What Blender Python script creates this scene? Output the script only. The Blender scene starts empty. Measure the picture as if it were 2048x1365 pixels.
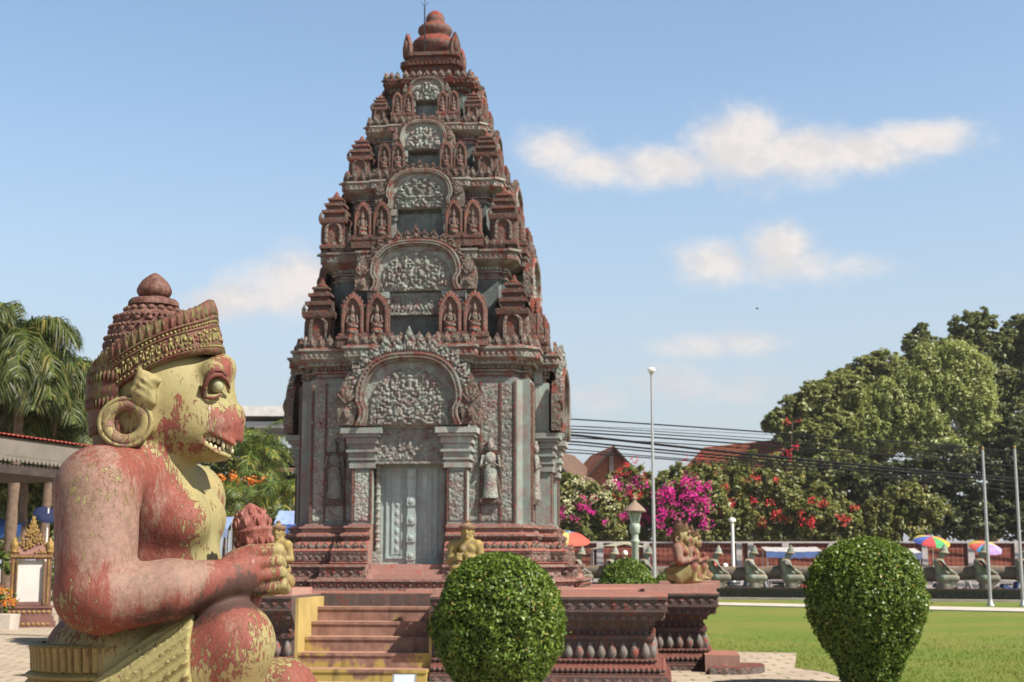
import bpy, bmesh, math, random
import numpy as np
from mathutils import Vector, Matrix

PI = math.pi
SC = bpy.context.scene
COL = SC.collection

# ------------------------------------------------------------------ camera, sky, sun, exposure
TILT = math.atan((1130 - 682.5) / 2844.0)
CAM_Z = 1.7
cam_data = bpy.data.cameras.new('camera')
cam = bpy.data.objects.new('camera', cam_data)
COL.objects.link(cam)
cam.location = (0, 0, CAM_Z)
cam.rotation_euler = (PI / 2 + TILT, 0, 0)
cam_data.sensor_width = 36
cam_data.lens = 36 * 2844 / 2048
cam_data.clip_start = 0.1
cam_data.clip_end = 3000
cam_data.dof.use_dof = True
cam_data.dof.focus_distance = 3.25
cam_data.dof.aperture_fstop = 15
SC.camera = cam

SUN_DIR = Vector((0.76, -0.46, 0.98)).normalized()
SUN_EL = math.asin(SUN_DIR.z)
SUN_AZ = math.atan2(SUN_DIR.x, SUN_DIR.y)
sun_data = bpy.data.lights.new('sun', 'SUN')
sun_data.energy = 5.0
sun_data.angle = math.radians(0.5)
sun_data.color = (1.0, 0.93, 0.82)
sun = bpy.data.objects.new('sun', sun_data)
COL.objects.link(sun)
sun.location = SUN_DIR * 60
sun.rotation_euler = SUN_DIR.to_track_quat('Z', 'Y').to_euler()

vs = SC.view_settings
vs.view_transform = 'Standard'
vs.look = 'None'
vs.exposure = 0.9
vs.gamma = 1.0
SC.render.engine = 'CYCLES'
SC.cycles.use_denoising = True
SC.cycles.max_bounces = 6
SC.cycles.transparent_max_bounces = 6
SC.cycles.caustics_reflective = False
SC.cycles.caustics_refractive = False


class NT:
    """small helper for node trees"""
    def __init__(self, tree):
        self.t = tree
        tree.nodes.clear()

    def n(self, typ, props=None, **inp):
        nd = self.t.nodes.new(typ)
        for k, v in (props or {}).items():
            setattr(nd, k, v)
        for k, v in inp.items():
            key = int(k[1:]) if k[0] == '_' and k[1:].isdigit() else k.replace('__', ' ')
            self.set(nd, key, v)
        return nd

    def set(self, nd, key, v):
        s = nd.inputs[key]
        if isinstance(v, bpy.types.NodeSocket):
            self.t.links.new(v, s)
        elif isinstance(v, bpy.types.Node):
            self.t.links.new(v.outputs[0], s)
        else:
            if isinstance(v, (tuple, list)) and len(v) == 3 and s.type == 'RGBA':
                v = tuple(v) + (1,)
            s.default_value = v

    def math(self, op, a, b=0.0, c=0.0, clamp=False):
        nd = self.t.nodes.new('ShaderNodeMath')
        nd.operation = op
        nd.use_clamp = clamp
        self.set(nd, 0, a)
        self.set(nd, 1, b)
        self.set(nd, 2, c)
        return nd.outputs[0]

    def vmath(self, op, a, b=(0, 0, 0)):
        nd = self.t.nodes.new('ShaderNodeVectorMath')
        nd.operation = op
        self.set(nd, 0, a)
        if op == 'SCALE':
            self.set(nd, 'Scale', b)
        else:
            self.set(nd, 1, b)
        return nd.outputs['Value'] if op in ('DOT_PRODUCT', 'LENGTH', 'DISTANCE') else nd.outputs[0]

    def mix(self, f, a, b, blend='MIX'):
        nd = self.t.nodes.new('ShaderNodeMix')
        nd.data_type = 'RGBA'
        nd.blend_type = blend
        self.set(nd, 0, f)
        self.set(nd, 6, a)
        self.set(nd, 7, b)
        return nd.outputs[2]

    def ss(self, v, lo, hi):
        nd = self.t.nodes.new('ShaderNodeMapRange')
        nd.interpolation_type = 'SMOOTHSTEP'
        self.set(nd, 0, v)
        self.set(nd, 1, lo)
        self.set(nd, 2, hi)
        return nd.outputs[0]

    def noise(self, vec, scale, detail=4, rough=0.55, dist=0.0):
        nd = self.n('ShaderNodeTexNoise', None, Scale=scale, Detail=detail, Roughness=rough, Distortion=dist)
        self.set(nd, 'Vector', vec)
        return nd.outputs[0]

    def coord(self, which='Object'):
        return self.n('ShaderNodeTexCoord').outputs[which]

    def scaled(self, vec, s):
        return self.vmath('MULTIPLY', vec, s)


world = bpy.data.worlds.new('World')
SC.world = world
world.use_nodes = True


SKY_GAIN = (1.62, 1.6, 1.46)


def build_world():
    w = NT(world.node_tree)
    sky = w.n('ShaderNodeTexSky', {'sky_type': 'NISHITA', 'sun_disc': False, 'sun_elevation': SUN_EL,
                                   'sun_rotation': SUN_AZ, 'air_density': 1.0, 'dust_density': 2.2,
                                   'ozone_density': 3.0, 'altitude': 0.0})
    d = w.coord('Generated')
    # clouds: soft gatherings of noise in fixed directions of the sky
    def direction(px, py):
        dx, dy = (px - 1024) / 2844, (682.5 - py) / 2844
        v = Vector((dx, math.cos(TILT) - dy * math.sin(TILT), math.sin(TILT) + dy * math.cos(TILT)))
        return v.normalized()
    total = None
    clouds = [(1110, 300, 80, 52, .85), (1190, 335, 110, 42, .8), (1330, 335, 130, 48, .95), (1480, 300, 120, 80, 1.0), (1500, 262, 70, 50, .9), (1610, 305, 140, 55, 1.0),
              (1720, 300, 120, 45, .95), (1840, 275, 110, 36, .85), (1910, 262, 60, 32, .6),
              (1430, 525, 95, 50, .85), (1560, 500, 80, 55, .9), (1580, 530, 130, 45, .8), (1700, 530, 130, 32, .62),
              (1400, 692, 110, 32, .66), (1480, 686, 110, 36, .7), (1200, 792, 90, 40, .62), (1340, 768, 130, 45, .68), (1500, 772, 120, 45, .64),
              (610, 565, 110, 70, 1.0), (540, 590, 110, 52, .8), (430, 612, 100, 42, .82), (480, 600, 80, 45, .8), (700, 545, 90, 50, .9), (520, 810, 90, 28, .3)]
    for px, py, rx, ry, amt in clouds:
        c = direction(px, py)
        right = Vector((1, 0, 0))
        up = c.cross(right).normalized() * -1
        right = up.cross(c).normalized() * -1
        a = w.math('DIVIDE', w.math('SUBTRACT', w.vmath('DOT_PRODUCT', d, tuple(right)), c.dot(right)), rx / 2844)
        b = w.math('DIVIDE', w.math('SUBTRACT', w.vmath('DOT_PRODUCT', d, tuple(up)), c.dot(up)), ry / 2844)
        q = w.math('ADD', w.math('MULTIPLY', a, a), w.math('MULTIPLY', b, b))
        g = w.math('MULTIPLY', w.math('POWER', 2.718, w.math('MULTIPLY', q, -0.9)), amt)
        total = g if total is None else w.math('MAXIMUM', total, g)
    def puffs(v):
        ns = w.noise(w.scaled(v, (1, 1, 1.5)), 17, 9, 0.58, 0.2)
        n2 = w.noise(w.scaled(v, (1, 1, 1.4)), 62, 6, 0.62, 0.3)
        return w.math('ADD', w.math('MULTIPLY', ns, .70), w.math('MULTIPLY', n2, .30))
    nn = puffs(d)
    n_off = puffs(w.vmath('ADD', d, (.012, 0, .013)))
    dens = w.math('ADD', total, w.math('MULTIPLY', w.math('SUBTRACT', nn, 0.5), 1.35))
    fac = w.math('MULTIPLY', w.ss(dens, 0.18, 0.92), w.ss(total, 0.03, 0.25))
    fac = w.math('MULTIPLY', fac, 0.95)
    lit = w.ss(w.math('SUBTRACT', nn, n_off), -.07, .09)
    # the pale vapour near the horizon
    z = w.n('ShaderNodeSeparateXYZ', None, _0=d).outputs[2]
    hz = w.math('SUBTRACT', 1.0, w.ss(z, -0.02, 0.36))
    cloudcol = w.mix(w.ss(z, 0.02, 0.22), w.mix(lit, (4.5, 4.45, 4.75), (5.0, 4.75, 4.8)), w.mix(lit, (5.55, 5.25, 5.15), (6.25, 5.85, 5.6)))
    skyc = w.mix(1.0, sky.outputs[0], SKY_GAIN, 'MULTIPLY')
    # overhead sky out of view darkened to weaken fill light, milky at the horizon
    skyc = w.mix(w.ss(z, 0.40, 0.66), skyc, w.mix(1.0, skyc, (.07, .085, .105), 'MULTIPLY'))
    skyc = w.mix(w.math('MULTIPLY', hz, 0.85), skyc, (4.05, 4.3, 4.75))
    col = w.mix(fac, skyc, cloudcol)
    bg = w.n('ShaderNodeBackground', None, Color=col, Strength=0.078)
    out = w.n('ShaderNodeOutputWorld', None, Surface=bg)


build_world()


# ------------------------------------------------------------------ measuring: pixel + distance -> point
def at(px, py, Y):
    dx, dy = (px - 1024) / 2844.0, (682.5 - py) / 2844.0
    s = Y / (math.cos(TILT) - dy * math.sin(TILT))
    return Vector((dx * s, Y, CAM_Z + s * (math.sin(TILT) + dy * math.cos(TILT))))


def gx(px, Y):
    return at(px, 1150, Y).x


def ground_at(px, py, z=0.0):
    dx, dy = (px - 1024) / 2844.0, (682.5 - py) / 2844.0
    d = Vector((dx, math.cos(TILT) - dy * math.sin(TILT), math.sin(TILT) + dy * math.cos(TILT)))
    s = (z - CAM_Z) / d.z
    return Vector((d.x * s, d.y * s, z))


# ------------------------------------------------------------------ objects
def thing(name, label, cat, loc=(0, 0, 0), rotz=0.0, group=None):
    o = bpy.data.objects.new(name, None)
    COL.objects.link(o)
    o.empty_display_size = 0.2
    o.location = loc
    o.rotation_euler = (0, 0, rotz)
    o['label'] = label
    o['category'] = cat
    if group:
        o['group'] = group
    return o


def tag(o, label, cat, group=None, kind=None):
    o['label'] = label
    o['category'] = cat
    if group:
        o['group'] = group
    if kind:
        o['kind'] = kind
    return o


def structure(o):
    o['kind'] = 'structure'
    return o


def copy_tree(o, parent=None):
    c = o.copy()
    COL.objects.link(c)
    c.parent = parent
    for ch in [k for k in o.children]:
        copy_tree(ch, c)
    return c


def dup(root, loc, rotz=None, label=None, group=None, scale=None):
    r = copy_tree(root)
    r.location = loc
    if rotz is not None:
        r.rotation_euler = (0, 0, rotz)
    if scale is not None:
        r.scale = (scale, scale, scale) if not isinstance(scale, tuple) else scale
    if label:
        r['label'] = label
    if group:
        r['group'] = group
    return r


def mesh_obj(name, V, faces, mats, parent=None, smooth=None, midx=None):
    """faces: list of tuples, or an (n,k) integer array"""
    me = bpy.data.meshes.new(name)
    V = np.asarray(V, dtype=np.float32)
    if isinstance(faces, np.ndarray):
        F = faces.astype(np.int32)
        n, k = F.shape
        me.vertices.add(len(V))
        me.vertices.foreach_set('co', V.ravel())
        me.loops.add(n * k)
        me.loops.foreach_set('vertex_index', F.ravel())
        me.polygons.add(n)
        me.polygons.foreach_set('loop_start', np.arange(0, n * k, k, dtype=np.int32))
        me.polygons.foreach_set('loop_total', np.full(n, k, dtype=np.int32))
        me.update(calc_edges=True)
        me.validate()
    else:
        me.from_pydata(V.tolist(), [], faces)
        me.validate()
        me.update()
    if not isinstance(mats, (list, tuple)):
        mats = [mats]
    for m in mats:
        me.materials.append(m)
    if midx is not None:
        me.polygons.foreach_set('material_index', np.asarray(midx, dtype=np.int32))
    if smooth is not None:
        me.polygons.foreach_set('use_smooth', np.ones(len(me.polygons), dtype=bool))
        if smooth < 179:
            me.set_sharp_from_angle(angle=math.radians(smooth))
    o = bpy.data.objects.new(name, me)
    COL.objects.link(o)
    if parent is not None:
        o.parent = parent
    return o


def rotz2(v, a):
    c, s = math.cos(a), math.sin(a)
    return (v[0] * c - v[1] * s, v[0] * s + v[1] * c)


class MB:
    def __init__(self):
        self.v, self.f, self.m = [], [], []
        self.mi = 0

    def raw(self, V, F):
        b = len(self.v)
        self.v.extend([tuple(p) for p in V])
        self.f.extend([tuple(i + b for i in f) for f in F])
        self.m.extend([self.mi] * len(F))

    def box(self, c, s, rz=0.0, M=None, taper=(1, 1)):
        x, y, z = s[0] / 2, s[1] / 2, s[2] / 2
        V = []
        for dz, t in ((-z, (1, 1)), (z, taper)):
            for dx, dy in ((-x, -y), (x, -y), (x, y), (-x, y)):
                p = (dx * t[0], dy * t[1])
                if rz:
                    p = rotz2(p, rz)
                q = Vector((p[0], p[1], dz))
                if M is not None:
                    q = M @ q
                V.append((c[0] + q[0], c[1] + q[1], c[2] + q[2]))
        self.raw(V, [(3, 2, 1, 0), (4, 5, 6, 7), (0, 1, 5, 4), (1, 2, 6, 5), (2, 3, 7, 6), (3, 0, 4, 7)])

    def tube(self, pts, r, n=8, cap=True):
        pts = [Vector(p) for p in pts]
        if not isinstance(r, (list, tuple)):
            r = [r] * len(pts)
        V, F = [], []
        ref = None
        for i, p in enumerate(pts):
            a = pts[max(0, i - 1)]
            b = pts[min(len(pts) - 1, i + 1)]
            t = (b - a).normalized()
            if ref is None or abs(ref.dot(t)) > .98:
                ref = Vector((0, 0, 1)) if abs(t.z) < .9 else Vector((1, 0, 0))
            u = (ref - t * ref.dot(t)).normalized()
            w = t.cross(u)
            ref = u
            for k in range(n):
                an = 2 * PI * k / n
                V.append(p + (u * math.cos(an) + w * math.sin(an)) * r[i])
        for i in range(len(pts) - 1):
            for k in range(n):
                k2 = (k + 1) % n
                F.append((i * n + k, i * n + k2, (i + 1) * n + k2, (i + 1) * n + k))
        if cap:
            F.append(tuple(reversed(range(n))))
            F.append(tuple(range((len(pts) - 1) * n, len(pts) * n)))
        self.raw(V, F)

    def lathe(self, prof, n=16, c=(0, 0, 0), M=None, sx=1, sy=1, lobes=0, lobe_amp=0.0):
        V, F = [], []
        for r, z in prof:
            for k in range(n):
                a = 2 * PI * k / n
                rr = max(r, 1e-4) * (1 + (lobe_amp * abs(math.cos(a * lobes / 2)) if lobes else 0))
                q = Vector((rr * math.cos(a) * sx, rr * math.sin(a) * sy, z))
                if M is not None:
                    q = M @ q
                V.append((c[0] + q[0], c[1] + q[1], c[2] + q[2]))
        for i in range(len(prof) - 1):
            for k in range(n):
                k2 = (k + 1) % n
                F.append((i * n + k, i * n + k2, (i + 1) * n + k2, (i + 1) * n + k))
        F.append(tuple(reversed(range(n))))
        F.append(tuple(range((len(prof) - 1) * n, len(prof) * n)))
        self.raw(V, F)

    def ell(self, c, r, n=8, m=5, M=None):
        prof = [(max(1e-4, math.sin(PI * i / m)), -math.cos(PI * i / m)) for i in range(m + 1)]
        V, F = [], []
        for rr, z in prof:
            for k in range(n):
                a = 2 * PI * k / n
                q = Vector((rr * math.cos(a) * r[0], rr * math.sin(a) * r[1], z * r[2]))
                if M is not None:
                    q = M @ q
                V.append((c[0] + q[0], c[1] + q[1], c[2] + q[2]))
        for i in range(m):
            for k in range(n):
                k2 = (k + 1) % n
                F.append((i * n + k, i * n + k2, (i + 1) * n + k2, (i + 1) * n + k))
        self.raw(V, F)

    def prism(self, poly, y0, y1, M=None, c=(0, 0, 0)):
        """poly of (x,z) extruded along y from y0 to y1"""
        n = len(poly)
        V = []
        for y in (y0, y1):
            for x, z in poly:
                q = Vector((x, y, z))
                if M is not None:
                    q = M @ q
                V.append((c[0] + q[0], c[1] + q[1], c[2] + q[2]))
        F = [tuple(range(n)), tuple(reversed(range(n, 2 * n)))]
        for k in range(n):
            k2 = (k + 1) % n
            F.append((k, n + k, n + k2, k2))
        self.raw(V, F)

    def loft(self, rings, closed=True, cap=True):
        n = len(rings[0])
        V, F = [], []
        for R in rings:
            V.extend(R)
        for i in range(len(rings) - 1):
            for k in range(n if closed else n - 1):
                k2 = (k + 1) % n
                F.append((i * n + k, i * n + k2, (i + 1) * n + k2, (i + 1) * n + k))
        if cap:
            F.append(tuple(reversed(range(n))))
            F.append(tuple(range((len(rings) - 1) * n, len(rings) * n)))
        self.raw(V, F)

    def stamp(self, T, mats):
        """template (V,F) stamped with 4x4 matrices"""
        TV = np.array(T[0], dtype=np.float64)
        TF = T[1]
        for M in mats:
            A = np.array(M)
            P = TV @ A[:3, :3].T + A[:3, 3]
            self.raw(P.tolist(), TF)

    def build(self, name, mats, parent=None, smooth=None):
        return mesh_obj(name, self.v, self.f, mats, parent, smooth, self.m)


def template(fn):
    b = MB()
    fn(b)
    return (b.v, b.f)


def smoothstep(a, b, x):
    t = np.clip((x - a) / (b - a), 0, 1)
    return t * t * (3 - 2 * t)


def vnoise(P, seed=0):
    """vectorised value noise, P (n,3) -> 0..1"""
    P = np.asarray(P, dtype=np.float64)
    i = np.floor(P).astype(np.int64)
    f = P - i
    f = f * f * (3 - 2 * f)

    def h(a, b, c):
        n = (a * 374761393 + b * 668265263 + c * 2147483647 + seed * 1274126177) & 0xffffffff
        n = ((n ^ (n >> 13)) * 1274126177) & 0xffffffff
        return ((n ^ (n >> 16)) & 0xffff) / 65535.0
    out = 0
    for dx in (0, 1):
        for dy in (0, 1):
            for dz in (0, 1):
                wgt = (f[:, 0] if dx else 1 - f[:, 0]) * (f[:, 1] if dy else 1 - f[:, 1]) * (f[:, 2] if dz else 1 - f[:, 2])
                out = out + wgt * h(i[:, 0] + dx, i[:, 1] + dy, i[:, 2] + dz)
    return out


# ------------------------------------------------------------------ sculpting with distance fields
class Field:
    def __init__(self, lo, hi, h):
        self.lo = np.array(lo, dtype=np.float32)
        self.h = h
        n = [int(math.ceil((hi[i] - lo[i]) / h)) + 1 for i in range(3)]
        self.ax = [self.lo[i] + h * np.arange(n[i], dtype=np.float32) for i in range(3)]
        self.d = np.full(n, 100.0, dtype=np.float32)

    def _sub(self, lo, hi):
        sl, ax = [], []
        for i in range(3):
            a = max(0, int(math.floor((lo[i] - self.lo[i]) / self.h)))
            b = min(self.d.shape[i], int(math.ceil((hi[i] - self.lo[i]) / self.h)) + 1)
            if b <= a:
                return None, None
            sl.append(slice(a, b))
            ax.append(self.ax[i][a:b])
        return tuple(sl), (ax[0][:, None, None], ax[1][None, :, None], ax[2][None, None, :])

    def _op(self, sl, d, k, op):
        a = self.d[sl]
        if op == 'sub':
            hh = np.clip(.5 - .5 * (a + d) / k, 0, 1)
            self.d[sl] = a * (1 - hh) + (-d) * hh + k * hh * (1 - hh)
        elif op == 'int':
            hh = np.clip(.5 - .5 * (d - a) / k, 0, 1)
            self.d[sl] = d * (1 - hh) + a * hh + k * hh * (1 - hh)
        else:
            hh = np.clip(.5 + .5 * (d - a) / k, 0, 1)
            self.d[sl] = d * (1 - hh) + a * hh - k * hh * (1 - hh)

    def ell(self, c, r, k=.02, R=None, op='add'):
        m = max(r) + k + 4 * self.h
        sl, X = self._sub([c[i] - m for i in range(3)], [c[i] + m for i in range(3)])
        if sl is None:
            return
        q = [X[i] - c[i] for i in range(3)]
        if R is not None:
            q = [R[0][i] * q[0] + R[1][i] * q[1] + R[2][i] * q[2] for i in range(3)]
        k0 = np.sqrt(sum((q[i] / r[i]) ** 2 for i in range(3))) + 1e-6
        k1 = np.sqrt(sum((q[i] / r[i] ** 2) ** 2 for i in range(3))) + 1e-6
        self._op(sl, (k0 * (k0 - 1) / k1).astype(np.float32), k, op)

    def cap(self, a, b, ra, rb=None, k=.02, op='add', disp=None):
        rb = ra if rb is None else rb
        m = max(ra, rb) + k + 4 * self.h
        sl, X = self._sub([min(a[i], b[i]) - m for i in range(3)], [max(a[i], b[i]) + m for i in range(3)])
        if sl is None:
            return
        ab = [b[i] - a[i] for i in range(3)]
        L2 = sum(v * v for v in ab) + 1e-9
        pa = [X[i] - a[i] for i in range(3)]
        t = np.clip(sum(pa[i] * ab[i] for i in range(3)) / L2, 0, 1)
        d = np.sqrt(sum((pa[i] - ab[i] * t) ** 2 for i in range(3))) - (ra + (rb - ra) * t)
        if disp is not None:
            d = d + disp(X, t)
        self._op(sl, d.astype(np.float32), k, op)

    def half(self, p, n, k=.004):
        """keep the side of the plane its normal points away from"""
        d = sum((self.ax[i].reshape([-1 if j == i else 1 for j in range(3)]) - p[i]) * n[i] for i in range(3))
        self._op((slice(None),) * 3, np.broadcast_to(d, self.d.shape).astype(np.float32), k, 'int')

    def mesh(self):
        d = self.d
        s = d < 0
        nx, ny, nz = d.shape
        cnt = np.zeros((nx - 1, ny - 1, nz - 1), dtype=np.int8)
        for i in (0, 1):
            for j in (0, 1):
                for k in (0, 1):
                    cnt += s[i:nx - 1 + i, j:ny - 1 + j, k:nz - 1 + k]
        act = (cnt > 0) & (cnt < 8)
        idx = np.argwhere(act)
        vid = np.full(act.shape, -1, dtype=np.int32)
        vid[act] = np.arange(len(idx), dtype=np.int32)
        acc = np.zeros((len(idx), 3))
        num = np.zeros(len(idx))
        cs = [(i, j, k) for i in (0, 1) for j in (0, 1) for k in (0, 1)]
        for a in cs:
            for ax in range(3):
                if a[ax]:
                    continue
                b = list(a)
                b[ax] = 1
                da = d[idx[:, 0] + a[0], idx[:, 1] + a[1], idx[:, 2] + a[2]]
                db = d[idx[:, 0] + b[0], idx[:, 1] + b[1], idx[:, 2] + b[2]]
                cr = (da < 0) != (db < 0)
                t = np.zeros(len(idx))
                t[cr] = da[cr] / (da[cr] - db[cr])
                p = np.array(a, dtype=float)[None, :].repeat(len(idx), 0)
                p[:, ax] += t
                acc[cr] += p[cr]
                num[cr] += 1
        V = (idx + acc / num[:, None]) * self.h + self.lo[None, :]
        quads = []
        for ax in range(3):
            o1, o2 = [(1, 2), (2, 0), (0, 1)][ax]
            s0 = [slice(None)] * 3
            s1 = [slice(None)] * 3
            s0[ax] = slice(0, -1)
            s1[ax] = slice(1, None)
            for o in (o1, o2):
                s0[o] = slice(1, -1)
                s1[o] = slice(1, -1)
            A, B = s[tuple(s0)], s[tuple(s1)]
            for flip in (False, True):
                e = np.argwhere((A & ~B) if not flip else (~A & B))
                if not len(e):
                    continue
                e = e.copy()
                e[:, o1] += 1
                e[:, o2] += 1

                def g(d1, d2):
                    q = e.copy()
                    q[:, o1] += d1
                    q[:, o2] += d2
                    return vid[q[:, 0], q[:, 1], q[:, 2]]
                Q = np.stack([g(-1, -1), g(0, -1), g(0, 0), g(-1, 0)], 1)
                quads.append(Q[:, ::-1] if flip else Q)
        F = np.concatenate(quads)
        F = F[(F >= 0).all(1)]
        return V, F


def rot_euler(x, y, z):
    from mathutils import Euler
    return Euler((x, y, z)).to_matrix()


# ------------------------------------------------------------------ leaves
def leaf_mesh(P, N, size, rng, aspect=.5, jit=.6, curl=.15):
    """rhombic folded leaves at P (n,3), roughly facing N"""
    n = len(P)
    N = N + rng.normal(0, jit, (n, 3))
    N /= np.linalg.norm(N, axis=1)[:, None] + 1e-9
    T = rng.normal(0, 1, (n, 3))
    T -= N * (T * N).sum(1)[:, None]
    T /= np.linalg.norm(T, axis=1)[:, None] + 1e-9
    B = np.cross(N, T)
    s = (size * rng.uniform(.65, 1.3, n))[:, None] if np.isscalar(size) else size[:, None]
    a = P - T * s * .5
    c = P + T * s * .5 - N * s * curl
    b = P + B * s * .5 * aspect + N * s * curl * .5
    d = P - B * s * .5 * aspect + N * s * curl * .5
    V = np.stack([a, b, c, d], 1).reshape(-1, 3)
    F = np.arange(n * 4).reshape(n, 4)
    return V, F
# ------------------------------------------------------------------ materials
MATS = {}


def new_mat(name):
    m = bpy.data.materials.new(name)
    m.use_nodes = True
    return m, NT(m.node_tree)


def finish(m, t, col, rough=.8, bump=None, bump_d=.01, bump_s=1.0, spec=.3, metal=0.0, normal=None, trans=None):
    p = t.n('ShaderNodeBsdfPrincipled')
    t.set(p, 'Base Color', col)
    t.set(p, 'Roughness', rough)
    t.set(p, 'Metallic', metal)
    t.set(p, 'Specular IOR Level', spec)
    if bump is not None:
        b = t.n('ShaderNodeBump', None, Strength=bump_s, Distance=bump_d)
        t.set(b, 'Height', bump)
        t.set(p, 'Normal', b.outputs[0])
    sh = p.outputs[0]
    if trans is not None:
        tr = t.n('ShaderNodeBsdfTranslucent')
        t.set(tr, 'Color', trans[0])
        ms = t.n('ShaderNodeMixShader', None, _0=trans[1])
        t.set(ms, 1, sh)
        t.set(ms, 2, tr.outputs[0])
        sh = ms.outputs[0]
    t.n('ShaderNodeOutputMaterial', None, Surface=sh)
    return m


def simple(name, col, rough=.7, spec=.3, metal=0.0, var=.25, scale=3.0, bump_d=0.0):
    """one colour broken up by a little dirt"""
    if name in MATS:
        return MATS[name]
    m, t = new_mat(name)
    c = t.coord()
    n = t.noise(c, scale, 5, .6)
    n2 = t.noise(c, scale * 9, 3, .6)
    f = t.math('ADD', t.math('MULTIPLY', n, .7), t.math('MULTIPLY', n2, .3))
    cc = t.mix(t.ss(f, .3, .7), tuple(v * (1 - var) for v in col), tuple(min(1, v * (1 + var)) for v in col))
    MATS[name] = finish(m, t, cc, rough, n2 if bump_d else None, bump_d, 1, spec, metal)
    return MATS[name]


def m_stone(name, base, alt, red, red_amt, soot=.5, carve=0.0, cscale=14.0, up_red=.5):
    """painted stone of the tower: grey-green undercoat, red paint on ledges and edges, soot"""
    m, t = new_mat(name)
    c = t.coord()
    big = t.noise(c, 1.1, 5, .6, .3)
    mid = t.noise(c, 5.0, 5, .65, .4)
    fine = t.noise(c, 28.0, 4, .65)
    streak = t.noise(t.scaled(c, (7, 7, .9)), 1.0, 5, .6)
    col = t.mix(t.ss(mid, .35, .65), base, alt)
    # worn pale patches and water marks
    col = t.mix(t.math('MULTIPLY', t.ss(streak, .52, .72), .4), col, tuple(min(1, v * 1.7 + .05) for v in base))
    geo = t.n('ShaderNodeNewGeometry')
    up = t.n('ShaderNodeSeparateXYZ', None, _0=geo.outputs['True Normal']).outputs[2]
    rf = t.math('ADD', t.math('MULTIPLY', t.ss(up, .25, .8), up_red), red_amt)
    rf = t.math('ADD', rf, t.math('MULTIPLY', t.math('SUBTRACT', mid, .5), 1.6))
    rf = t.math('ADD', rf, t.math('MULTIPLY', t.math('SUBTRACT', fine, .5), 1.2))
    rmask = t.ss(rf, .42, .62)
    redc = t.mix(t.ss(fine, .35, .7), tuple(v * .72 for v in red), tuple(v * 1.25 for v in red))
    col = t.mix(rmask, col, redc)
    bump = t.math('ADD', t.math('MULTIPLY', fine, .5), t.math('MULTIPLY', mid, .5))
    dist = .012
    if carve:
        wob = t.vmath('ADD', c, t.vmath('SCALE', t.n('ShaderNodeTexNoise', None, Vector=c, Scale=9.0, Detail=2.0).outputs[1], .06))
        v1 = t.n('ShaderNodeTexVoronoi', {'feature': 'SMOOTH_F1'}, Vector=wob, Scale=cscale, Smoothness=.4)
        v2 = t.n('ShaderNodeTexVoronoi', {'feature': 'DISTANCE_TO_EDGE'}, Vector=wob, Scale=cscale * 1.9)
        rel = t.math('ADD', t.math('SUBTRACT', 1.0, v1.outputs[0]), t.math('MULTIPLY', t.ss(v2.outputs[0], 0, .12), .35))
        bump = t.math('ADD', t.math('MULTIPLY', rel, 1.0), t.math('MULTIPLY', fine, .15))
        dist = carve
        # cut lines of the pattern coloured darker
        cut = t.math('MULTIPLY', t.math('SUBTRACT', 1.0, t.ss(v2.outputs[0], .0, .09)), .6)
        col = t.mix(cut, col, (.035, .028, .026))
    sm = t.math('ADD', t.math('MULTIPLY', big, .6), t.math('MULTIPLY', streak, .4))
    col = t.mix(t.math('MULTIPLY', t.ss(sm, .5, .68), soot), col, (.03, .025, .024))
    # every piece has weathered a little differently
    oi = t.n('ShaderNodeObjectInfo')
    rv = t.math('ADD', t.math('MULTIPLY', oi.outputs['Random'], .5), .74)
    col = t.mix(1.0, col, t.n('ShaderNodeCombineColor', None, _0=rv, _1=rv, _2=rv).outputs[0], 'MULTIPLY')
    MATS[name] = finish(m, t, col, .85, bump, dist, 1.0, .2)
    return MATS[name]


RED = (.215, .052, .035)
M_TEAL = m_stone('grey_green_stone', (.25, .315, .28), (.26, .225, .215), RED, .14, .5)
M_TCARVE = m_stone('carved_grey_green_stone', (.29, .335, .295), (.28, .23, .215), RED, .22, .42, .04, 13.0, .2)
M_TFINE = m_stone('finely_carved_stone', (.305, .345, .30), (.26, .225, .21), RED, .18, .25, .022, 22.0, .15)
M_RED = m_stone('red_painted_stone', (.145, .064, .050), (.125, .135, .115), RED, .40, .62, .012, 20, .6)
M_REDG = m_stone('red_and_green_painted_stone', (.24, .25, .215), (.18, .115, .10), RED, .32, .4, 0, 14, .5)
M_RCARVE = m_stone('carved_red_stone', (.16, .10, .083), (.195, .205, .175), RED, .30, .52, .03, 15.0, .5)
M_DARK = m_stone('dark_recess_stone', (.12, .15, .138), (.08, .08, .08), RED, .05, .62)  # darker stone for the tier walls behind the niches
M_OPEN = m_stone('plain_grey_green_stone', (.17, .215, .195), (.13, .135, .135), RED, .0, .45)
M_BASE = m_stone('dusty_red_base_stone', (.235, .13, .105), (.23, .20, .18), (.27, .10, .075), .36, .4, .012, 20, .5)
M_PETAL = m_stone('grey_green_petal_stone', (.15, .16, .145), (.16, .10, .088), RED, .30, .4, 0, 14, .3)
M_DOOR = m_stone('grey_green_door_paint', (.30, .385, .365), (.28, .315, .305), (.25, .17, .155), .1, .16, 0, 14, .1)
M_TERR = m_stone('terrace_red_stone', (.33, .18, .145), (.29, .20, .17), (.34, .145, .11), .35, .22, 0, 14, .4)
M_TERRD = m_stone('terrace_moulding_stone', (.115, .07, .062), (.105, .105, .10), (.19, .068, .053), .34, .55, 0, 14, .6)
M_TERRC = m_stone('terrace_carved_stone', (.15, .11, .098), (.14, .125, .115), (.19, .07, .055), .34, .45, .025, 11.0, .5)


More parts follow.
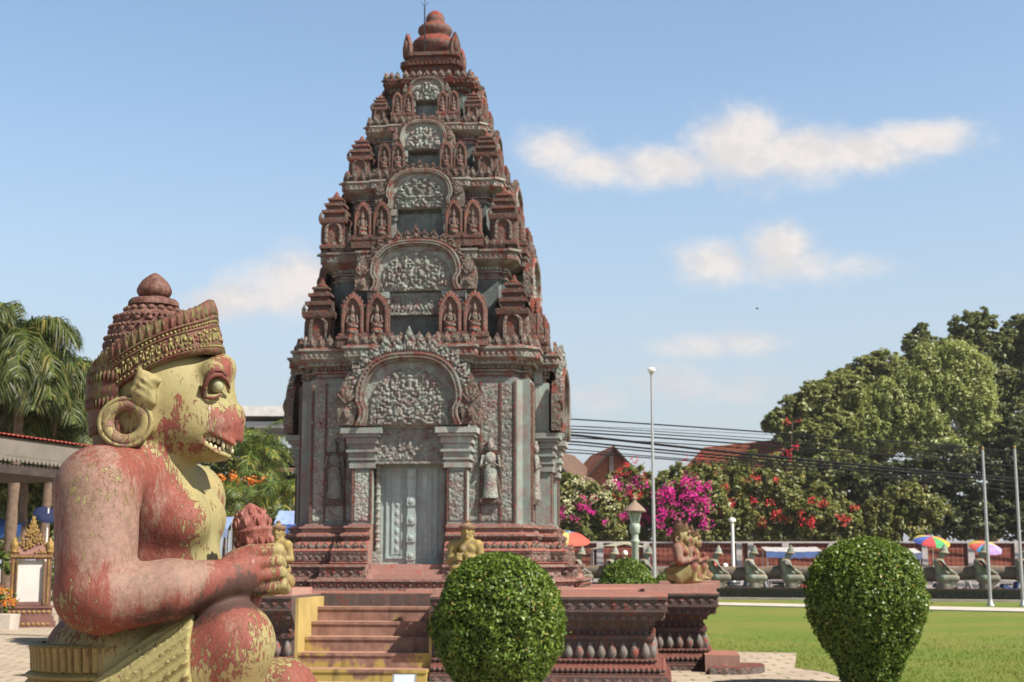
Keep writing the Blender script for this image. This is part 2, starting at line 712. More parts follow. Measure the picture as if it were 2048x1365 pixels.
def m_steps():
    m, t = new_mat('yellowed_step_concrete')
    c = t.coord()
    big = t.noise(c, .9, 5, .6, .5)
    mid = t.noise(c, 4.5, 5, .65)
    st = t.noise(t.scaled(c, (9, 9, 1.2)), 1.0, 4, .6)
    z = t.n('ShaderNodeSeparateXYZ', None, _0=c).outputs[2]
    geo = t.n('ShaderNodeNewGeometry')
    up = t.n('ShaderNodeSeparateXYZ', None, _0=geo.outputs['True Normal']).outputs[2]
    col = t.mix(t.ss(mid, .3, .7), (.19, .105, .08), (.31, .175, .135))
    yl = t.math('ADD', t.math('SUBTRACT', .62, t.math('MULTIPLY', z, .5)), t.math('MULTIPLY', t.math('SUBTRACT', big, .5), 1.9))
    yl = t.math('ADD', yl, t.math('MULTIPLY', t.math('SUBTRACT', mid, .5), .8))
    yf = t.math('MULTIPLY', t.ss(yl, .42, .6), t.math('SUBTRACT', 1.0, t.ss(up, .4, .8)))
    col = t.mix(t.math('MULTIPLY', yf, .9), col, (.38, .28, .075))
    col = t.mix(t.math('MULTIPLY', t.ss(up, .4, .8), .8), col, (.34, .19, .14))
    col = t.mix(t.math('MULTIPLY', t.ss(st, .5, .75), .6), col, (.05, .035, .03))
    return finish(m, t, col, .85, mid, .006, 1, .2)


M_STEPS = m_steps()
M_YELLOW = simple('yellow_wall_paint', (.37, .275, .10), .75, .3, 0, .2, 2.0, .004)


def m_statue(name, base, base2, red, pale, use_attr=True, red_bias=0.0, flake=26.0):
    """peeling paint over cement: attribute 'paint' = red coat, faded coat, grime, droppings"""
    m, t = new_mat(name)
    c = t.coord()
    if use_attr:
        at_ = t.n('ShaderNodeAttribute', {'attribute_name': 'paint'})
        sp = t.n('ShaderNodeSeparateColor')
        t.set(sp, 0, at_.outputs['Color'])
        red_a, pale_a, grime_shade_a = sp.outputs[0], sp.outputs[1], sp.outputs[2]
        at2 = t.n('ShaderNodeAttribute', {'attribute_name': 'white'})
        white_a = at2.outputs['Fac']
    else:
        big = t.noise(c, 3.0, 3, .5)
        red_a = t.math('ADD', t.math('MULTIPLY', big, .5), red_bias)
        pale_a, grime_shade_a, white_a = big, t.math('MULTIPLY', big, .4), 0.0
    wob = t.vmath('ADD', t.scaled(c, (1, 1, .5)), t.vmath('SCALE', t.n('ShaderNodeTexNoise', None, Vector=c, Scale=7.0, Detail=3.0).outputs[1], .05))
    n1 = t.noise(wob, flake, 9, .66, .5)
    n2 = t.noise(t.scaled(c, (1, 1, .35)), flake * 4.5, 6, .68, .8)
    n3 = t.noise(c, 90, 4, .6)
    n4 = t.noise(c, 240, 3, .6)
    nn = t.math('ADD', t.math('MULTIPLY', n1, .36), t.math('MULTIPLY', n2, .64))
    cov = t.math('ADD', t.math('SUBTRACT', nn, .5), t.math('MULTIPLY', t.math('SUBTRACT', red_a, .5), .29))
    mask = t.ss(cov, -.014, .018)
    rim = t.math('MULTIPLY', t.ss(cov, -.03, -.004), t.math('SUBTRACT', 1.0, mask))
    bc = t.mix(t.ss(t.noise(c, 9, 5, .6), .35, .65), base, base2)
    bc = t.mix(t.math('MULTIPLY', t.ss(n3, .55, .75), .3), bc, tuple(v * .55 for v in base))
    # faded coat: a second threshold inside the red coat
    pf = t.math('ADD', t.math('SUBTRACT', t.math('ADD', t.math('MULTIPLY', t.noise(t.scaled(c, (1, 1, .3)), flake * .9, 8, .7, .4), .6), t.math('MULTIPLY', n2, .4)), .5), t.math('MULTIPLY', t.math('SUBTRACT', pale_a, .5), .30))
    rc = t.mix(t.ss(n2, .3, .7), tuple(v * .72 for v in red), tuple(min(1, v * 1.15) for v in red))
    pc = t.mix(t.ss(n3, .3, .7), tuple(v * .8 for v in pale), tuple(min(1, v * 1.12) for v in pale))
    rc = t.mix(t.ss(pf, -.06, .07), rc, pc)
    col = t.mix(mask, bc, rc)
    chalk = t.math('MULTIPLY', t.ss(t.math('ADD', t.math('MULTIPLY', n4, .6), t.math('MULTIPLY', n3, .4)), 0.52, .7), .24)
    col = t.mix(chalk, col, tuple(min(1, v * 1.25 + .02) for v in pale))
    drip = t.noise(t.scaled(c, (1, 1, .14)), 34, 6, .65, .3)
    col = t.mix(t.math('MULTIPLY', t.ss(drip, .54, .72), .42), col, tuple(v * .34 for v in base2))
    col = t.mix(t.math('MULTIPLY', rim, .55), col, (.09, .04, .025))
    wn = t.math('ADD', t.math('SUBTRACT', t.noise(t.scaled(c, (1, 1, .12)), 42, 5, .6, .3), .62), t.math('MULTIPLY', white_a, .66))
    col = t.mix(t.math('MULTIPLY', t.ss(wn, .10, .42), .62), col, (.72, .66, .60))
    gn = t.math('ADD', t.math('SUBTRACT', t.math('ADD', t.math('MULTIPLY', n1, .4), t.math('MULTIPLY', n2, .6)), .5), t.math('MULTIPLY', t.math('SUBTRACT', grime_shade_a, .62), .42))
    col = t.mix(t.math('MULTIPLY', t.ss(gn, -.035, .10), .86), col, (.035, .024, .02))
    hgt = t.math('ADD', t.math('MULTIPLY', mask, .9), t.math('ADD', t.math('MULTIPLY', n3, .55), t.math('MULTIPLY', n4, .45)))
    MATS[name] = finish(m, t, col, t.math('ADD', .5, t.math('MULTIPLY', n3, .35)), hgt, .0016, .8, .3)
    return MATS[name]


M_BODY = m_statue('peeling_red_and_yellow_paint', (.24, .213, .095), (.265, .213, .092), (.185, .052, .037), (.215, .13, .10))
M_CROWNR = m_statue('weathered_maroon_paint', (.20, .17, .08), (.13, .085, .06), (.085, .03, .024), (.165, .085, .066), False, .50, 30)
M_CROWNY = m_statue('carved_olive_paint', (.25, .23, .085), (.2, .18, .065), (.12, .036, .025), (.2, .085, .06), False, .12, 24)
M_CROWNM = m_statue('worn_maroon_olive_and_shade_paint', (.145, .125, .05), (.10, .08, .036), (.092, .028, .021), (.155, .07, .05), False, .28, 20)  # maroon of leaves and nape; on the band ground, painted crevice shade
M_CLOTHP = m_statue('fluted_yellow_green_paint', (.275, .245, .105), (.245, .21, .085), (.2, .06, .043), (.245, .145, .10), False, -.02, 18)
M_BELTP = m_statue('yellow_ochre_paint', (.29, .225, .08), (.24, .18, .065), (.2, .08, .043), (.24, .15, .087), False, .02, 14)
M_BUD = m_statue('dull_red_bud_paint', (.25, .145, .1), (.215, .108, .072), (.195, .054, .04), (.26, .115, .094), False, .55, 24)
M_GUARD = m_statue('yellow_guardian_paint', (.30, .225, .06), (.24, .19, .08), (.18, .10, .068), (.25, .175, .125), False, .12, 9)
M_GHAT = m_statue('brown_hat_paint', (.19, .13, .072), (.155, .105, .065), (.2, .072, .05), (.21, .13, .095), False, .2, 12)
M_EYE = simple('greenish_white_eye_paint', (.26, .26, .15), .6, .3, 0, .3, 40)
M_LID = simple('dark_maroon_lid_paint', (.10, .03, .022), .7, .3, 0, .4, 50)
M_MOUTH = simple('dark_mouth', (.03, .015, .012), .8)
M_TOOTH = simple('stained_teeth', (.42, .38, .24), .5, .4, 0, .35, 60)
M_DEVA = m_stone('weathered_green_statue_stone', (.185, .235, .195), (.235, .20, .155), (.30, .21, .14), -.1, .35, 0, 14, .75)
M_NAGA = m_stone('brown_serpent_stone', (.15, .12, .10), (.12, .105, .095), (.2, .14, .1), .2, .35, .02, 9)
M_BAL = m_stone('mossy_balustrade_stone', (.085, .08, .065), (.07, .085, .06), (.22, .12, .08), -.15, .5, .03, 6, .9)


def m_leaf(name, dark, light, trans=.25, rough=.45, spec=.4, extra=None, extra_amt=0.0):
    m, t = new_mat(name)
    g = t.n('ShaderNodeNewGeometry')
    r = g.outputs['Random Per Island']
    c = t.coord()
    n = t.noise(c, .8, 3, .5)
    f = t.math('ADD', t.math('MULTIPLY', r, .65), t.math('MULTIPLY', n, .35))
    col = t.mix(t.ss(f, .15, .85), dark, light)
    if extra:
        r2 = t.math('FRACT', t.math('MULTIPLY', r, 37.7))
        col = t.mix(t.math('GREATER_THAN', r2, 1 - extra_amt), col, extra)
    tc = t.mix(.5, col, tuple(min(1, v * 1.6) for v in light))
    MATS[name] = finish(m, t, col, rough, None, 0, 1, spec, 0, None, (tc, trans))
    return MATS[name]


M_TOPI = m_leaf('clipped_shrub_leaf', (.045, .085, .009), (.16, .23, .034), .18, .42, .32, (.25, .2, .05), .03)
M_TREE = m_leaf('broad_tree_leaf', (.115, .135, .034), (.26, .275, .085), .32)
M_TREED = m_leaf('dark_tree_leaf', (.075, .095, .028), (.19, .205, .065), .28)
M_TREEK = m_leaf('darkest_tree_leaf', (.032, .048, .016), (.095, .108, .036), .2)  # darkest green of the tree leaves
M_TREEB = m_leaf('bright_feathery_leaf', (.18, .22, .055), (.34, .37, .12), .36)
M_VINE = m_leaf('climbing_vine_leaf', (.085, .11, .028), (.235, .245, .07), .3, .45, .4, (.36, .31, .1), .07)
M_PALM = m_leaf('palm_leaflet', (.020, .036, .006), (.095, .115, .026), .25, .45, .3, (.22, .18, .05), .10)
M_PALMB = m_leaf('garden_palm_leaflet', (.032, .062, .012), (.13, .17, .035), .28, .45, .35, (.34, .29, .045), .10)
M_SHRUB = m_leaf('bright_shrub_leaf', (.06, .11, .015), (.2, .27, .05), .25, .4, .45)
M_PINK = m_leaf('magenta_bract', (.55, .02, .22), (.75, .05, .38), .35, .6, .2)
M_REDF = m_leaf('red_bract', (.5, .02, .03), (.68, .06, .08), .35, .6, .2)
M_WHITEF = m_leaf('cream_flower', (.55, .55, .3), (.72, .7, .45), .35, .6, .2)
M_ORANGEF = m_leaf('orange_flower', (.7, .18, .03), (.8, .3, .06), .35, .6, .2)
M_BARK = simple('tree_bark', (.16, .11, .08), .9, .2, 0, .35, 6, .02)
M_BARKL = simple('pale_bark', (.42, .32, .25), .85, .2, 0, .3, 6, .02)
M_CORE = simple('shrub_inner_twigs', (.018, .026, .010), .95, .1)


def m_ground():
    m, t = new_mat('beige_paving')
    c = t.coord()
    br = t.n('ShaderNodeTexBrick', {'offset': .5}, Vector=c, Scale=1.0)
    for k, v in (('Mortar Size', .026), ('Brick Width', .6), ('Row Height', .4), ('Bias', 0.0)):
        br.inputs[k].default_value = v
    br.inputs['Color1'].default_value = (.33, .26, .21, 1)
    br.inputs['Color2'].default_value = (.43, .345, .275, 1)
    br.inputs['Mortar'].default_value = (.15, .15, .06, 1)
    n = t.noise(c, .5, 6, .6, .4)
    n2 = t.noise(c, 7, 5, .65)
    col = t.mix(t.math('MULTIPLY', t.ss(n, .45, .7), .5), br.outputs[0], (.30, .235, .18))
    col = t.mix(t.math('MULTIPLY', t.ss(n2, .56, .72), .4), col, (.2, .2, .08))
    return finish(m, t, col, .85, n2, .006, 1, .25)


M_GROUND = m_ground()


def m_grass():
    m, t = new_mat('lawn_grass')
    c = t.coord()
    n = t.noise(c, .22, 6, .6, .6)
    n2 = t.noise(c, 3.0, 6, .7)
    n3 = t.noise(t.scaled(c, (1, .35, 1)), 26, 4, .7)
    col = t.mix(t.ss(n, .36, .64), (.115, .18, .024), (.185, .195, .042))
    col = t.mix(t.math('MULTIPLY', t.ss(n2, .4, .7), .55), col, (.215, .20, .06))
    col = t.mix(t.math('MULTIPLY', t.ss(n3, .5, .75), .6), col, (.055, .085, .012))
    return finish(m, t, col, .9, t.math('ADD', n3, n2), .05, 1, .15)


M_GRASS = m_grass()
M_GRASSB = m_leaf('grass_blade', (.085, .145, .016), (.22, .25, .05), .3, .6, .2)
M_KERB = simple('pale_kerb_stone', (.46, .41, .36), .85, .2, 0, .2, 1.2)
M_ROAD = simple('road_asphalt', (.04, .039, .038), .9, .2, 0, .2, 1.0)
M_METAL = simple('galvanised_steel', (.42, .42, .42), .45, .5, .6, .12, 2)
M_WHITEP = simple('white_paint', (.72, .70, .68), .6, .3, 0, .1, 2)
M_GREENP = simple('grey_green_lamp_paint', (.30, .35, .30), .6, .3, 0, .25, 5)
M_GLOBE = simple('white_lamp_globe', (.85, .84, .80), .3, .5, 0, .03)
M_BLACK = simple('black_rubber', (.018, .018, .02), .6, .3, 0, .2)
M_CABLE = simple('black_cable', (.012, .012, .014), .6, .2)
M_ALU = simple('cast_aluminium', (.5, .5, .5), .4, .5, .8, .1)
M_GLASS = simple('pale_lamp_glass', (.38, .44, .50), .1, .6, 0, .1)
M_GOLD = simple('tarnished_gilding', (.26, .165, .05), .55, .4, .3, .45, 12, .01)
M_SIGNW = simple('faded_white_sheet', (.56, .55, .53), .5, .4, 0, .1, 1.5)
M_PINKW = simple('brownish_pink_back', (.32, .17, .15), .8, .2, 0, .2)
M_PLUM = simple('plum_frame_paint', (.16, .08, .07), .7, .3, 0, .3)
M_REDROOF = simple('red_sheet_roof', (.36, .085, .065), .6, .3, 0, .15, 2)
M_CREAM = simple('shaded_cream_fascia', (.17, .15, .125), .7, .3, 0, .15, 2)  # cream darkened so that shade on the fascia is part of its colour
M_TIMBER = simple('dark_timber', (.06, .045, .04), .8, .2, 0, .3)


def m_tiles():
    m, t = new_mat('clay_roof_tiles')
    c = t.coord()
    w = t.n('ShaderNodeTexWave', {'bands_direction': 'X'}, Vector=c, Scale=1.6, Distortion=.4)
    n = t.noise(c, 1.3, 5, .65)
    n2 = t.noise(c, 9, 3, .6)
    col = t.mix(t.ss(n, .3, .7), (.20, .055, .028), (.29, .10, .05))
    col = t.mix(t.math('MULTIPLY', t.ss(n2, .5, .7), .5), col, (.14, .06, .045))
    return finish(m, t, col, .85, w.outputs[0], .06, 1, .2)


M_TILES = m_tiles()
M_HOUSEW = simple('brown_house_timber', (.30, .12, .065), .8, .2, 0, .3)
M_POSTW = simple('whitewashed_post', (.40, .355, .34), .7, .3, 0, .15)
M_BLDG = simple('grey_white_render', (.38, .38, .385), .8, .2, 0, .12, .6)
M_BLDGR = simple('grey_roof_sheet', (.52, .51, .50), .7, .3, 0, .15)
M_WIN = simple('dark_window_glass', (.05, .06, .07), .15, .6)


def m_lattice():
    m, t = new_mat('red_brick_lattice')
    c = t.coord()
    br = t.n('ShaderNodeTexBrick', {'offset': 0.0}, Vector=t.vmath('MULTIPLY', t.n('ShaderNodeCombineXYZ', None, _0=t.n('ShaderNodeSeparateXYZ', None, _0=c).outputs[0], _1=t.n('ShaderNodeSeparateXYZ', None, _0=c).outputs[2]).outputs[0], (1, 1, 1)), Scale=1.0)
    for k, v in (('Mortar Size', .035), ('Brick Width', .3), ('Row Height', .3)):
        br.inputs[k].default_value = v
    br.inputs['Color1'].default_value = (.20, .05, .03, 1)
    br.inputs['Color2'].default_value = (.14, .035, .022, 1)
    br.inputs['Mortar'].default_value = (.26, .10, .07, 1)
    n = t.noise(c, 2.0, 4, .6)
    col = t.mix(t.math('MULTIPLY', t.ss(n, .5, .7), .5), br.outputs[0], (.09, .035, .025))
    return finish(m, t, col, .85, br.outputs[1], .03, 1, .2)


M_LATT = m_lattice()


def cloth(name, col, tr=.3):
    m, t = new_mat(name)
    c = t.coord()
    n = t.noise(c, 4, 4, .6)
    cc = t.mix(t.ss(n, .3, .7), tuple(v * .85 for v in col), tuple(min(1, v * 1.1) for v in col))
    return finish(m, t, cc, .75, n, .01, 1, .2, 0, None, (cc, tr))
# ------------------------------------------------------------------ the kneeling statues
SD = 3.2                      # distance of the large statue
SPX = 2844.0


def P(px, py, w=0.0):
    """measured point: picture place and offset towards the camera (in picture px at the statue)"""
    p = at(px, py, SD - w / (SPX / SD))
    return (p.x, p.y, p.z)


def L(r, w=0.0):
    return r * (SD - w / (SPX / SD)) / SPX


def Rr(rs, w=0.0):
    """(forward, up, lateral) px -> (x,y,z) lengths"""
    return (L(rs[0], w), L(rs[2], w), L(rs[1], w))


ST_O = Vector(at(330, 1540, SD))
ST_O.z -= .002
TURN = rot_euler(0, 0, -math.radians(20))


def pose_body(f, fingers=True):
    """torso, arms and legs of the kneeling guardian, one knee raised"""
    T = [list(r) for r in TURN]
    f.ell(P(308, 1025, -22), Rr((110, 100, 118)), .03, T)
    f.ell(P(324, 1140, -25), Rr((120, 118, 112)), .04, T)
    f.ell(P(350, 1048, 38), Rr((72, 60, 58)), .03, T)
    f.ell(P(392, 1040, -60), Rr((58, 62, 66)), .03, T)
    f.ell(P(250, 1310, 0), Rr((152, 112, 165)), .04)
    f.cap(P(318, 880, 0), P(300, 985, 0), L(66), L(72), .03)
    f.cap(P(300, 945, 10), P(215, 960, 150), L(52), L(60), .05)
    f.cap(P(305, 950, -10), P(388, 978, -125), L(46), L(46), .05)
    # near arm
    f.ell(P(196, 985, 178), Rr((86, 94, 74), 178), .016)
    f.cap(P(196, 985, 178), P(190, 1180, 212), L(84, 178), L(77, 212), .014)
    f.ell(P(196, 1192, 212), Rr((82, 72, 66), 212), .02)
    f.cap(P(215, 1197, 212), P(340, 1180, 182), L(68, 212), L(59, 182), .016)
    f.cap(P(340, 1180, 182), P(462, 1158, 125), L(58, 182), L(38, 125), .014)
    f.cap(P(298, 1000, 165), P(290, 1112, 140), L(12, 165), L(24, 140), .016, 'sub')
    f.cap(P(292, 1060, 120), P(300, 1120, 110), L(14, 120), L(20, 110), .02, 'sub')
    # far arm
    f.ell(P(392, 1000, -140), Rr((52, 62, 56), -140), .03)
    f.cap(P(390, 1005, -145), P(388, 1160, -175), L(52, -145), L(48, -175), .03)
    f.cap(P(388, 1165, -175), P(505, 1160, -60), L(46, -175), L(32, -60), .02)
    f.ell(P(520, 1150, -45), Rr((38, 42, 30), -45), .012)
    for i, y in enumerate((1120, 1140, 1160, 1178)):
        f.cap(P(520, y + 4, -60), P(552, y, -40), L(13, -40), L(12, -40), .004)
        f.cap(P(552, y, -40), P(545, y + 4, -15), L(12, -40), L(11, -40), .004)
    # near hand: back of the hand, four curled fingers, thumb on the far side
    f.ell(P(482, 1147, 104), Rr((46, 50, 32), 104), .02)
    f.ell(P(500, 1140, 94), Rr((34, 50, 28), 94), .010)
    fing = [((506, 1106), (554, 1101), 15.5, 102), ((518, 1129), (556, 1122), 13.5, 106),
            ((520, 1153), (561, 1146), 13.5, 106), ((514, 1178), (564, 1170), 13.5, 100)]
    for (a, b, r, w) in fing:
        f.cap(P(a[0], a[1], w), P(b[0], b[1], w - 12), L(r + 1.5, w), L(r - 1, w), .0035)
        f.cap(P(b[0], b[1], w - 12), P(b[0] + 6, b[1] + 8, w - 46), L(r - 1, w), L(r - 2, w), .003)
        f.cap(P(b[0] + 6, b[1] + 8, w - 46), P(b[0] - 26, b[1] + 10, w - 66), L(r - 2, w), L(r - 4, w), .003)
    f.cap(P(488, 1116, 62), P(508, 1098, 40), L(18, 60), L(16, 50), .01)
    f.cap(P(508, 1098, 40), P(540, 1100, 28), L(16, 50), L(13, 40), .008)
    # raised leg
    f.cap(P(235, 1440, 105), P(463, 1289, 122), L(96, 105), L(80, 122), .03)
    f.ell(P(463, 1288, 122), Rr((82, 82, 76), 122), .02)
    f.cap(P(462, 1296, 120), P(452, 1470, 110), L(74, 120), L(50, 110), .02)
    f.cap(P(448, 1500, 110), P(540, 1512, 116), L(42, 110), L(30, 116), .02)
    for i in range(5):
        f.cap(P(540, 1512, 138 - i * 11), P(585 - i * 5, 1521, 142 - i * 13), L(11.5 - i, 110), L(10 - i * .8, 110), .006)
    # kneeling leg
    f.cap(P(250, 1450, -110), P(566, 1384, -100), L(95, -110), L(66, -100), .03)
    f.cap(P(566, 1405, -100), P(640, 1420, -98), L(58, -100), L(36, -98), .03)
    f.cap(P(600, 1440, -100), P(330, 1500, -115), L(56, -100), L(46, -115), .03)
    f.cap(P(330, 1500, -115), P(200, 1495, -115), L(46, -115), L(38, -115), .03)


def monkey_head(f):
    f.ell(P(322, 792, 0), Rr((116, 118, 100)), .02)
    f.ell(P(390, 812, 0), Rr((70, 86, 80)), .02)
    f.ell(P(352, 866, 0), Rr((66, 54, 76)), .03)
    f.ell(P(392, 852, 38), Rr((58, 52, 46)), .03)
    f.ell(P(392, 852, -38), Rr((58, 52, 46)), .03)
    f.cap(P(428, 742, 52), P(442, 738, 0), L(22), L(24), .03)
    f.cap(P(428, 742, -52), P(442, 738, 0), L(22), L(24), .03)
    f.ell(P(440, 850, 0), Rr((49, 46, 60)), .02)
    f.ell(P(458, 880, 0), Rr((26, 23, 46)), .015)
    f.ell(P(447, 800, 0), Rr((22, 40, 26)), .03)
    f.ell(P(474, 828, 0), Rr((14, 16, 24)), .014)
    f.cap(P(482, 842, 16), P(476, 832, 18), L(7), L(7), .008)
    f.cap(P(482, 842, -16), P(476, 832, -18), L(7), L(7), .008)
    f.ell(P(402, 897, 0), Rr((54, 27, 58)), .02)
    f.ell(P(432, 908, 0), Rr((27, 15, 42)), .015)
    # mouth
    R = [list(r) for r in rot_euler(0, math.radians(21), 0)]
    f.ell(P(446, 888, 0), (L(44), L(90), L(18)), .006, R, 'sub')
    f.ell(P(422, 884, 0), (L(32), L(40), L(26)), .004)
    for s in (1, -1):
        f.cap(P(408, 866, s * 63), P(438, 871, s * 56), L(5), L(6), .006)
        f.cap(P(438, 871, s * 56), P(468, 889, s * 34), L(6), L(6), .006)
        f.cap(P(407, 887, s * 62), P(432, 904, s * 52), L(5), L(5), .006)
        f.cap(P(432, 904, s * 52), P(457, 913, s * 24), L(5), L(6), .006)
        f.cap(P(407, 866, s * 63), P(406, 887, s * 62), L(5), L(5), .004)
        f.ell(P(488, 848, s * 13), Rr((7, 5, 6)), .004, None, 'sub')
        # eye: socket, ball, heavy lid and brow fold
        f.ell(P(432, 773, s * 70), Rr((30, 27, 25)), .005, None, 'sub')
        f.ell(P(430, 771, s * 50), Rr((14, 15, 14)), .0015)
        lid = [(409, 792, 70), (412, 766, 76), (425, 752, 76), (441, 752, 66), (454, 768, 50), (458, 783, 40)]
        for a, b in zip(lid[:-1], lid[1:]):
            f.cap(P(a[0], a[1], s * a[2]), P(b[0], b[1], s * b[2]), L(4.5), L(4.5), .004)
        low = [(409, 792, 70), (425, 795, 66), (442, 790, 54)]
        for a, b in zip(low[:-1], low[1:]):
            f.cap(P(a[0], a[1], s * a[2]), P(b[0], b[1], s * b[2]), L(5), L(4), .005)
        # pointed ear with folds, ear lobe drawn down to the ring
        w = 104
        f.ell(P(288, 776, s * w), Rr((23, 34, 11)), .01)
        for a, b, r0, r1 in [((286, 765), (278, 734), 17, 3), ((290, 776), (319, 762), 15, 5), ((297, 785), (307, 806), 13, 6), ((280, 780), (264, 782), 14, 5)]:
            f.cap(P(a[0], a[1], s * w), P(b[0], b[1], s * (w + 6)), L(r0), L(r1), .010)
        for a, b in [((282, 744), (306, 768)), ((272, 757), (304, 781)), ((266, 770), (300, 793))]:
            f.cap(P(a[0], a[1], s * (w + 17)), P(b[0], b[1], s * (w + 15)), L(5.5), L(5), .004, 'sub')
        f.cap(P(290, 800, s * 92), P(296, 850, s * 84), L(18), L(14), .02)
        f.ell(P(253, 848, s * 74), Rr((50, 46, 11)), .02)


def human_head(f):
    f.ell(P(325, 800, 0), Rr((84, 92, 76)), .02)
    f.ell(P(352, 830, 0), Rr((58, 82, 62)), .02)
    f.cap(P(395, 796, 38), P(404, 794, 6), L(9), L(9), .012)
    f.cap(P(395, 796, -38), P(404, 794, -6), L(9), L(9), .012)
    f.cap(P(402, 800, 0), P(418, 838, 0), L(8), L(13), .01)
    f.cap(P(410, 842, 10), P(410, 842, -10), L(9), L(9), .008)
    f.cap(P(400, 868, 24), P(410, 868, 0), L(6), L(8), .006)
    f.cap(P(400, 868, -24), P(410, 868, 0), L(6), L(8), .006)
    f.ell(P(386, 896, 0), Rr((22, 18, 26)), .02)
    for s in (1, -1):
        f.ell(P(402, 812, s * 26), Rr((12, 12, 16)), .008, None, 'sub')
        f.ell(P(396, 812, s * 25), Rr((9, 6, 12)), .003)
        f.ell(P(312, 825, s * 76), Rr((20, 34, 10)), .01)
        f.cap(P(310, 845, s * 74), P(308, 885, s * 72), L(12), L(9), .01)


def paint_spots(V, spots, base):
    out = np.full(len(V), base, dtype=np.float64)
    for px, py, w, r, a in spots:
        c = np.array(P(px, py, w))
        d2 = ((V - c) ** 2).sum(1) / (L(r) ** 2)
        out += a * np.exp(-d2)
    return np.clip(out, 0, 1)


def vcol(o, name, R, G, B):
    a = o.data.attributes.new(name, 'FLOAT_COLOR', 'POINT')
    c = np.stack([R, G, B, np.ones_like(R)], 1).astype(np.float32)
    a.data.foreach_set('color', c.ravel())


def vfloat(o, name, v):
    a = o.data.attributes.new(name, 'FLOAT', 'POINT')
    a.data.foreach_set('value', v.astype(np.float32))


def field_box(h, x0, x1, y0, y1, w):
    a, b = at(x0, y1, SD), at(x1, y0, SD)
    return Field((a.x - .03, SD - L(w), a.z), (b.x + .03, SD + L(w), b.z), h)


def sub_o(V):
    return np.asarray(V) - np.array(ST_O)[None, :]


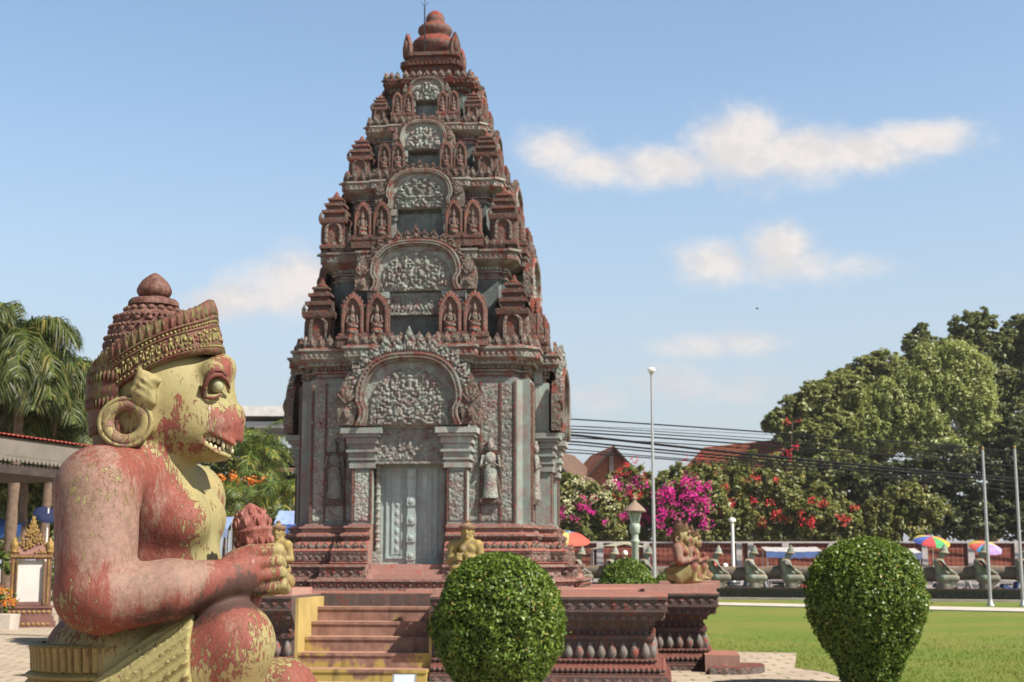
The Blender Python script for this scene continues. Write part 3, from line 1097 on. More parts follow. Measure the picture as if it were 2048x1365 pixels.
def make_monkey():
    root = thing('monkey_statue', 'large peeling red and yellow monkey guardian in the foreground holding a bud', 'statue', ST_O)
    f = field_box(.0042, 50, 680, 560, 1560, 290)
    pose_body(f)
    monkey_head(f)
    V, F = f.mesh()
    body = mesh_obj('body', sub_o(V), F, M_BODY, root, 180)
    red = paint_spots(V, [
        (190, 1000, 150, 130, .75), (205, 915, 170, 75, .75), (270, 945, 130, 60, .45), (120, 1100, 180, 60, .3), (300, 1190, 210, 60, .3), (190, 1130, 190, 110, .70), (240, 1200, 210, 110, .6), (360, 1180, 190, 100, .62), (440, 1165, 150, 60, .45),
        (345, 1030, 90, 62, .40), (320, 1090, 80, 46, .40), (300, 1120, 80, 40, .3), (285, 1120, 190, 40, .5), (430, 1030, -100, 50, .55), (455, 1090, -60, 40, .25),
        (500, 1140, 120, 62, .68), (470, 1250, 180, 78, .50), (440, 1330, 180, 60, .30), (600, 1370, -60, 80, .75),
        (362, 834, 80, 26, .5), (338, 856, 82, 20, .45), (360, 800, 84, 14, .4), (385, 775, 84, 10, .3), (340, 900, 70, 14, .25), (424, 838, 60, 32, .48), (462, 850, 40, 34, .52), (478, 835, 0, 34, .45), (445, 880, 50, 26, .32), (480, 875, 20, 28, .4), (396, 894, 60, 18, .6),
        (445, 735, 30, 34, .75), (408, 772, 84, 16, .45), (430, 750, 70, 18, .6), (470, 880, 0, 24, .35),
        (335, 965, 80, 50, .3), (150, 1250, 60, 70, .35), (300, 1270, 100, 50, -.35), (230, 1270, 120, 50, -.3), (335, 1255, 100, 14, .3), (110, 1260, 60, 40, .35)], .06)
    pale = paint_spots(V, [(165, 1165, 235, 42, -.75), (250, 1128, 245, 26, -.6), (430, 1188, 165, 40, -.6), (350, 1200, 220, 26, -.4), (162, 985, 205, 26, -.6), (150, 1050, 225, 26, -.5), (235, 945, 180, 26, -.4), (195, 1060, 220, 140, .35), (330, 1160, 200, 110, .3), (190, 960, 200, 70, .45), (205, 1040, 220, 70, .40), (225, 1100, 220, 60, .4), (310, 1150, 220, 70, .55), (400, 1150, 180, 50, .35),
                           (110, 1080, 150, 60, .3), (440, 850, 70, 30, .5), (150, 1000, 200, 50, .25), (480, 1110, 110, 30, .2), (450, 1240, 190, 30, .2)], .12)
    grime = paint_spots(V, [(330, 1232, 215, 46, .62), (270, 1245, 235, 40, .5), (395, 1212, 190, 50, .62), (130, 1215, 230, 34, .35), (440, 1195, 150, 44, .55), (495, 1168, 135, 46, .68), (205, 1235, 230, 36, .3), (200, 1262, 190, 40, .3),  # grime on forearm and hand; shade painted into eye sockets and armpit crease
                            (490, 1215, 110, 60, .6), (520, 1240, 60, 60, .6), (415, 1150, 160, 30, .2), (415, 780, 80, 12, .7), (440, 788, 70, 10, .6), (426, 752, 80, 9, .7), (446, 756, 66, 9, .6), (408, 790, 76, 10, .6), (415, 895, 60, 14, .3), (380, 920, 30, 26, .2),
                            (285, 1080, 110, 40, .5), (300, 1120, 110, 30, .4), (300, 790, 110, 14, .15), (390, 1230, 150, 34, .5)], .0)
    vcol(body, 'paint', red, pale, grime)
    white = paint_spots(V, [(208 - 16 * q / 14, 918 + 190 * q / 14, 215 + 62 * q / 14, 10, .13) for q in range(15)] + [(232 - 8 * q / 9, 925 + 120 * q / 9, 205 + 40 * q / 9, 10, .12) for q in range(10)] + [(212, 925, 215, 18, .3), (345, 1165, 220, 40, .25), (368, 1003, 160, 7, .9), (410, 1090, 110, 8, .8),
                            (515, 1090, 90, 20, .8), (508, 1120, 130, 8, .7), (420, 816, 74, 6, .6), (505, 1285, 190, 8, .7)], .0)
    vfloat(body, 'white', white)
    for s in (1, -1):
        b = MB()
        b.ell(P(434, 771, s * 58), (L(13.5), L(15), L(15.5)), 16, 12)
        b.v = sub_o(b.v).tolist()
        b.build('eye', M_EYE, root, 180)
        b = MB()
        up = [(404, 794, 76), (408, 774, 83), (417, 758, 84), (429, 750, 80), (442, 751, 72), (453, 762, 60), (459, 777, 46)]
        lo = [(404, 794, 76), (416, 797, 76), (430, 796, 72), (443, 789, 64)]
        b.tube([P(x, y, s * w) for x, y, w in up], [L(2), L(4.5), L(5.5), L(5.5), L(5), L(4), L(2)], 8)
        b.tube([P(x, y, s * w) for x, y, w in lo], [L(2), L(3), L(3), L(1.5)], 8)
        b.tube([P(x, y - 9, s * (w - 1)) for x, y, w in up[1:-1]], [L(1.5), L(3), L(3), L(3), L(1.5)], 8)
        b.v = sub_o(b.v).tolist()
        b.build('eyelid', M_LID, root, 180)
    # inner mouth and teeth
    b = MB()
    for s in (1, -1):
        up = [(412, 877, 60), (420, 879, 59), (428, 881, 57), (437, 885, 52), (446, 889, 47), (455, 894, 38), (461, 899, 26)]
        lo = [(413, 888, 59), (421, 892, 57), (430, 896, 53), (439, 900, 46), (447, 904, 36), (453, 908, 22)]
        for i, (x, y, w) in enumerate(up):
            b.ell(P(x, y - 3 + (4 if i == 4 else 0), s * (w - 3)), (L(4.4), L(5), L(10.5 if i == 4 else 7.5)), 8, 6)
        for i, (x, y, w) in enumerate(lo):
            b.ell(P(x, y, s * (w - 3)), (L(4.2), L(5), L(7)), 8, 6)
    for w in (-12, 0, 12):
        b.ell(P(463, 903, w), (L(5), L(5), L(6)), 8, 6)
        b.ell(P(453, 906, w), (L(5), L(5), L(5)), 8, 6)
    b.v = sub_o(b.v).tolist()
    b.build('teeth', M_TOOTH, root, 180)
    b = MB()
    b.ell(P(428, 886, 0), (L(27), L(48), L(13)), 20, 10, rot_euler(0, math.radians(21), 0))
    b.v = sub_o(b.v).tolist()
    b.build('mouth_cavity', M_MOUTH, root, 180)
    make_crown(root)
    # ear rings
    for s in (1, -1):
        b = MB()
        c = P(253, 846, s * 96)
        rings = []
        for i in range(40):
            a = 2 * PI * i / 40
            ring = []
            for k in range(14):
                t = 2 * PI * k / 14
                rr = L(37 + 14.5 * math.cos(t) * (1 if abs(math.cos(t)) < .8 else .95))
                ring.append((c[0] + rr * math.cos(a) * 1.02, c[1] - s * L(13) * math.sin(t) * 1.1, c[2] + rr * math.sin(a) * .96))
            rings.append(ring)
        rings.append(rings[0])
        b.loft(rings, True, False)
        b.tube([(c[0] + L(49) * math.cos(a) * 1.02, c[1] - s * L(9), c[2] + L(48) * math.sin(a) * .96) for a in [2 * PI * i / 40 for i in range(41)]], L(5), 8, False)
        b.v = sub_o(b.v).tolist()
        e = b.build('earring', M_BODY, root, 180)
        Vw = np.array(e.data.attributes['position'].data[0].vector) if False else np.array([v.co for v in e.data.vertices]) + np.array(ST_O)
        vcol(e, 'paint', paint_spots(Vw, [(253, 815, s * 108, 26, .5), (230, 850, s * 108, 22, .35), (275, 880, s * 108, 20, .4), (240, 885, s * 108, 16, .35)], .16), np.full(len(Vw), .5), np.full(len(Vw), .02))
        vfloat(e, 'white', np.zeros(len(Vw)))
    make_cloth(root)
    make_bud(root)
    return root


def make_crown(root):
    b = MB()
    FWD = Vector((math.cos(math.radians(28)), 0, math.sin(math.radians(28))))
    LAT = Vector((0, -1, 0))
    s = SD / SPX

    def ring_pt(t, th, out=0.0):
        """t 0 lower edge .. 1 upper edge, th angle from the forehead"""
        cl, cu = Vector(P(318, 775)), Vector(P(308, 679))
        c = cl.lerp(cu, t)
        a = L(141 * (1 - t) + 129 * t) + out
        bb = L(104 * (1 - t) + 106 * t) + out
        p = c + FWD * (a * math.cos(th)) + LAT * (bb * math.sin(th))
        front = max(0, math.cos(th)) ** 9
        p.z += L(19) * front * t + L(17) * (math.sin(th) ** 2) * (1 - t) + L(4) * (math.sin(th) ** 2)
        p.x -= L(6) * front * t
        return p

    N = 96
    prof = [(-.02, -.004), (0, .006), (.05, .009), (.09, .005), (.14, .008), (.17, .004), (.2, .004), (.48, .005), (.5, .009), (.53, .009), (.55, .005), (.62, .006),
            (.64, .011), (.68, .011), (.70, .007), (.86, .011), (.96, .012), (1.0, .004), (1.0, -.02)]
    rings = [[ring_pt(t, 2 * PI * k / N, o) for k in range(N)] for t, o in prof]
    b.mi = 2
    b.loft(rings, True, False)
    b.mi = 1

    def normal_at(t, th):
        e = 1e-3
        u = (ring_pt(t, th + e) - ring_pt(t, th - e)).normalized()
        v = (ring_pt(t + .01, th) - ring_pt(t - .01, th)).normalized()
        return u, v, u.cross(v).normalized()

    def place(t, th, size, out=0.0, tilt=0.0):
        u, v, n = normal_at(t, th)
        p = ring_pt(t, th, .006 + out)
        M = Matrix((u, v, n)).transposed()
        b.ell(p, size, 7, 5, M)
    rng = random.Random(4)
    for i in range(100):
        th = 2 * PI * i / 100
        place(.585, th, (.0034, .0034, .0034), 0)
        place(.115, th, (.0034, .0034, .0034), 0)
    # tall leaf row on the upper edge
    b.mi = 2
    for i in range(54):
        th = 2 * PI * (i + .5) / 54
        for k, dx in ((0, 0), (1, .02), (1, -.02)):
            place(.84, th + dx, (.0032 if k else .0046, .0165 if k else .019, .004 if k else .0062), .002)
    # flowered band
    b.mi = 1
    for i in range(66):
        th = 2 * PI * i / 66
        for t in (.26, .34, .42):
            dth = rng.uniform(-.03, .03)
            sz = rng.uniform(.003, .0052)
            place(t + rng.uniform(-.03, .03), th + dth, (sz, sz * rng.uniform(.8, 1.5), sz), -.001)
        place(.30, th + .05, (.0017, .009, .0035), -.001)
    # peak over the forehead
    # stacked tiers of the cone
    b.mi = 0
    ax0, ax1 = Vector(P(303, 700)), Vector(P(310, 560))
    axis = (ax1 - ax0).normalized()
    lat = axis.cross(Vector((0, 1, 0))).normalized()
    M = Matrix((lat, axis.cross(lat), axis)).transposed()

    def on_axis(py):
        f_ = (700 - py) / 140.0
        return ax0.lerp(ax1, f_)
    prof = [(96, 735), (97, 712), (92, 700), (90, 690), (91, 684), (86, 676), (82, 668), (82, 660), (77, 655), (74, 649), (76, 643), (71, 636), (63, 632), (58, 629), (54, 622), (46, 620),
            (46, 617), (51, 614), (50, 606), (46, 601), (30, 600), (28, 596), (32, 592), (35, 586), (35, 581), (31, 572), (25, 563), (17, 556), (9, 550), (3, 547), (0.3, 546)]
    pr = [(L(r), (on_axis(y) - ax0).length * (1 if y <= 700 else -1)) for r, y in prof]
    b.lathe(pr, 40, ax0, M)

    def beads(py, r, n, size, ph=0.0):
        c = on_axis(py)
        for i in range(n):
            a = 2 * PI * (i + ph) / n
            q = M @ Vector((L(r) * math.cos(a), L(r) * math.sin(a), 0))
            Mr = M @ rot_euler(0, 0, a)
            b.ell(c + q, size, 7, 5, Mr)
    beads(624, 54, 18, (.007, .0095, .007))
    beads(640, 76, 44, (.004, .0038, .0038))
    beads(648, 75, 20, (.005, .0095, .006), .5)
    beads(660, 84, 46, (.004, .0038, .0038))
    beads(670, 84, 24, (.0045, .009, .008))
    beads(683, 92, 52, (.004, .0036, .0036))
    beads(698, 92, 28, (.005, .009, .010), .5)
    beads(718, 96, 28, (.005, .009, .012))
    # guard down the nape
    b.mi = 2
    rings = []
    for i in range(15):
        t = i / 14
        y = 740 + 164 * t
        rx = 84 + 5 * math.sin(t * PI) - 12 * t * t
        ly = 100 - 8 * t
        c = Vector(P(268 - 4 * math.sin(t * PI), y))
        ring = []
        for k in range(25):
            a = PI * .5 + PI * k / 24
            d = L(3.0) * (1 if i in (4, 5, 9, 10, 13) else 0)
            ring.append(c + Vector((math.cos(a) * (L(rx) + d), -math.sin(a) * (L(ly) + d), 0)))
        rings.append(ring)
    b.loft(rings, False, False)
    for y, n in ((765, 30), (815, 30), (865, 30)):
        t = (y - 740) / 164
        for k in range(n):
            a = PI * .5 + PI * (k + .5) / n
            c = Vector(P(268 - 4 * math.sin(t * PI), y))
            rx = 84 + 5 * math.sin(t * PI) - 12 * t * t
            b.ell(c + Vector((math.cos(a) * L(rx), -math.sin(a) * L(100 - 8 * t), 0)), (.0045, .006, .014), 6, 5)
    b.v = sub_o(b.v).tolist()
    b.build('crown', [M_CROWNR, M_CROWNY, M_CROWNM], root, 50)


def make_cloth(root):
    # fluted cloth over the raised thigh and round the hips
    f = field_box(.0042, 20, 560, 1180, 1570, 290)
    a, c = Vector(P(225, 1447, 105)), Vector(P(463, 1289, 122))
    ax = (c - a).normalized()
    up = Vector((0, 0, 1))
    e1 = (up - ax * up.dot(ax)).normalized()
    e2 = ax.cross(e1)

    def flute(X, t):
        q = [X[i] - a[i] for i in range(3)]
        u = sum(q[i] * e1[i] for i in range(3))
        v = sum(q[i] * e2[i] for i in range(3))
        s = sum(q[i] * ax[i] for i in range(3))
        an = np.arctan2(v, u) + s * .9
        return (.013 * np.abs(np.sin(an * 15.0 + .5 * np.sin(s * 14))) ** .8).astype(np.float32)
    f.cap(a, c, L(117, 105), L(101, 122), .01, 'add', flute)
    n = ax
    f.half(P(406, 1310, 122), (.94, -.1, .10), .003)
    f.ell(P(206, 1425, 0), Rr((150, 102, 150)), .03)
    f.cap(P(250, 1452, -112), P(500, 1400, -104), L(101, -112), L(82, -104), .02)
    f.half(P(470, 1400, -100), (1, 0, .1), .004)
    V, F = f.mesh()
    mesh_obj('loincloth', sub_o(V), F, M_CLOTHP, root, 180)
    # pleated belt
    b = MB()
    prof = [(1282, 128, 0), (1283, 146, 0), (1288, 151, 1), (1300, 149, 1), (1320, 148, 1), (1333, 148, 1), (1336, 144, 0), (1338, 150, 0), (1342, 156, 0), (1347, 157, 0), (1351, 151, 0),
            (1353, 152, 0), (1358, 157, 0), (1363, 156, 0), (1366, 146, 0)]
    N = 220
    rings = []
    for y, r, fl in prof:
        ring = []
        c = Vector(P(222, y))
        for k in range(N):
            th = 2 * PI * k / N
            rr = L(r) - (L(6.0) * (abs(math.sin(th * 29)) ** .35 < .72) if fl else 0)
            ring.append(c + Vector((math.cos(th) * rr, math.sin(th) * rr * 1.14, 0)))
        rings.append(ring)
    rings.reverse()
    b.loft(rings, True, False)
    b.v = sub_o(b.v).tolist()
    b.build('belt', M_BELTP, root, 30)


def make_bud(root):
    b = MB()
    a, c = Vector(P(511, 1104, 62)), Vector(P(500, 1013, 60))
    axis = (c - a).normalized()
    lat = axis.cross(Vector((0, 1, 0))).normalized()
    M = Matrix((lat, axis.cross(lat), axis)).transposed()
    prof = [(24, -2), (28, 8), (34, 20), (36, 30), (36.5, 36), (39, 39), (39, 43), (35, 47), (34.5, 58), (31, 68), (25, 79), (17, 87), (9, 93), (3, 96), (.5, 97)]
    b.lathe([(L(r, 60), L(z, 60)) for r, z in prof], 32, a, M)
    for z, r, n, sz in ((20, 32, 9, (.0045, .0115, .017)), (56, 32, 9, (.0045, .0112, .016)), (75, 23, 9, (.003, .006, .012))):
        for i in range(n):
            an = 2 * PI * (i + (z > 60) * .5) / n
            Mr = M @ rot_euler(0, 0, an)
            p = a + M @ Vector((L(r, 60) * math.cos(an), L(r, 60) * math.sin(an), L(z, 60)))
            b.ell(p, sz, 8, 6, Mr)
            b.ell(p + M @ Vector((L(3) * math.cos(an), L(3) * math.sin(an), 0)), (.006, .0045, sz[2] * .6), 6, 5, Mr)
    b.tube([P(510, 1105, 62), P(506, 1200, 70), P(504, 1222, 74)], [L(17), L(17), L(12)], 12)
    b.v = sub_o(b.v).tolist()
    b.build('flower_bud', M_BUD, root, 180)


MONKEY = make_monkey()


def make_guardian():
    root = thing('guardian_statue', 'seated yellow guardian statue in a flat brown hat to the right of the stairs', 'statue', ST_O)
    f = field_box(.0075, 50, 680, 660, 1560, 290)
    pose_body(f)
    human_head(f)
    V, F = f.mesh()
    mesh_obj('body', sub_o(V), F, M_GUARD, root, 180)
    b = MB()
    c = Vector(P(322, 776))
    prof = [(78, 28), (92, 22), (102, 4), (106, -14), (104, -24), (90, -34), (62, -44), (40, -52), (30, -60), (27, -72), (30, -84), (24, -94), (12, -102), (1, -105)]
    prof = [(r, -z) for r, z in prof]
    b.lathe([(L(r), L(z)) for r, z in prof], 32, c)
    b.v = sub_o(b.v).tolist()
    b.build('hat', M_GHAT, root, 40)
    # cape plate behind the far shoulder, cloth and belt as on the others
    f = field_box(.0075, 20, 560, 1180, 1570, 290)
    f.cap(P(225, 1447, 105), P(463, 1289, 122), L(100, 105), L(86, 122), .01)
    f.half(P(394, 1310, 122), (.94, -.1, .1), .003)
    f.ell(P(206, 1425, 0), Rr((150, 102, 150)), .03)
    f.cap(P(250, 1452, -112), P(500, 1400, -104), L(101, -112), L(82, -104), .02)
    V, F = f.mesh()
    mesh_obj('loincloth', sub_o(V), F, M_GUARD, root, 180)
    return root


GUARD = make_guardian()


def make_deva():
    """kneeling figure in a conical hat that holds the serpent, facing +x"""
    root = thing('serpent_bearer_statue', 'weathered green kneeling statue holding the stone serpent', 'statue')
    f = Field((-.75, -.42, -.02), (.95, .42, 2.1), .022)
    f.cap((.02, 0, .58), (-.15, 0, 1.16), .29, .25, .08)
    f.ell((-.14, 0, 1.14), (.22, .36, .19), .06)
    f.cap((-.08, 0, 1.25), (-.03, 0, 1.42), .12, .10, .05)
    f.ell((0, 0, 1.52), (.155, .135, .17), .03)
    f.ell((.12, 0, 1.5), (.04, .03, .06), .03)
    for s in (1, -1):
        f.cap((-.12, s * .33, 1.2), (.18, s * .36, .88), .115, .095, .03)
        f.cap((.18, s * .36, .88), (.56, s * .22, .66), .09, .065, .03)
        f.cap((.02, s * .18, .48), (.56, s * .2, .46), .22, .16, .05)
        f.cap((.56, s * .2, .44), (.32, s * .2, .14), .14, .11, .04)
        f.cap((.32, s * .2, .08), (.54, s * .2, .06), .09, .06, .03)
    f.ell((0, 0, .5), (.36, .36, .27), .06)
    f.cap((.12, 0, .3), (.14, 0, .0), .30, .34, .06)
    V, F = f.mesh()
    mesh_obj('body', V, F, M_DEVA, root, 180)
    b = MB()
    b.lathe([(.12, 1.56), (.23, 1.60), (.24, 1.63), (.18, 1.67), (.16, 1.72), (.145, 1.80), (.11, 1.86), (.075, 1.90), (.07, 1.94), (.04, 1.99), (.002, 2.02)], 18, (-.02, 0, 0), rot_euler(0, .08, 0))
    b.build('hat', M_DEVA, root, 40)
    return root


DEVA = make_deva()
# ------------------------------------------------------------------ the temple tower
AX = Vector((-1.585, 28.0, 0))
ROT = -math.radians(6.0)
PZ = 1.25                        # top of the terrace


def local_to_world(x, y, z=0.0):
    q = rotz2((x, y), ROT)
    return Vector((AX.x + q[0], AX.y + q[1], z))


def plan(pts):
    """eighth of a redented plan -> closed polygon, counter-clockwise; pts run from the front middle to the diagonal"""
    half = pts + [(y, x) for x, y in reversed(pts)]
    # half: (x, depth) for the corner front-right
    q = []
    for k in range(4):
        a = k * PI / 2
        for x, d in half:
            p = (x, -d)
            q.append((round(p[0] * math.cos(a) - p[1] * math.sin(a), 5), round(p[0] * math.sin(a) + p[1] * math.cos(a), 5)))
    out = []
    for p in q:
        if not out or (abs(out[-1][0] - p[0]) + abs(out[-1][1] - p[1])) > 1e-4:
            out.append(p)
    if abs(out[0][0] - out[-1][0]) + abs(out[0][1] - out[-1][1]) < 1e-4:
        out.pop()
    # drop points in the middle of a straight run
    res = []
    n = len(out)
    for i in range(n):
        a, b, c = out[i - 1], out[i], out[(i + 1) % n]
        if abs((b[0] - a[0]) * (c[1] - b[1]) - (b[1] - a[1]) * (c[0] - b[0])) > 1e-7:
            res.append(b)
    return res


def offset(poly, o, wt=None):
    """axis aligned polygon pushed outwards; wt(a,b) scales the push of an edge"""
    n = len(poly)
    res = []
    for i in range(n):
        a, b, c = poly[i - 1], poly[i], poly[(i + 1) % n]

        def nrm(p, q):
            dx, dy = q[0] - p[0], q[1] - p[1]
            l = math.hypot(dx, dy)
            return (dy / l, -dx / l)
        n1, n2 = nrm(a, b), nrm(b, c)
        w1, w2 = (wt(a, b), wt(b, c)) if wt else (1, 1)
        res.append((b[0] + o * (n1[0] * w1 + n2[0] * w2), b[1] + o * (n1[1] * w1 + n2[1] * w2)))
    return res


def moulding(mb, poly, prof, cap=True, wt=None):
    rings = []
    for z, o in prof:
        rings.append([(x, y, z) for x, y in offset(poly, o, wt)])
    mb.loft(rings, True, cap)


def edges(poly):
    n = len(poly)
    for i in range(n):
        a, b = poly[i], poly[(i + 1) % n]
        l = math.hypot(b[0] - a[0], b[1] - a[1])
        if l < 1e-6:
            yield a, b, 0.0, (1, 0), (0, -1)
            continue
        d = ((b[0] - a[0]) / l, (b[1] - a[1]) / l)
        yield a, b, l, d, (d[1], -d[0])


def row_along(mb, T, poly, z, o, spacing, margin=.02, keep=None, scale=1.0, wt=None):
    """ornaments in a row on every face of a plan; template local x along face, y outwards(-), z up"""
    mats = []
    for (a, b, l, d, nrm), (a0, b0, *_r) in zip(edges(offset(poly, o, wt)), edges(poly)):
        if l < 1e-6 or (wt and wt(a0, b0) == 0):
            continue
        if keep and not keep(a, b, nrm):
            continue
        n = max(1, int(round((l - 2 * margin) / spacing)))
        sp = (l - 2 * margin) / n
        if l < spacing * .5:
            continue
        for i in range(n):
            t = margin + sp * (i + .5)
            k = sp / spacing
            M = Matrix(((d[0] * k * scale, -nrm[0] * scale, 0, a[0] + d[0] * t), (d[1] * k * scale, -nrm[1] * scale, 0, a[1] + d[1] * t), (0, 0, scale, z), (0, 0, 0, 1)))
            mats.append(M)
    mb.stamp(T, mats)


def petal_T(w, h, d):
    def fn(b):
        b.ell((0, 0, h * .5), (w * .46, d, h * .5), 7, 5)
    return template(fn)


def drop_T(w, h, d):
    def fn(b):
        b.lathe([(w * .2, 0), (w * .46, h * .25), (w * .42, h * .5), (w * .2, h * .85), (w * .05, h)], 7, (0, 0, 0), None, 1, d / (w * .46))
    return template(fn)


def rosette_T(w, h, d):
    def fn(b):
        x, z = w * .46, h * .46
        b.raw([(-x, 0, 0), (0, 0, -z), (x, 0, 0), (0, 0, z), (0, -d, 0)], [(0, 1, 4), (1, 2, 4), (2, 3, 4), (3, 0, 4)])
        for sx in (-1, 1):
            for sz in (-1, 1):
                b.box((sx * w * .38, -d * .3, sz * h * .38), (w * .14, d * .6, h * .14))
        b.box((0, -d * .2, h * .49), (w, d * .9, h * .06))
        b.box((0, -d * .2, -h * .49), (w, d * .9, h * .06))
    return template(fn)


def leaf_T(w, h, d):
    def fn(b):
        pts = [(-.5, 0), (.5, 0), (.52, .35), (.32, .68), (.12, .86), (0, 1.0), (-.12, .86), (-.32, .68), (-.52, .35)]
        b.prism([(x * w, z * h) for x, z in pts], -d, d * .3)
        b.ell((0, -d, h * .38), (w * .3, d * .8, h * .32), 6, 5)
    return template(fn)


TOWER = thing('temple_tower', 'tall weathered red and grey green carved temple tower with lotus top', 'temple tower', AX, ROT)

SH = plan([(1.04, 2.42), (1.04, 2.13), (1.91, 2.13), (1.91, 1.99)])
SHD = plan([(.68, 2.05), (.68, 2.42), (1.04, 2.42), (1.04, 2.13), (1.91, 2.13), (1.91, 1.99)])   # with the door bays cut out


def w_door(a, b):
    return 0 if max(min(abs(a[0]), abs(a[1])), min(abs(b[0]), abs(b[1]))) < .7 else 1



def tower_base():
    b = MB()
    # two plinths of carved dies, then the flaring foot
    moulding(b, SH, [(PZ - .03, .64), (PZ + .035, .64), (PZ + .04, .60), (PZ + .15, .60), (PZ + .16, .64), (PZ + .20, .64), (PZ + .205, .46)], False)
    moulding(b, SHD, [(PZ + .203, .50), (PZ + .235, .50), (PZ + .24, .465), (PZ + .40, .465), (PZ + .41, .51), (PZ + .455, .51), (PZ + .46, .3)], False, w_door)
    b.build('plinth', M_BASE, TOWER, 30)
    b = MB()
    row_along(b, rosette_T(.14, .11, .035), SH, PZ + .095, .60, .14)
    row_along(b, rosette_T(.17, .15, .035), SHD, PZ + .32, .465, .17, wt=w_door)
    b.build('plinth_rosettes', M_RCARVE, TOWER)
    b = MB()
    z = PZ + .455
    moulding(b, SHD, [(z, .30), (z + .03, .33), (z + .05, .30), (z + .22, .30), (z + .24, .31), (z + .27, .29), (z + .40, .14), (z + .42, .10), (z + .45, .10), (z + .5, .17), (z + .54, .17), (z + .57, .09),
                     (z + .63, .09), (z + .645, .13), (z + .68, .13), (z + .69, .05), (z + .72, .05), (z + .73, -.04)], False, w_door)
    b.build('base_moulding', M_BASE, TOWER, 30)
    b = MB()
    row_along(b, rosette_T(.12, .14, .03), SHD, z + .135, .30, .12, wt=w_door)
    row_along(b, petal_T(.1, .10, .03), SHD, z + .435, .13, .11, wt=w_door)
    row_along(b, leaf_T(.13, .12, .02), SHD, z + .28, .26, .14, wt=w_door)
    b.build('base_petals', M_RCARVE, TOWER, 60)


tower_base()
Z0 = PZ + .455          # floor of the door
Z1 = 5.05               # spring of the main cornice


def cornice_prof(z, s=1.0, out=.0):
    p = [(0, .0), (.03, .05), (.06, .05), (.08, .02), (.13, .02), (.15, .08), (.18, .08), (.20, .04), (.26, .06), (.32, .16), (.35, .22), (.37, .22), (.375, .26), (.53, .26), (.535, .30), (.58, .30), (.585, .24), (.62, .2)]
    return [(z + a * s, b * s + out) for a, b in p]


def tower_shaft():
    b = MB()
    # body walls (with the porch recess built as separate jambs)
    core = plan([(1.91, 2.13), (1.91, 1.99)])
    moulding(b, core, [(Z0 + .6, 0), (Z1 + .02, 0)], True)
    b.build('shaft_wall', M_TEAL, TOWER, 30)
    for k in range(4):
        M = Matrix.Rotation(k * PI / 2, 4, 'Z')
        b = MB()

        def bx(c, s):
            q = M @ Vector(c)
            ss = s if k % 2 == 0 else (s[1], s[0], s[2])
            b.box(q, ss)
        for sx in (-1, 1):
            b = MB()
            bx((sx * .86, -2.27, (Z0 + 4.2) / 2 + .36), (.37, .31, 4.2 - Z0 - .72))
            # capital
            for i, (zz, hh, oo) in enumerate(((3.42, .09, .05), (3.51, .05, .02), (3.56, .14, .06), (3.70, .05, .10), (3.75, .10, .06), (3.85, .12, .10), (3.97, .06, .15), (4.03, .11, .19))):
                bx((sx * .86, -2.27 - oo / 2 + .0, zz + hh / 2), (.37 + 2 * oo, .31 + oo, hh - .001 * i))
            b.build('porch_pier', M_TEAL, TOWER, 30)
        b = MB()
        # pediment back wall over the porch
        bx((0, -2.27, 4.62), (2.1, .27, .95))
        bx((0, -2.2, 5.3), (2.1, .16, .5))
        b.build('porch_gable', M_TEAL, TOWER, 30)
    # panels of relief on the pilasters and walls
    for k in range(4):
        M = Matrix.Rotation(k * PI / 2, 4, 'Z')

        def panel(mb, x, yface, w, z0, z1, t=.02):
            q = M @ Vector((x, yface - t / 2 + .004, (z0 + z1) / 2))
            s = (w, t, z1 - z0) if k % 2 == 0 else (t, w, z1 - z0)
            mb.box(q, s)
        for sx in (-1, 1):
            b = MB()
            R2 = MB()
            panel(b, sx * .86, -2.425, .27, Z0 + .78, 3.36)
            for dx in (-.165, .165):
                panel(R2, sx * .86 + dx, -2.425, .035, Z0 + .76, 3.4, .035)
            # wall bay: carved strips either side of a niche with a standing figure
            panel(b, sx * 1.14, -2.13, .18, Z0 + .78, 4.95)
            panel(b, sx * 1.73, -2.13, .20, Z0 + .78, 4.95)
            panel(b, sx * 1.43, -2.13, .36, 3.75, 4.95)
            panel(b, sx * 1.43, -2.13, .36, Z0 + .78, Z0 + 1.05)
            for xx in (1.245, 1.615, 1.87):
                panel(R2, sx * xx, -2.13, .035, Z0 + .76, 5.0, .04)
            panel(R2, sx * 1.43, -2.13, .36, 3.68, 3.73, .05)
            b.build('relief_panels', M_TCARVE, TOWER)
            R2.build('red_ribs', M_RED, TOWER)


tower_shaft()


def figure_mesh(mb, x, y, z, h):
    """small standing devata in relief"""
    mb.ell((x, y, z + h * .93), (h * .06, h * .06, h * .09), 8, 6)
    mb.lathe([(h * .05, 0), (h * .02, h * .1)], 7, (x, y, z + h * .98))
    mb.ell((x, y, z + h * .70), (h * .12, h * .07, h * .13), 8, 6)
    mb.lathe([(h * .15, 0), (h * .13, h * .15), (h * .11, h * .35), (h * .12, h * .5), (h * .085, h * .6)], 9, (x, y, z), None, 1, .6)
    for s in (-1, 1):
        mb.tube([(x + s * h * .13, y, z + h * .77), (x + s * h * .17, y - h * .02, z + h * .56), (x + s * h * .06, y - h * .08, z + h * .62)], [h * .035, h * .03, h * .025], 6)


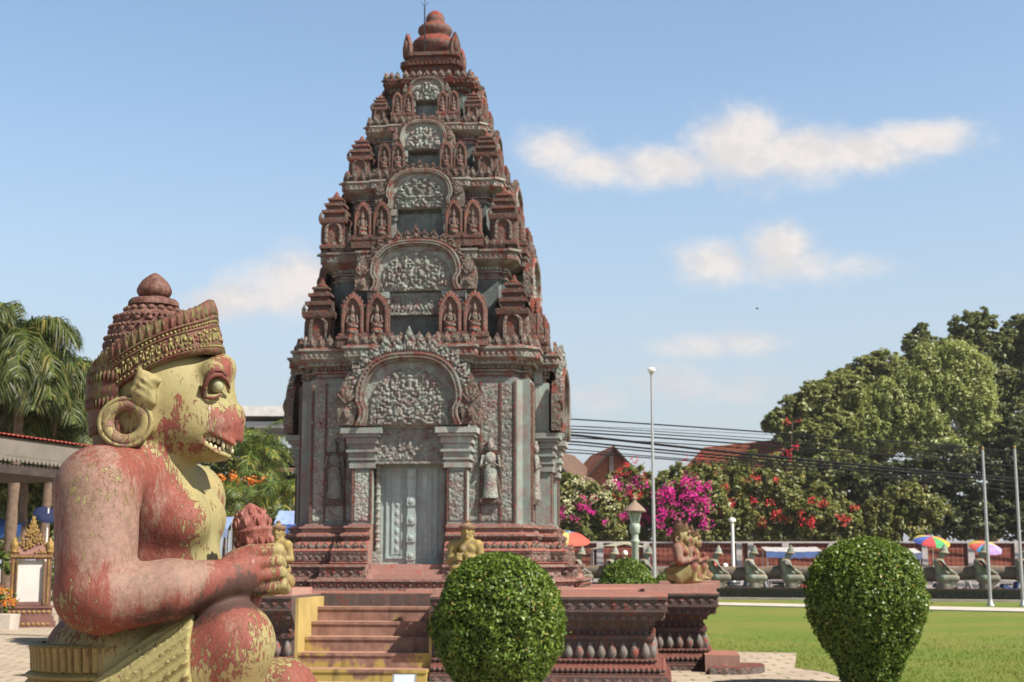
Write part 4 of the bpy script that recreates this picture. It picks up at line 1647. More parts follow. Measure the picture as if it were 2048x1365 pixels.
def niches_shaft():
    M_FIG = M_TFINE
    for k in range(4):
        for sx in (-1, 1):
            b = MB()
            x = sx * 1.43
            # arched frame
            n = 12
            pts = []
            for i in range(n + 1):
                t = i / n
                w = .165 * (1 - t ** 2.2)
                pts.append((x - w, -2.165, 2.9 + .62 * t))
            pts2 = [(2 * x - p[0], p[1], p[2]) for p in reversed(pts[:-1])]
            b.tube([(x - .165, -2.165, Z0 + 1.1)] + pts + pts2 + [(x + .165, -2.165, Z0 + 1.1)], .028, 6)
            b.box((x, -2.18, Z0 + 1.13), (.36, .1, .09))
            nb = b
            M = Matrix.Rotation(k * PI / 2, 4, 'Z')
            nb.v = [tuple(M @ Vector(v)) for v in nb.v]
            o = nb.build('figure_niche', M_RCARVE, TOWER, 40)
            f = MB()
            figure_mesh(f, x, -2.19, Z0 + 1.18, 1.0)
            f.v = [tuple(M @ Vector(v)) for v in f.v]
            f.build('standing_figure', M_FIG, o, 60)


niches_shaft()


def relief_grid(x0, x1, z0, z1, inside, depth, seed, cell=.022):
    """heavy scroll relief as real geometry: grid of points pushed out by noise, kept inside an outline"""
    nx, nz = int((x1 - x0) / cell) + 1, int((z1 - z0) / cell) + 1
    xs, zs = np.linspace(x0, x1, nx), np.linspace(z0, z1, nz)
    X, Z = np.meshgrid(xs, zs, indexing='ij')
    xm = (x0 + x1) / 2
    A = np.abs(X - xm)                   # mirrored like the carving
    p = np.stack([A.ravel() * 16, Z.ravel() * 16, np.full(A.size, seed * 7.3)], 1)
    n = np.abs(vnoise(p, seed) - .5) * 2
    n2 = np.abs(vnoise(p * 2.1 + 5, seed + 1) - .5) * 2
    hgt = smoothstep(.12, .4, n) * .7 + smoothstep(.15, .5, n2) * .45
    m = inside(X.ravel(), Z.ravel())
    Y = -depth * hgt * m
    V = np.stack([X.ravel(), Y, Z.ravel()], 1)
    idx = np.arange(nx * nz).reshape(nx, nz)
    F = np.stack([idx[:-1, :-1], idx[1:, :-1], idx[1:, 1:], idx[:-1, 1:]], -1).reshape(-1, 4)
    keep = (m.reshape(-1)[F] > .001).any(1)
    return V, F[keep]


def pediment(w, h, yface, zbase, proj, seed, crest=1.0, thick=None):
    """arched pediment: returns dict of meshes data in front-local coordinates"""
    th = w * .085 if thick is None else thick
    hw = w / 2
    # inner arch outline (lobed): from bottom left round to bottom right
    def arch(s, n=28):
        pts = []
        for i in range(n + 1):
            a = PI - PI * i / n
            c, sn = math.cos(a), math.sin(a)
            x = hw * s * (abs(c) ** .72) * (1 if c >= 0 else -1)
            z = h * .34 + (h * .66) * (sn ** .9) * (s if s < 1 else s)
            pts.append((x, z))
        lo = [(-hw * s * 1.0, 0), (-hw * s * .93, h * .12), (-hw * s * .92, h * .22)]
        hi = [(-x, z) for x, z in reversed(lo)]
        return lo + pts + hi
    return arch, hw, th


def make_pediment(k, w, h, yf, z0, proj, seed, crest_h, lintel=None, ends=True):
    """w,h: size of the frame's outside; yf: face; proj: how far it stands out"""
    arch, hw, th = pediment(w, h, yf, z0, proj, seed)
    M = Matrix.Rotation(k * PI / 2, 4, 'Z')

    def rot(mb):
        mb.v = [tuple(M @ Vector(v)) for v in mb.v]
    # frame: two stepped mouldings swept along the arch
    b = MB()
    for s0, s1, y0, y1 in ((1.0, .89, -proj, 0), (.90, .83, -proj * .72, 0)):
        o, i = arch(s0), arch(s1)
        V, F = [], []
        n = len(o)
        for (x, z) in o:
            V.append((x, yf + y0, z0 + z))
        for (x, z) in i:
            V.append((x, yf + y0, z0 + z))
        for (x, z) in o:
            V.append((x, yf + y1, z0 + z))
        for (x, z) in i:
            V.append((x, yf + y1, z0 + z))
        for j in range(n - 1):
            F += [(j, j + 1, n + j + 1, n + j), (2 * n + j, 2 * n + j + 1, j + 1, j), (n + j, n + j + 1, 3 * n + j + 1, 3 * n + j)]
        F += [(0, n, 3 * n, 2 * n), (n - 1, 3 * n - 1, 4 * n - 1, 2 * n - 1)]
        b.raw(V, F)
    # raised ribs
    mid = arch(.975)
    b.tube([(x, yf - proj - .004, z0 + z) for x, z in mid], th * .16, 6)
    mid = arch(.905)
    b.tube([(x, yf - proj - .002, z0 + z) for x, z in mid], th * .12, 6)
    mid = arch(.945)
    b2 = MB()
    dtot = 0
    for j in range(len(mid) - 1):
        x, z = (mid[j][0] + mid[j + 1][0]) / 2, (mid[j][1] + mid[j + 1][1]) / 2
        b.ell((x, yf - proj, z0 + z), (th * .16, th * .16, th * .16), 6, 4)
    rot(b)
    fr = b.build('pediment', M_REDG, TOWER, 35)
    # tympanum with scroll carving
    o = arch(.85)
    b = MB()
    b.prism([(x, z) for x, z in o], -.06, -.0, None, (0, yf, z0))
    rot(b)
    tp = b.build('tympanum', M_TFINE, fr, 35)
    ins = arch(.76)
    xs = np.array([p[0] for p in ins])
    hi = max(p[1] for p in ins) * .93

    def inside(X, Z):
        # tall mound of carving
        t = np.clip((Z - z0) / hi, 0, 1)
        wid = hw * .78 * np.sqrt(np.clip(1 - t ** 3.0, 0, 1))
        return smoothstep(0, .04, wid - np.abs(X)) * smoothstep(0, .02, Z - z0)
    V, F = relief_grid(-hw * .80, hw * .80, z0 + .01, z0 + hi, inside, .055, seed, max(.014, w * .0105))
    V[:, 1] += yf - .06 - .002
    V = (np.array(M)[:3, :3] @ V.T).T
    mesh_obj('carved_scrolls', V, F, M_TFINE, fr, 180)
    # crest of flame leaves round the outside
    b = MB()
    out = arch(1.0)
    n = len(out)
    # even steps along the arch
    seg = [0]
    for j in range(n - 1):
        seg.append(seg[-1] + math.hypot(out[j + 1][0] - out[j][0], out[j + 1][1] - out[j][1]))
    tot = seg[-1]
    cnt = 17
    for j in range(cnt):
        t = tot * (.09 + .82 * j / (cnt - 1))
        i = max(0, min(n - 2, next(q for q in range(n - 1) if seg[q + 1] >= t)))
        fr_ = (t - seg[i]) / max(1e-6, seg[i + 1] - seg[i])
        x = out[i][0] + (out[i + 1][0] - out[i][0]) * fr_
        z = out[i][1] + (out[i + 1][1] - out[i][1]) * fr_
        dx, dz = out[i + 1][0] - out[i][0], out[i + 1][1] - out[i][1]
        l = math.hypot(dx, dz)
        nx, nz = -dz / l, dx / l
        # leaves lean upwards
        nx, nz = nx * .8, nz * .8 + .5
        l = math.hypot(nx, nz)
        nx, nz = nx / l, nz / l
        mid_ = 1 - abs(j - (cnt - 1) / 2) / ((cnt - 1) / 2)
        hh = crest_h * (.62 + .38 * mid_ + (.22 if j == (cnt - 1) // 2 else 0)) * (.92 if j % 2 else 1.05)
        ww = tot / cnt * 1.08
        R = Matrix(((nz, 0, nx), (0, 1, 0), (-nx, 0, nz)))
        c = (x - nx * .02, yf - proj * .55, z0 + z - nz * .02)
        pts = [(-.5, 0), (.5, 0), (.54, .3), (.30, .62), (.14, .82), (0, 1.0), (-.14, .82), (-.30, .62), (-.54, .3)]
        b.prism([(px * ww, pz * hh) for px, pz in pts], -proj * .22, proj * .22, R, c)
        for q, (ex, ez, er) in enumerate(((0, .3, .24), (-.2, .55, .13), (.2, .55, .13), (0, .68, .12), (-.3, .22, .13), (.3, .22, .13))):
            v = R @ Vector((ex * ww, -proj * .22, ez * hh))
            b.ell((c[0] + v.x, c[1] + v.y, c[2] + v.z), (ww * er, proj * .22, hh * er * .9), 6, 4, R)
    rot(b)
    b.build('flame_crest', M_TCARVE if w > 1.8 else M_RCARVE, fr, 40)
    if ends:
        # fan-headed serpents that end the arch
        for s in (-1, 1):
            b = MB()
            pts = [(-.42, 0), (.42, 0), (.5, .35), (.44, .62), (.2, .88), (-.05 * s, 1.08), (-.3, .8), (-.46, .5)]
            ww, hh = w * .19, h * .66
            c = (s * (hw + ww * .42), yf - proj * .45, z0 + .01)
            b.prism([(px * ww, pz * hh) for px, pz in pts], -proj * .42, proj * .42, None, c)
            for e in range(5):
                a = (e - 2) * .38
                b.ell((c[0] + math.sin(a) * ww * .34, c[1] - proj * .45, c[2] + hh * (.36 + .26 * math.cos(a))), (ww * .1, proj * .25, hh * .16), 6, 5, rot_euler(0, a, 0))
            b.ell((c[0], c[1] - proj * .45, c[2] + hh * .22), (ww * .2, proj * .3, hh * .14), 7, 5)
            rot(b)
            b.build('serpent_head', M_RCARVE, fr, 40)
    return fr


def doorway():
    for k in range(4):
        M = Matrix.Rotation(k * PI / 2, 4, 'Z')

        def rot(mb):
            mb.v = [tuple(M @ Vector(v)) for v in mb.v]
        b = MB()
        b.box((0, -2.24, 3.83), (1.356, .3, .66))
        rot(b)
        lint = b.build('carved_lintel', M_TFINE, TOWER, 30)
        V, F = relief_grid(-.67, .67, 3.53, 4.14, lambda X, Z: smoothstep(0, .05, .66 - np.abs(X)) * smoothstep(0, .03, Z - 3.54) * smoothstep(0, .03, 4.13 - Z), .03, 40 + k, .017)
        V[:, 1] += -2.392
        V = (np.array(M)[:3, :3] @ V.T).T
        mesh_obj('lintel_garland', V, F, M_TFINE, lint, 180)
        b = MB()
        b.box((0, -2.405, 3.515), (1.35, .05, .045))
        b.ell((0, -2.40, 3.82), (.06, .045, .15), 8, 6)
        rot(b)
        b.build('lintel_edge', M_TFINE, lint, 40)
        # leaf of the false door
        b = MB()
        yb = -2.12
        b.box((0, yb, (Z0 + 3.5) / 2), (1.1, .05, 3.5 - Z0))
        for s in (-1, 1):
            x = s * .27
            for dx, w in ((-.185, .03), (.185, .03)):
                b.box((x + dx, yb - .035, 2.62), (w, .03, 1.62))
            for zz in (1.83, 3.42):
                b.box((x, yb - .036, zz), (.40, .032, .04))
            b.box((x, yb - .03, 2.62), (.15, .012, 1.46))
            for dx in (-.085, .085):
                b.box((x + dx, yb - .034, 2.62), (.02, .026, 1.5))
            for e in range(9):
                b.ell((x, yb - .036, 1.98 + e * .16), (.045, .012, .06), 8, 5)
            b.box((s * .60, yb + .02, (Z0 + 3.5) / 2), (.1, .14, 3.5 - Z0))
        rot(b)
        dr = b.build('door_leaf', M_DOOR, TOWER, 30)
        b = MB()
        b.box((0, yb - .045, 2.57), (.14, .07, 1.70))
        for zz in (1.86, 2.18, 2.5, 2.83, 3.15, 3.35):
            b.box((0, yb - .075, zz), (.155, .05, .15))
            b.ell((0, yb - .10, zz), (.05, .02, .05), 8, 5)
        rot(b)
        b.build('middle_batten', M_DOOR, dr, 30)
        # ringed colonettes
        for s in (-1, 1):
            b = MB()
            prof = [(.065, Z0)]
            z = Z0
            for e in range(11):
                z2 = Z0 + .3 + e * .135
                prof += [(.042, z2 - .055), (.042, z2 - .03), (.052, z2 - .02), (.056, z2), (.052, z2 + .02), (.042, z2 + .03)]
            prof += [(.042, 3.42), (.065, 3.44), (.065, 3.5)]
            b.lathe(prof, 12, (s * .60, -2.26, 0))
            b.box((s * .60, -2.26, Z0 + .12), (.15, .15, .24))
            rot(b)
            b.build('colonette', M_TFINE, TOWER, 40)
        # little red steps below the door
        b = MB()
        for e in range(3):
            b.box((0, -2.3 - (.62 - .18 * e) / 2, PZ + .2 + (e + 1) * .0425), (1.34 - .004 * e, .62 - .18 * e, (e + 1) * .085))
        b.box((0, -2.2, Z0 - .03), (1.33, .28, .075))
        rot(b)
        b.build('door_step', M_TERR, TOWER, 30)


doorway()


def tier_cornices():
    b = MB()
    moulding(b, SH, cornice_prof(Z1, 1.0, -.10), True)
    row_along(b, rosette_T(.11, .13, .03), SH, Z1 + .455, .16, .11)
    b.build('main_cornice', M_REDG, TOWER, 30)
    b = MB()
    row_along(b, leaf_T(.15, .24, .04), SH, Z1 + .60, .08, .17)
    b.build('cornice_antefixes', M_RCARVE, TOWER, 50)
    b = MB()
    row_along(b, drop_T(.08, .10, .03), SH, Z1 + .20, -.04, .085)
    b.build('cornice_pendants', M_TFINE, TOWER, 60)
    b = MB()
    row_along(b, leaf_T(.09, .09, .02), SH, Z1 + .27, .06, .1)
    b.build('cornice_leaves', M_TFINE, TOWER, 60)


tier_cornices()
TIERS = [
    # floor z, cornice z, body half width, cornice scale
    dict(z=5.66, zc=6.98, hw=1.55, cs=.95, niche_x=(.68, 1.14), nw=.44, nh=.86, nd=2.16, tur=(1.82, .54, 1.36), ped=(1.72, .96, -1.92, 6.74, .17, .26), open=(1.05, .55), lint=.42),
    dict(z=7.60, zc=8.52, hw=1.28, cs=.82, niche_x=(.69, 1.05), nw=.345, nh=.74, nd=1.84, tur=(1.62, .49, 1.16), ped=(1.28, .76, -1.60, 8.40, .15, .18), open=(.92, .42), lint=.0),
    dict(z=9.04, zc=9.82, hw=.96, cs=.68, niche_x=(.47, .74), nw=.265, nh=.57, nd=1.42, tur=(1.23, .43, .94), ped=(.92, .60, -1.23, 9.66, .12, .14), open=(.68, .34), lint=.0),
    dict(z=10.28, zc=10.93, hw=.72, cs=.56, niche_x=(.34, .56), nw=.21, nh=.46, nd=1.10, tur=(.93, .31, .64), ped=(.72, .48, -.94, 10.76, .10, .11), open=(.5, .26), lint=.0),
]


def niche_meshes(w, h):
    b = MB()
    # pedestal block, then pointed arch slab with hollow
    b.box((0, 0, h * .04), (w * 1.12, w * .6, h * .08))
    pts = [(-.5, .08), (.5, .08), (.5, .55), (.42, .72), (.25, .86), (.1, .94), (0, 1.02), (-.1, .94), (-.25, .86), (-.42, .72), (-.5, .55)]
    b.prism([(x * w, z * h) for x, z in pts], -w * .08, w * .22)
    arc = []
    for i in range(15):
        a = PI - PI * i / 14
        arc.append((math.cos(a) * w * .40, h * .52 + math.sin(a) * h * .30 * (1 + .18 * math.sin(a) ** 6)))
    path = [(-w * .40, -w * .13, h * .1)] + [(x, -w * .13, z) for x, z in arc] + [(w * .40, -w * .13, h * .1)]
    b.tube(path, w * .085, 6)
    for j in range(9):
        a = PI * (.12 + .76 * j / 8)
        b.ell((math.cos(a) * w * .48, -w * .08, h * .55 + math.sin(a) * h * .37), (w * .07, w * .07, w * .09), 6, 4)
    f = MB()
    y = -w * .16
    f.lathe([(w * .24, 0), (w * .27, h * .06), (w * .2, h * .10)], 10, (0, y, h * .08))
    f.ell((0, y, h * .24), (w * .26, w * .14, h * .075), 9, 5)
    f.ell((0, y, h * .39), (w * .15, w * .11, h * .13), 9, 6)
    f.ell((0, y, h * .57), (w * .09, w * .09, h * .075), 8, 6)
    f.lathe([(w * .06, 0), (w * .05, h * .04), (w * .01, h * .09)], 7, (0, y, h * .62))
    for s in (-1, 1):
        f.tube([(s * w * .16, y, h * .47), (s * w * .24, y - w * .02, h * .33), (s * w * .06, y - w * .1, h * .27)], [w * .05, w * .045, w * .04], 6)
    return b, f


def turret_mesh(w, h):
    b = MB()
    p = [(-.5, -.5), (.5, -.5), (.5, .5), (-.5, .5)]
    sq = [(x * w, y * w) for x, y in p]
    moulding(b, sq, [(0, .03 * w), (h * .05, .03 * w), (h * .07, -.04 * w), (h * .10, -.06 * w), (h * .40, -.06 * w), (h * .42, .04 * w), (h * .47, .07 * w), (h * .50, .07 * w), (h * .51, -.08 * w),
                     (h * .58, -.12 * w), (h * .60, -.02 * w), (h * .65, -.02 * w), (h * .66, -.16 * w), (h * .71, -.18 * w), (h * .73, -.1 * w), (h * .77, -.1 * w), (h * .78, -.24 * w), (h * .82, -.26 * w), (h * .84, -.2 * w), (h * .87, -.22 * w)], True)
    b.lathe([(.2 * w, 0), (.22 * w, h * .03), (.12 * w, h * .06), (.1 * w, h * .09), (.02 * w, h * .14)], 10, (0, 0, h * .86))
    n = MB()
    for k in range(4):
        M = Matrix.Rotation(k * PI / 2, 3, 'Z')
        arc = []
        for i in range(11):
            a = PI - PI * i / 10
            arc.append(M @ Vector((math.cos(a) * w * .28, -w * .47, h * .30 + math.sin(a) * h * .13)))
        n.tube([M @ Vector((-w * .28, -w * .47, h * .1))] + arc + [M @ Vector((w * .28, -w * .47, h * .1))], w * .065, 6)
        for s in (-.5, .5):
            q = M @ Vector((s * w, -w * .5, h * .62))
            n.lathe([(w * .07, 0), (w * .09, h * .03), (w * .02, h * .1)], 6, (q.x, q.y, h * .5))
    return b, n


def tiers():
    for ti, T in enumerate(TIERS):
        z, zc, hw = T['z'], T['zc'], T['hw']
        P_ = plan([(hw * .58, hw * 1.12), (hw * .58, hw * 1.06), (hw * .97, hw * 1.06), (hw * .97, hw * 1.0)])
        b = MB()
        moulding(b, P_, [(z - .05, .10), (z + .05, .10), (z + .06, .04), (z + .1, .0), (zc + .02, 0)], True)
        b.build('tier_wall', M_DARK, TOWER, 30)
        b = MB()
        moulding(b, P_, cornice_prof(zc, T['cs'], -.02), True)
        row_along(b, rosette_T(.09, .12 * T['cs'], .025), P_, zc + .455 * T['cs'], .235 * T['cs'], .09)
        b.build('tier_cornice', M_REDG if ti < 3 else M_RED, TOWER, 30)
        b = MB()
        row_along(b, drop_T(.07, .09 * T['cs'], .025), P_, zc + .2 * T['cs'], .03, .075)
        b.build('tier_pendants', M_TFINE, TOWER, 60)
        b = MB()
        row_along(b, leaf_T(.13, .26 * T['cs'], .035), P_, zc + .61 * T['cs'], .19 * T['cs'], .15)
        b.build('cornice_antefixes', M_RCARVE, TOWER, 50)
        w, h, yf, z0, pr, cr = T['ped']
        ow, oh = T['open']
        for k in range(4):
            M = Matrix.Rotation(k * PI / 2, 4, 'Z')

            def rot(mb):
                mb.v = [tuple(M @ Vector(v)) for v in mb.v]
            # bay that carries the pediment: two piers, lintel, dark recess
            b = MB()
            wall = hw * 1.12
            zl = z0 - .02
            for s in (-1, 1):
                pw = (w - ow) / 2 * .9
                b.box((s * (ow / 2 + pw / 2), -(wall + (-yf - wall) / 2), (z + zl) / 2), (pw, -yf - wall + .02, zl - z))
                b.box((s * (ow / 2 + pw / 2 + .03), -(wall + (-yf - wall) / 2) - .03, zl - .05), (pw + .12, -yf - wall + .10, .12))
                b.box((s * (ow / 2 + pw / 2 + .01), -(wall + (-yf - wall) / 2) - .015, zl - .16), (pw + .07, -yf - wall + .05, .08))
            b.box((0, yf + .09, z0 + h * .42), (w * .86, .16, h * .80))
            rot(b)
            bay = b.build('pediment_bay', M_TEAL, TOWER, 30)
            if T['lint']:
                b = MB()
                b.box((0, yf + .07, zl - T['lint'] / 2 + .005), (ow + .04, .12, T['lint']))
                for e in range(14):
                    x = -ow / 2 + ow * (e + .5) / 14
                    for q in range(2):
                        b.ell((x, yf + .01, zl - .12 - q * .17), (.03, .02, .075), 6, 5, rot_euler(0, .5 if x < 0 else -.5, 0))
                rot(b)
                b.build('tier_lintel', M_TCARVE, TOWER, 40)
            b = MB()
            b.box((0, -wall - .02, (z + zl) / 2 - .02), (ow + .04, .03, zl - z - .04))
            b.box((0, yf + .10, z + .12), (ow + .02, .1, .18))
            rot(b)
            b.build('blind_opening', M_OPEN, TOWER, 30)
            make_pediment(k, w, h, yf, z0, pr, 11 + ti * 4 + k, cr)
        # ledge blocks and seated figures
        nb, nf = niche_meshes(T['nw'], T['nh'])
        first = None
        for k in range(4):
            M = Matrix.Rotation(k * PI / 2, 4, 'Z')
            for s in (-1, 1):
                b = MB()
                for x in T['niche_x']:
                    b.box((s * x, -T['nd'] + .06, z + .06), (T['nw'] * 1.12, T['nw'] * 1.3, .16))
                    b.box((s * x, -T['nd'] + .06, z + .16), (T['nw'] * 1.2, T['nw'] * 1.38, .05))
                b.v = [tuple(M @ Vector(v)) for v in b.v]
                b.build('red_ledge', M_RED, TOWER, 30)
            for s in (-1, 1):
                for x in T['niche_x']:
                    c = M @ Vector((s * x, -T['nd'], z + .185))
                    if first is None:
                        first = nb.build('niche', M_RED, TOWER, 40)
                        nf.build('seated_figure', M_RCARVE, first, 60)
                        o = first
                    else:
                        o = copy_tree(first, TOWER)
                    o.location = c
                    o.rotation_euler = (0, 0, k * PI / 2)
        tx, tw, thh = T['tur']
        tb, tn = turret_mesh(tw, thh)
        first = None
        for k in range(4):
            sx, sy = ((1, -1), (1, 1), (-1, 1), (-1, -1))[k]
            if first is None:
                first = tb.build('corner_turret', M_RED, TOWER, 30)
                tn.build('turret_niches', M_RCARVE, first, 50)
                o = first
            else:
                o = copy_tree(first, TOWER)
            o.location = (sx * tx, sy * tx, z + .02)
    # main pediment of the door
    for k in range(4):
        make_pediment(k, 1.94, 1.32, -2.46, 4.17, .20, 3 + k, .40)


tiers()


def crown_of_tower():
    sq = plan([(.34, .46), (.34, .42), (.42, .42)])
    b = MB()
    moulding(b, sq, [(11.25, .0), (11.45, .0), (11.5, .08), (11.62, .1), (11.64, .16), (11.74, .16), (11.75, .08), (11.84, .06), (11.86, .12), (11.93, .12), (11.94, .0)], True)
    row_along(b, rosette_T(.09, .08, .025), sq, 11.69, .16, .09)
    b.build('top_slab', M_RED, TOWER, 30)
    b = MB()
    leaf = leaf_T(.24, .46, .06)
    for k in range(4):
        b = MB()
        a = PI / 4 + k * PI / 2
        b.stamp(leaf, [Matrix.Translation((math.cos(a) * .66, math.sin(a) * .66, 11.9)) @ Matrix.Rotation(a + PI / 2, 4, 'Z')])
        b.build('corner_leaf', M_RED, TOWER, 40)
    b = MB()
    b.lathe([(.34, 11.92), (.34, 11.97), (.30, 12.0), (.36, 12.06), (.45, 12.16), (.47, 12.24), (.42, 12.33), (.33, 12.40), (.27, 12.42), (.27, 12.46), (.31, 12.50), (.345, 12.56), (.33, 12.63), (.26, 12.69), (.19, 12.71),
             (.18, 12.74), (.19, 12.78), (.185, 12.86), (.14, 12.94), (.07, 13.0), (.01, 13.02)], 40, (0, 0, 0), None, 1, 1, 16, .05)
    b.build('lotus_finial', M_RED, TOWER, 60)
    b = MB()
    b.tube([(-.13, -.5, 11.9), (-.14, -.5, 12.9)], .014, 6)
    b.tube([(-.14, -.5, 12.85), (-.14, -.5, 13.12)], .007, 5)
    for s in (-1, 1):
        b.tube([(-.14, -.5, 12.92), (-.14 + s * .07, -.5, 13.0)], .006, 5)
    b.build('lightning_rod', M_BLACK, TOWER)


crown_of_tower()
# ------------------------------------------------------------------ terrace and stairs
TERR = thing('stone_terrace', 'raised red stone terrace with moulded walls and front stairs under the tower', 'terrace', AX, ROT)


def terrace():
    q = [(-1.05, -4.6), (1.05, -4.6), (1.05, -6.2), (4.25, -6.2), (4.25, -3.5), (5.1, -3.5), (5.1, 3.5), (4.25, 3.5), (4.25, 6.2), (-4.25, 6.2), (-4.25, 3.5), (-5.1, 3.5), (-5.1, -3.5), (-4.25, -3.5), (-4.25, -6.2), (-1.05, -6.2)]

    def wt(a, b):
        return 0 if (abs(a[0]) < 1.1 and abs(b[0]) < 1.1 and a[1] < 0 and b[1] < 0) else 1
    b = MB()
    prof = [(-.05, .30), (.09, .30), (.10, .25), (.13, .25), (.15, .21), (.21, .21), (.23, .15), (.29, .10), (.31, .14), (.33, .14), (.34, .07), (.60, .05), (.62, .09), (.66, .09), (.67, .04), (.71, .03), (.76, .03),
            (.80, .05), (.86, .11), (.92, .20), (.98, .26), (1.01, .26), (1.015, .30), (1.045, .30), (1.05, .275), (1.19, .275), (1.195, .31), (1.235, .31)]
    moulding(b, q, prof, False, wt)
    b.build('moulded_wall', M_TERRD, TERR, 30)
    b = MB()
    row_along(b, rosette_T(.16, .13, .03), q, 1.12, .275, .165, wt=wt)
    row_along(b, leaf_T(.15, .10, .03), q, -.02, .30, .16, wt=wt)
    b.build('carved_fascia', M_TERRC, TERR)
    b = MB()
    row_along(b, drop_T(.15, .25, .07), q, .34, .072, .165, wt=wt)
    b.build('lotus_petals', M_PETAL, TERR, 60)
    b = MB()
    row_along(b, petal_T(.075, .07, .04), q, .145, .23, .078, wt=wt)
    row_along(b, petal_T(.07, .05, .035), q, .285, .12, .075, wt=wt)
    row_along(b, rosette_T(.10, .07, .02), q, .64, .092, .11, wt=wt)
    row_along(b, petal_T(.07, .055, .03), q, .69, .05, .1, wt=wt)
    row_along(b, drop_T(.09, .12, .03), q, .80, .09, .16, wt=wt)
    row_along(b, leaf_T(.13, .12, .04), q, .895, .20, .15, wt=wt)
    b.build('bead_rows', M_TERRD, TERR, 60)
    b = MB()
    top = [[(x, y, z) for x, y in offset(q, o, wt)] for z, o in ((1.2352, .31), (1.25, .30), (1.25, .0))]
    b.loft(top, True, True)
    b.build('top_slab', M_TERR, TERR, 30)
    # yellow cheeks of the stair
    b = MB()
    for s in (-1, 1):
        b.box((s * 1.03, -5.4, .6), (.06, 1.62, 1.21))
    for s in (-1, 1):
        bb = MB()
        bb.box((s * 1.032, -5.41, .60), (.06, 1.64, 1.20))
        bb.build('stair_cheek', M_YELLOW, TERR)
    st = None
    for k in range(1, 6):
        bb = MB()
        z = 1.25 - .215 * k
        y1 = -4.6 - .4 * k
        rng = random.Random(k)
        bb.box((0, (y1 - 4.3) / 2, z / 2 - .03), (1.996 if y1 > -6.2 else 2.04, -4.3 - y1 + .01, z + .05))
        bb.box((0, y1 + .2 - .012, z - .02), (1.998 if y1 > -6.2 else 2.06, .42, .045))
        bb.build('step', M_STEPS, TERR, 30)
    bb = MB()
    bb.box((0, -4.45, 1.1), (2.05, .29, .285))
    bb.build('step', M_STEPS, TERR, 30)
    # plinths of the statues, corner steps
    for (x, y, sx, sy, h) in ((1.52, -5.75, .9, 1.25, .10), (-1.52, -5.75, .9, 1.25, .10), (4.78, -2.95, 1.2, .75, .13), (5.02, 1.55, 1.2, .75, .13)):
        bb = MB()
        bb.box((x, y, 1.245 + h / 2), (sx, sy, h + .01))
        bb.build('statue_plinth', M_TERR, TERR)
    bb = MB()
    bb.box((2.6, -2.45, 1.27), (5.0, 1.5, .045))
    bb.build('raised_edge', M_TERR, TERR)
    bb = MB()
    bb.box((5.42, -3.55, .13), (.55, 1.3, .28))
    bb.build('corner_step', M_TERR, TERR)
    bb = MB()
    pts = [(5.2, -4.7), (5.7, -4.65), (6.0, -4.4), (6.1, -4.0), (6.1, -3.4), (5.3, -3.2)]
    V = [(x, y, z) for z in (-.02, .10) for x, y in pts]
    n = len(pts)
    F = [tuple(reversed(range(n))), tuple(range(n, 2 * n))] + [(i, (i + 1) % n, n + (i + 1) % n, n + i) for i in range(n)]
    bb.raw(V, F)
    bb.build('corner_step', M_TERRC, TERR)


terrace()

# pedestal of the large statue
bb = MB()
zt = ST_O.z
for (z0, z1, sx, sy) in ((0, .18, 1.15, 1.0), (.18, .30, 1.02, .9), (.30, 1.02, .84, .74), (1.02, 1.12, .95, .84), (1.12, zt + .004, 1.04, .92)):
    bb.box((-.08, -.02, (z0 + z1) / 2 - zt), (sx, sy, z1 - z0))
bb.build('pedestal', M_TERR, MONKEY, 30)

# statues on the terrace
def put(o, x, y, z, rz, **kw):
    p = local_to_world(x, y, z)
    return dup(o, p, ROT + rz, **kw)


SMALL = copy_tree(MONKEY)
for ch in list(SMALL.children):
    if ch.name.startswith('pedestal'):
        bpy.data.objects.remove(ch)
SMALL.name = 'monkey_statue'
SMALL.location = local_to_world(4.85, -2.95, 1.378)
SMALL.rotation_euler = (0, 0, ROT + math.radians(4))
SMALL['label'] = 'small crouching monkey guardian with raised fists on the right corner pier of the terrace'
SMALL['group'] = 'statues guarding the terrace'
dup(SMALL, local_to_world(5.14, 1.55, 1.378), ROT + math.radians(2), label='monkey guardian half hidden behind the nearer small monkey on the terrace')

GUARD.location = local_to_world(1.5, -5.72, 1.348)
GUARD.rotation_euler = (0, 0, ROT - PI / 2)
GUARD['group'] = 'statues guarding the terrace'
GUARD.scale = (1.09, 1.09, 1.09)
put(GUARD, -1.5, -5.72, 1.348, -PI / 2, label='yellow guardian statue half hidden behind the bud in the large monkey hand')
# ------------------------------------------------------------------ plants
def ell_points(rng, n, c, r, shell=.55):
    v = rng.normal(0, 1, (n, 3))
    v /= np.linalg.norm(v, axis=1)[:, None]
    rad = shell + (1 - shell) * rng.random(n) ** .6
    return np.array(c) + v * rad[:, None] * np.array(r), v


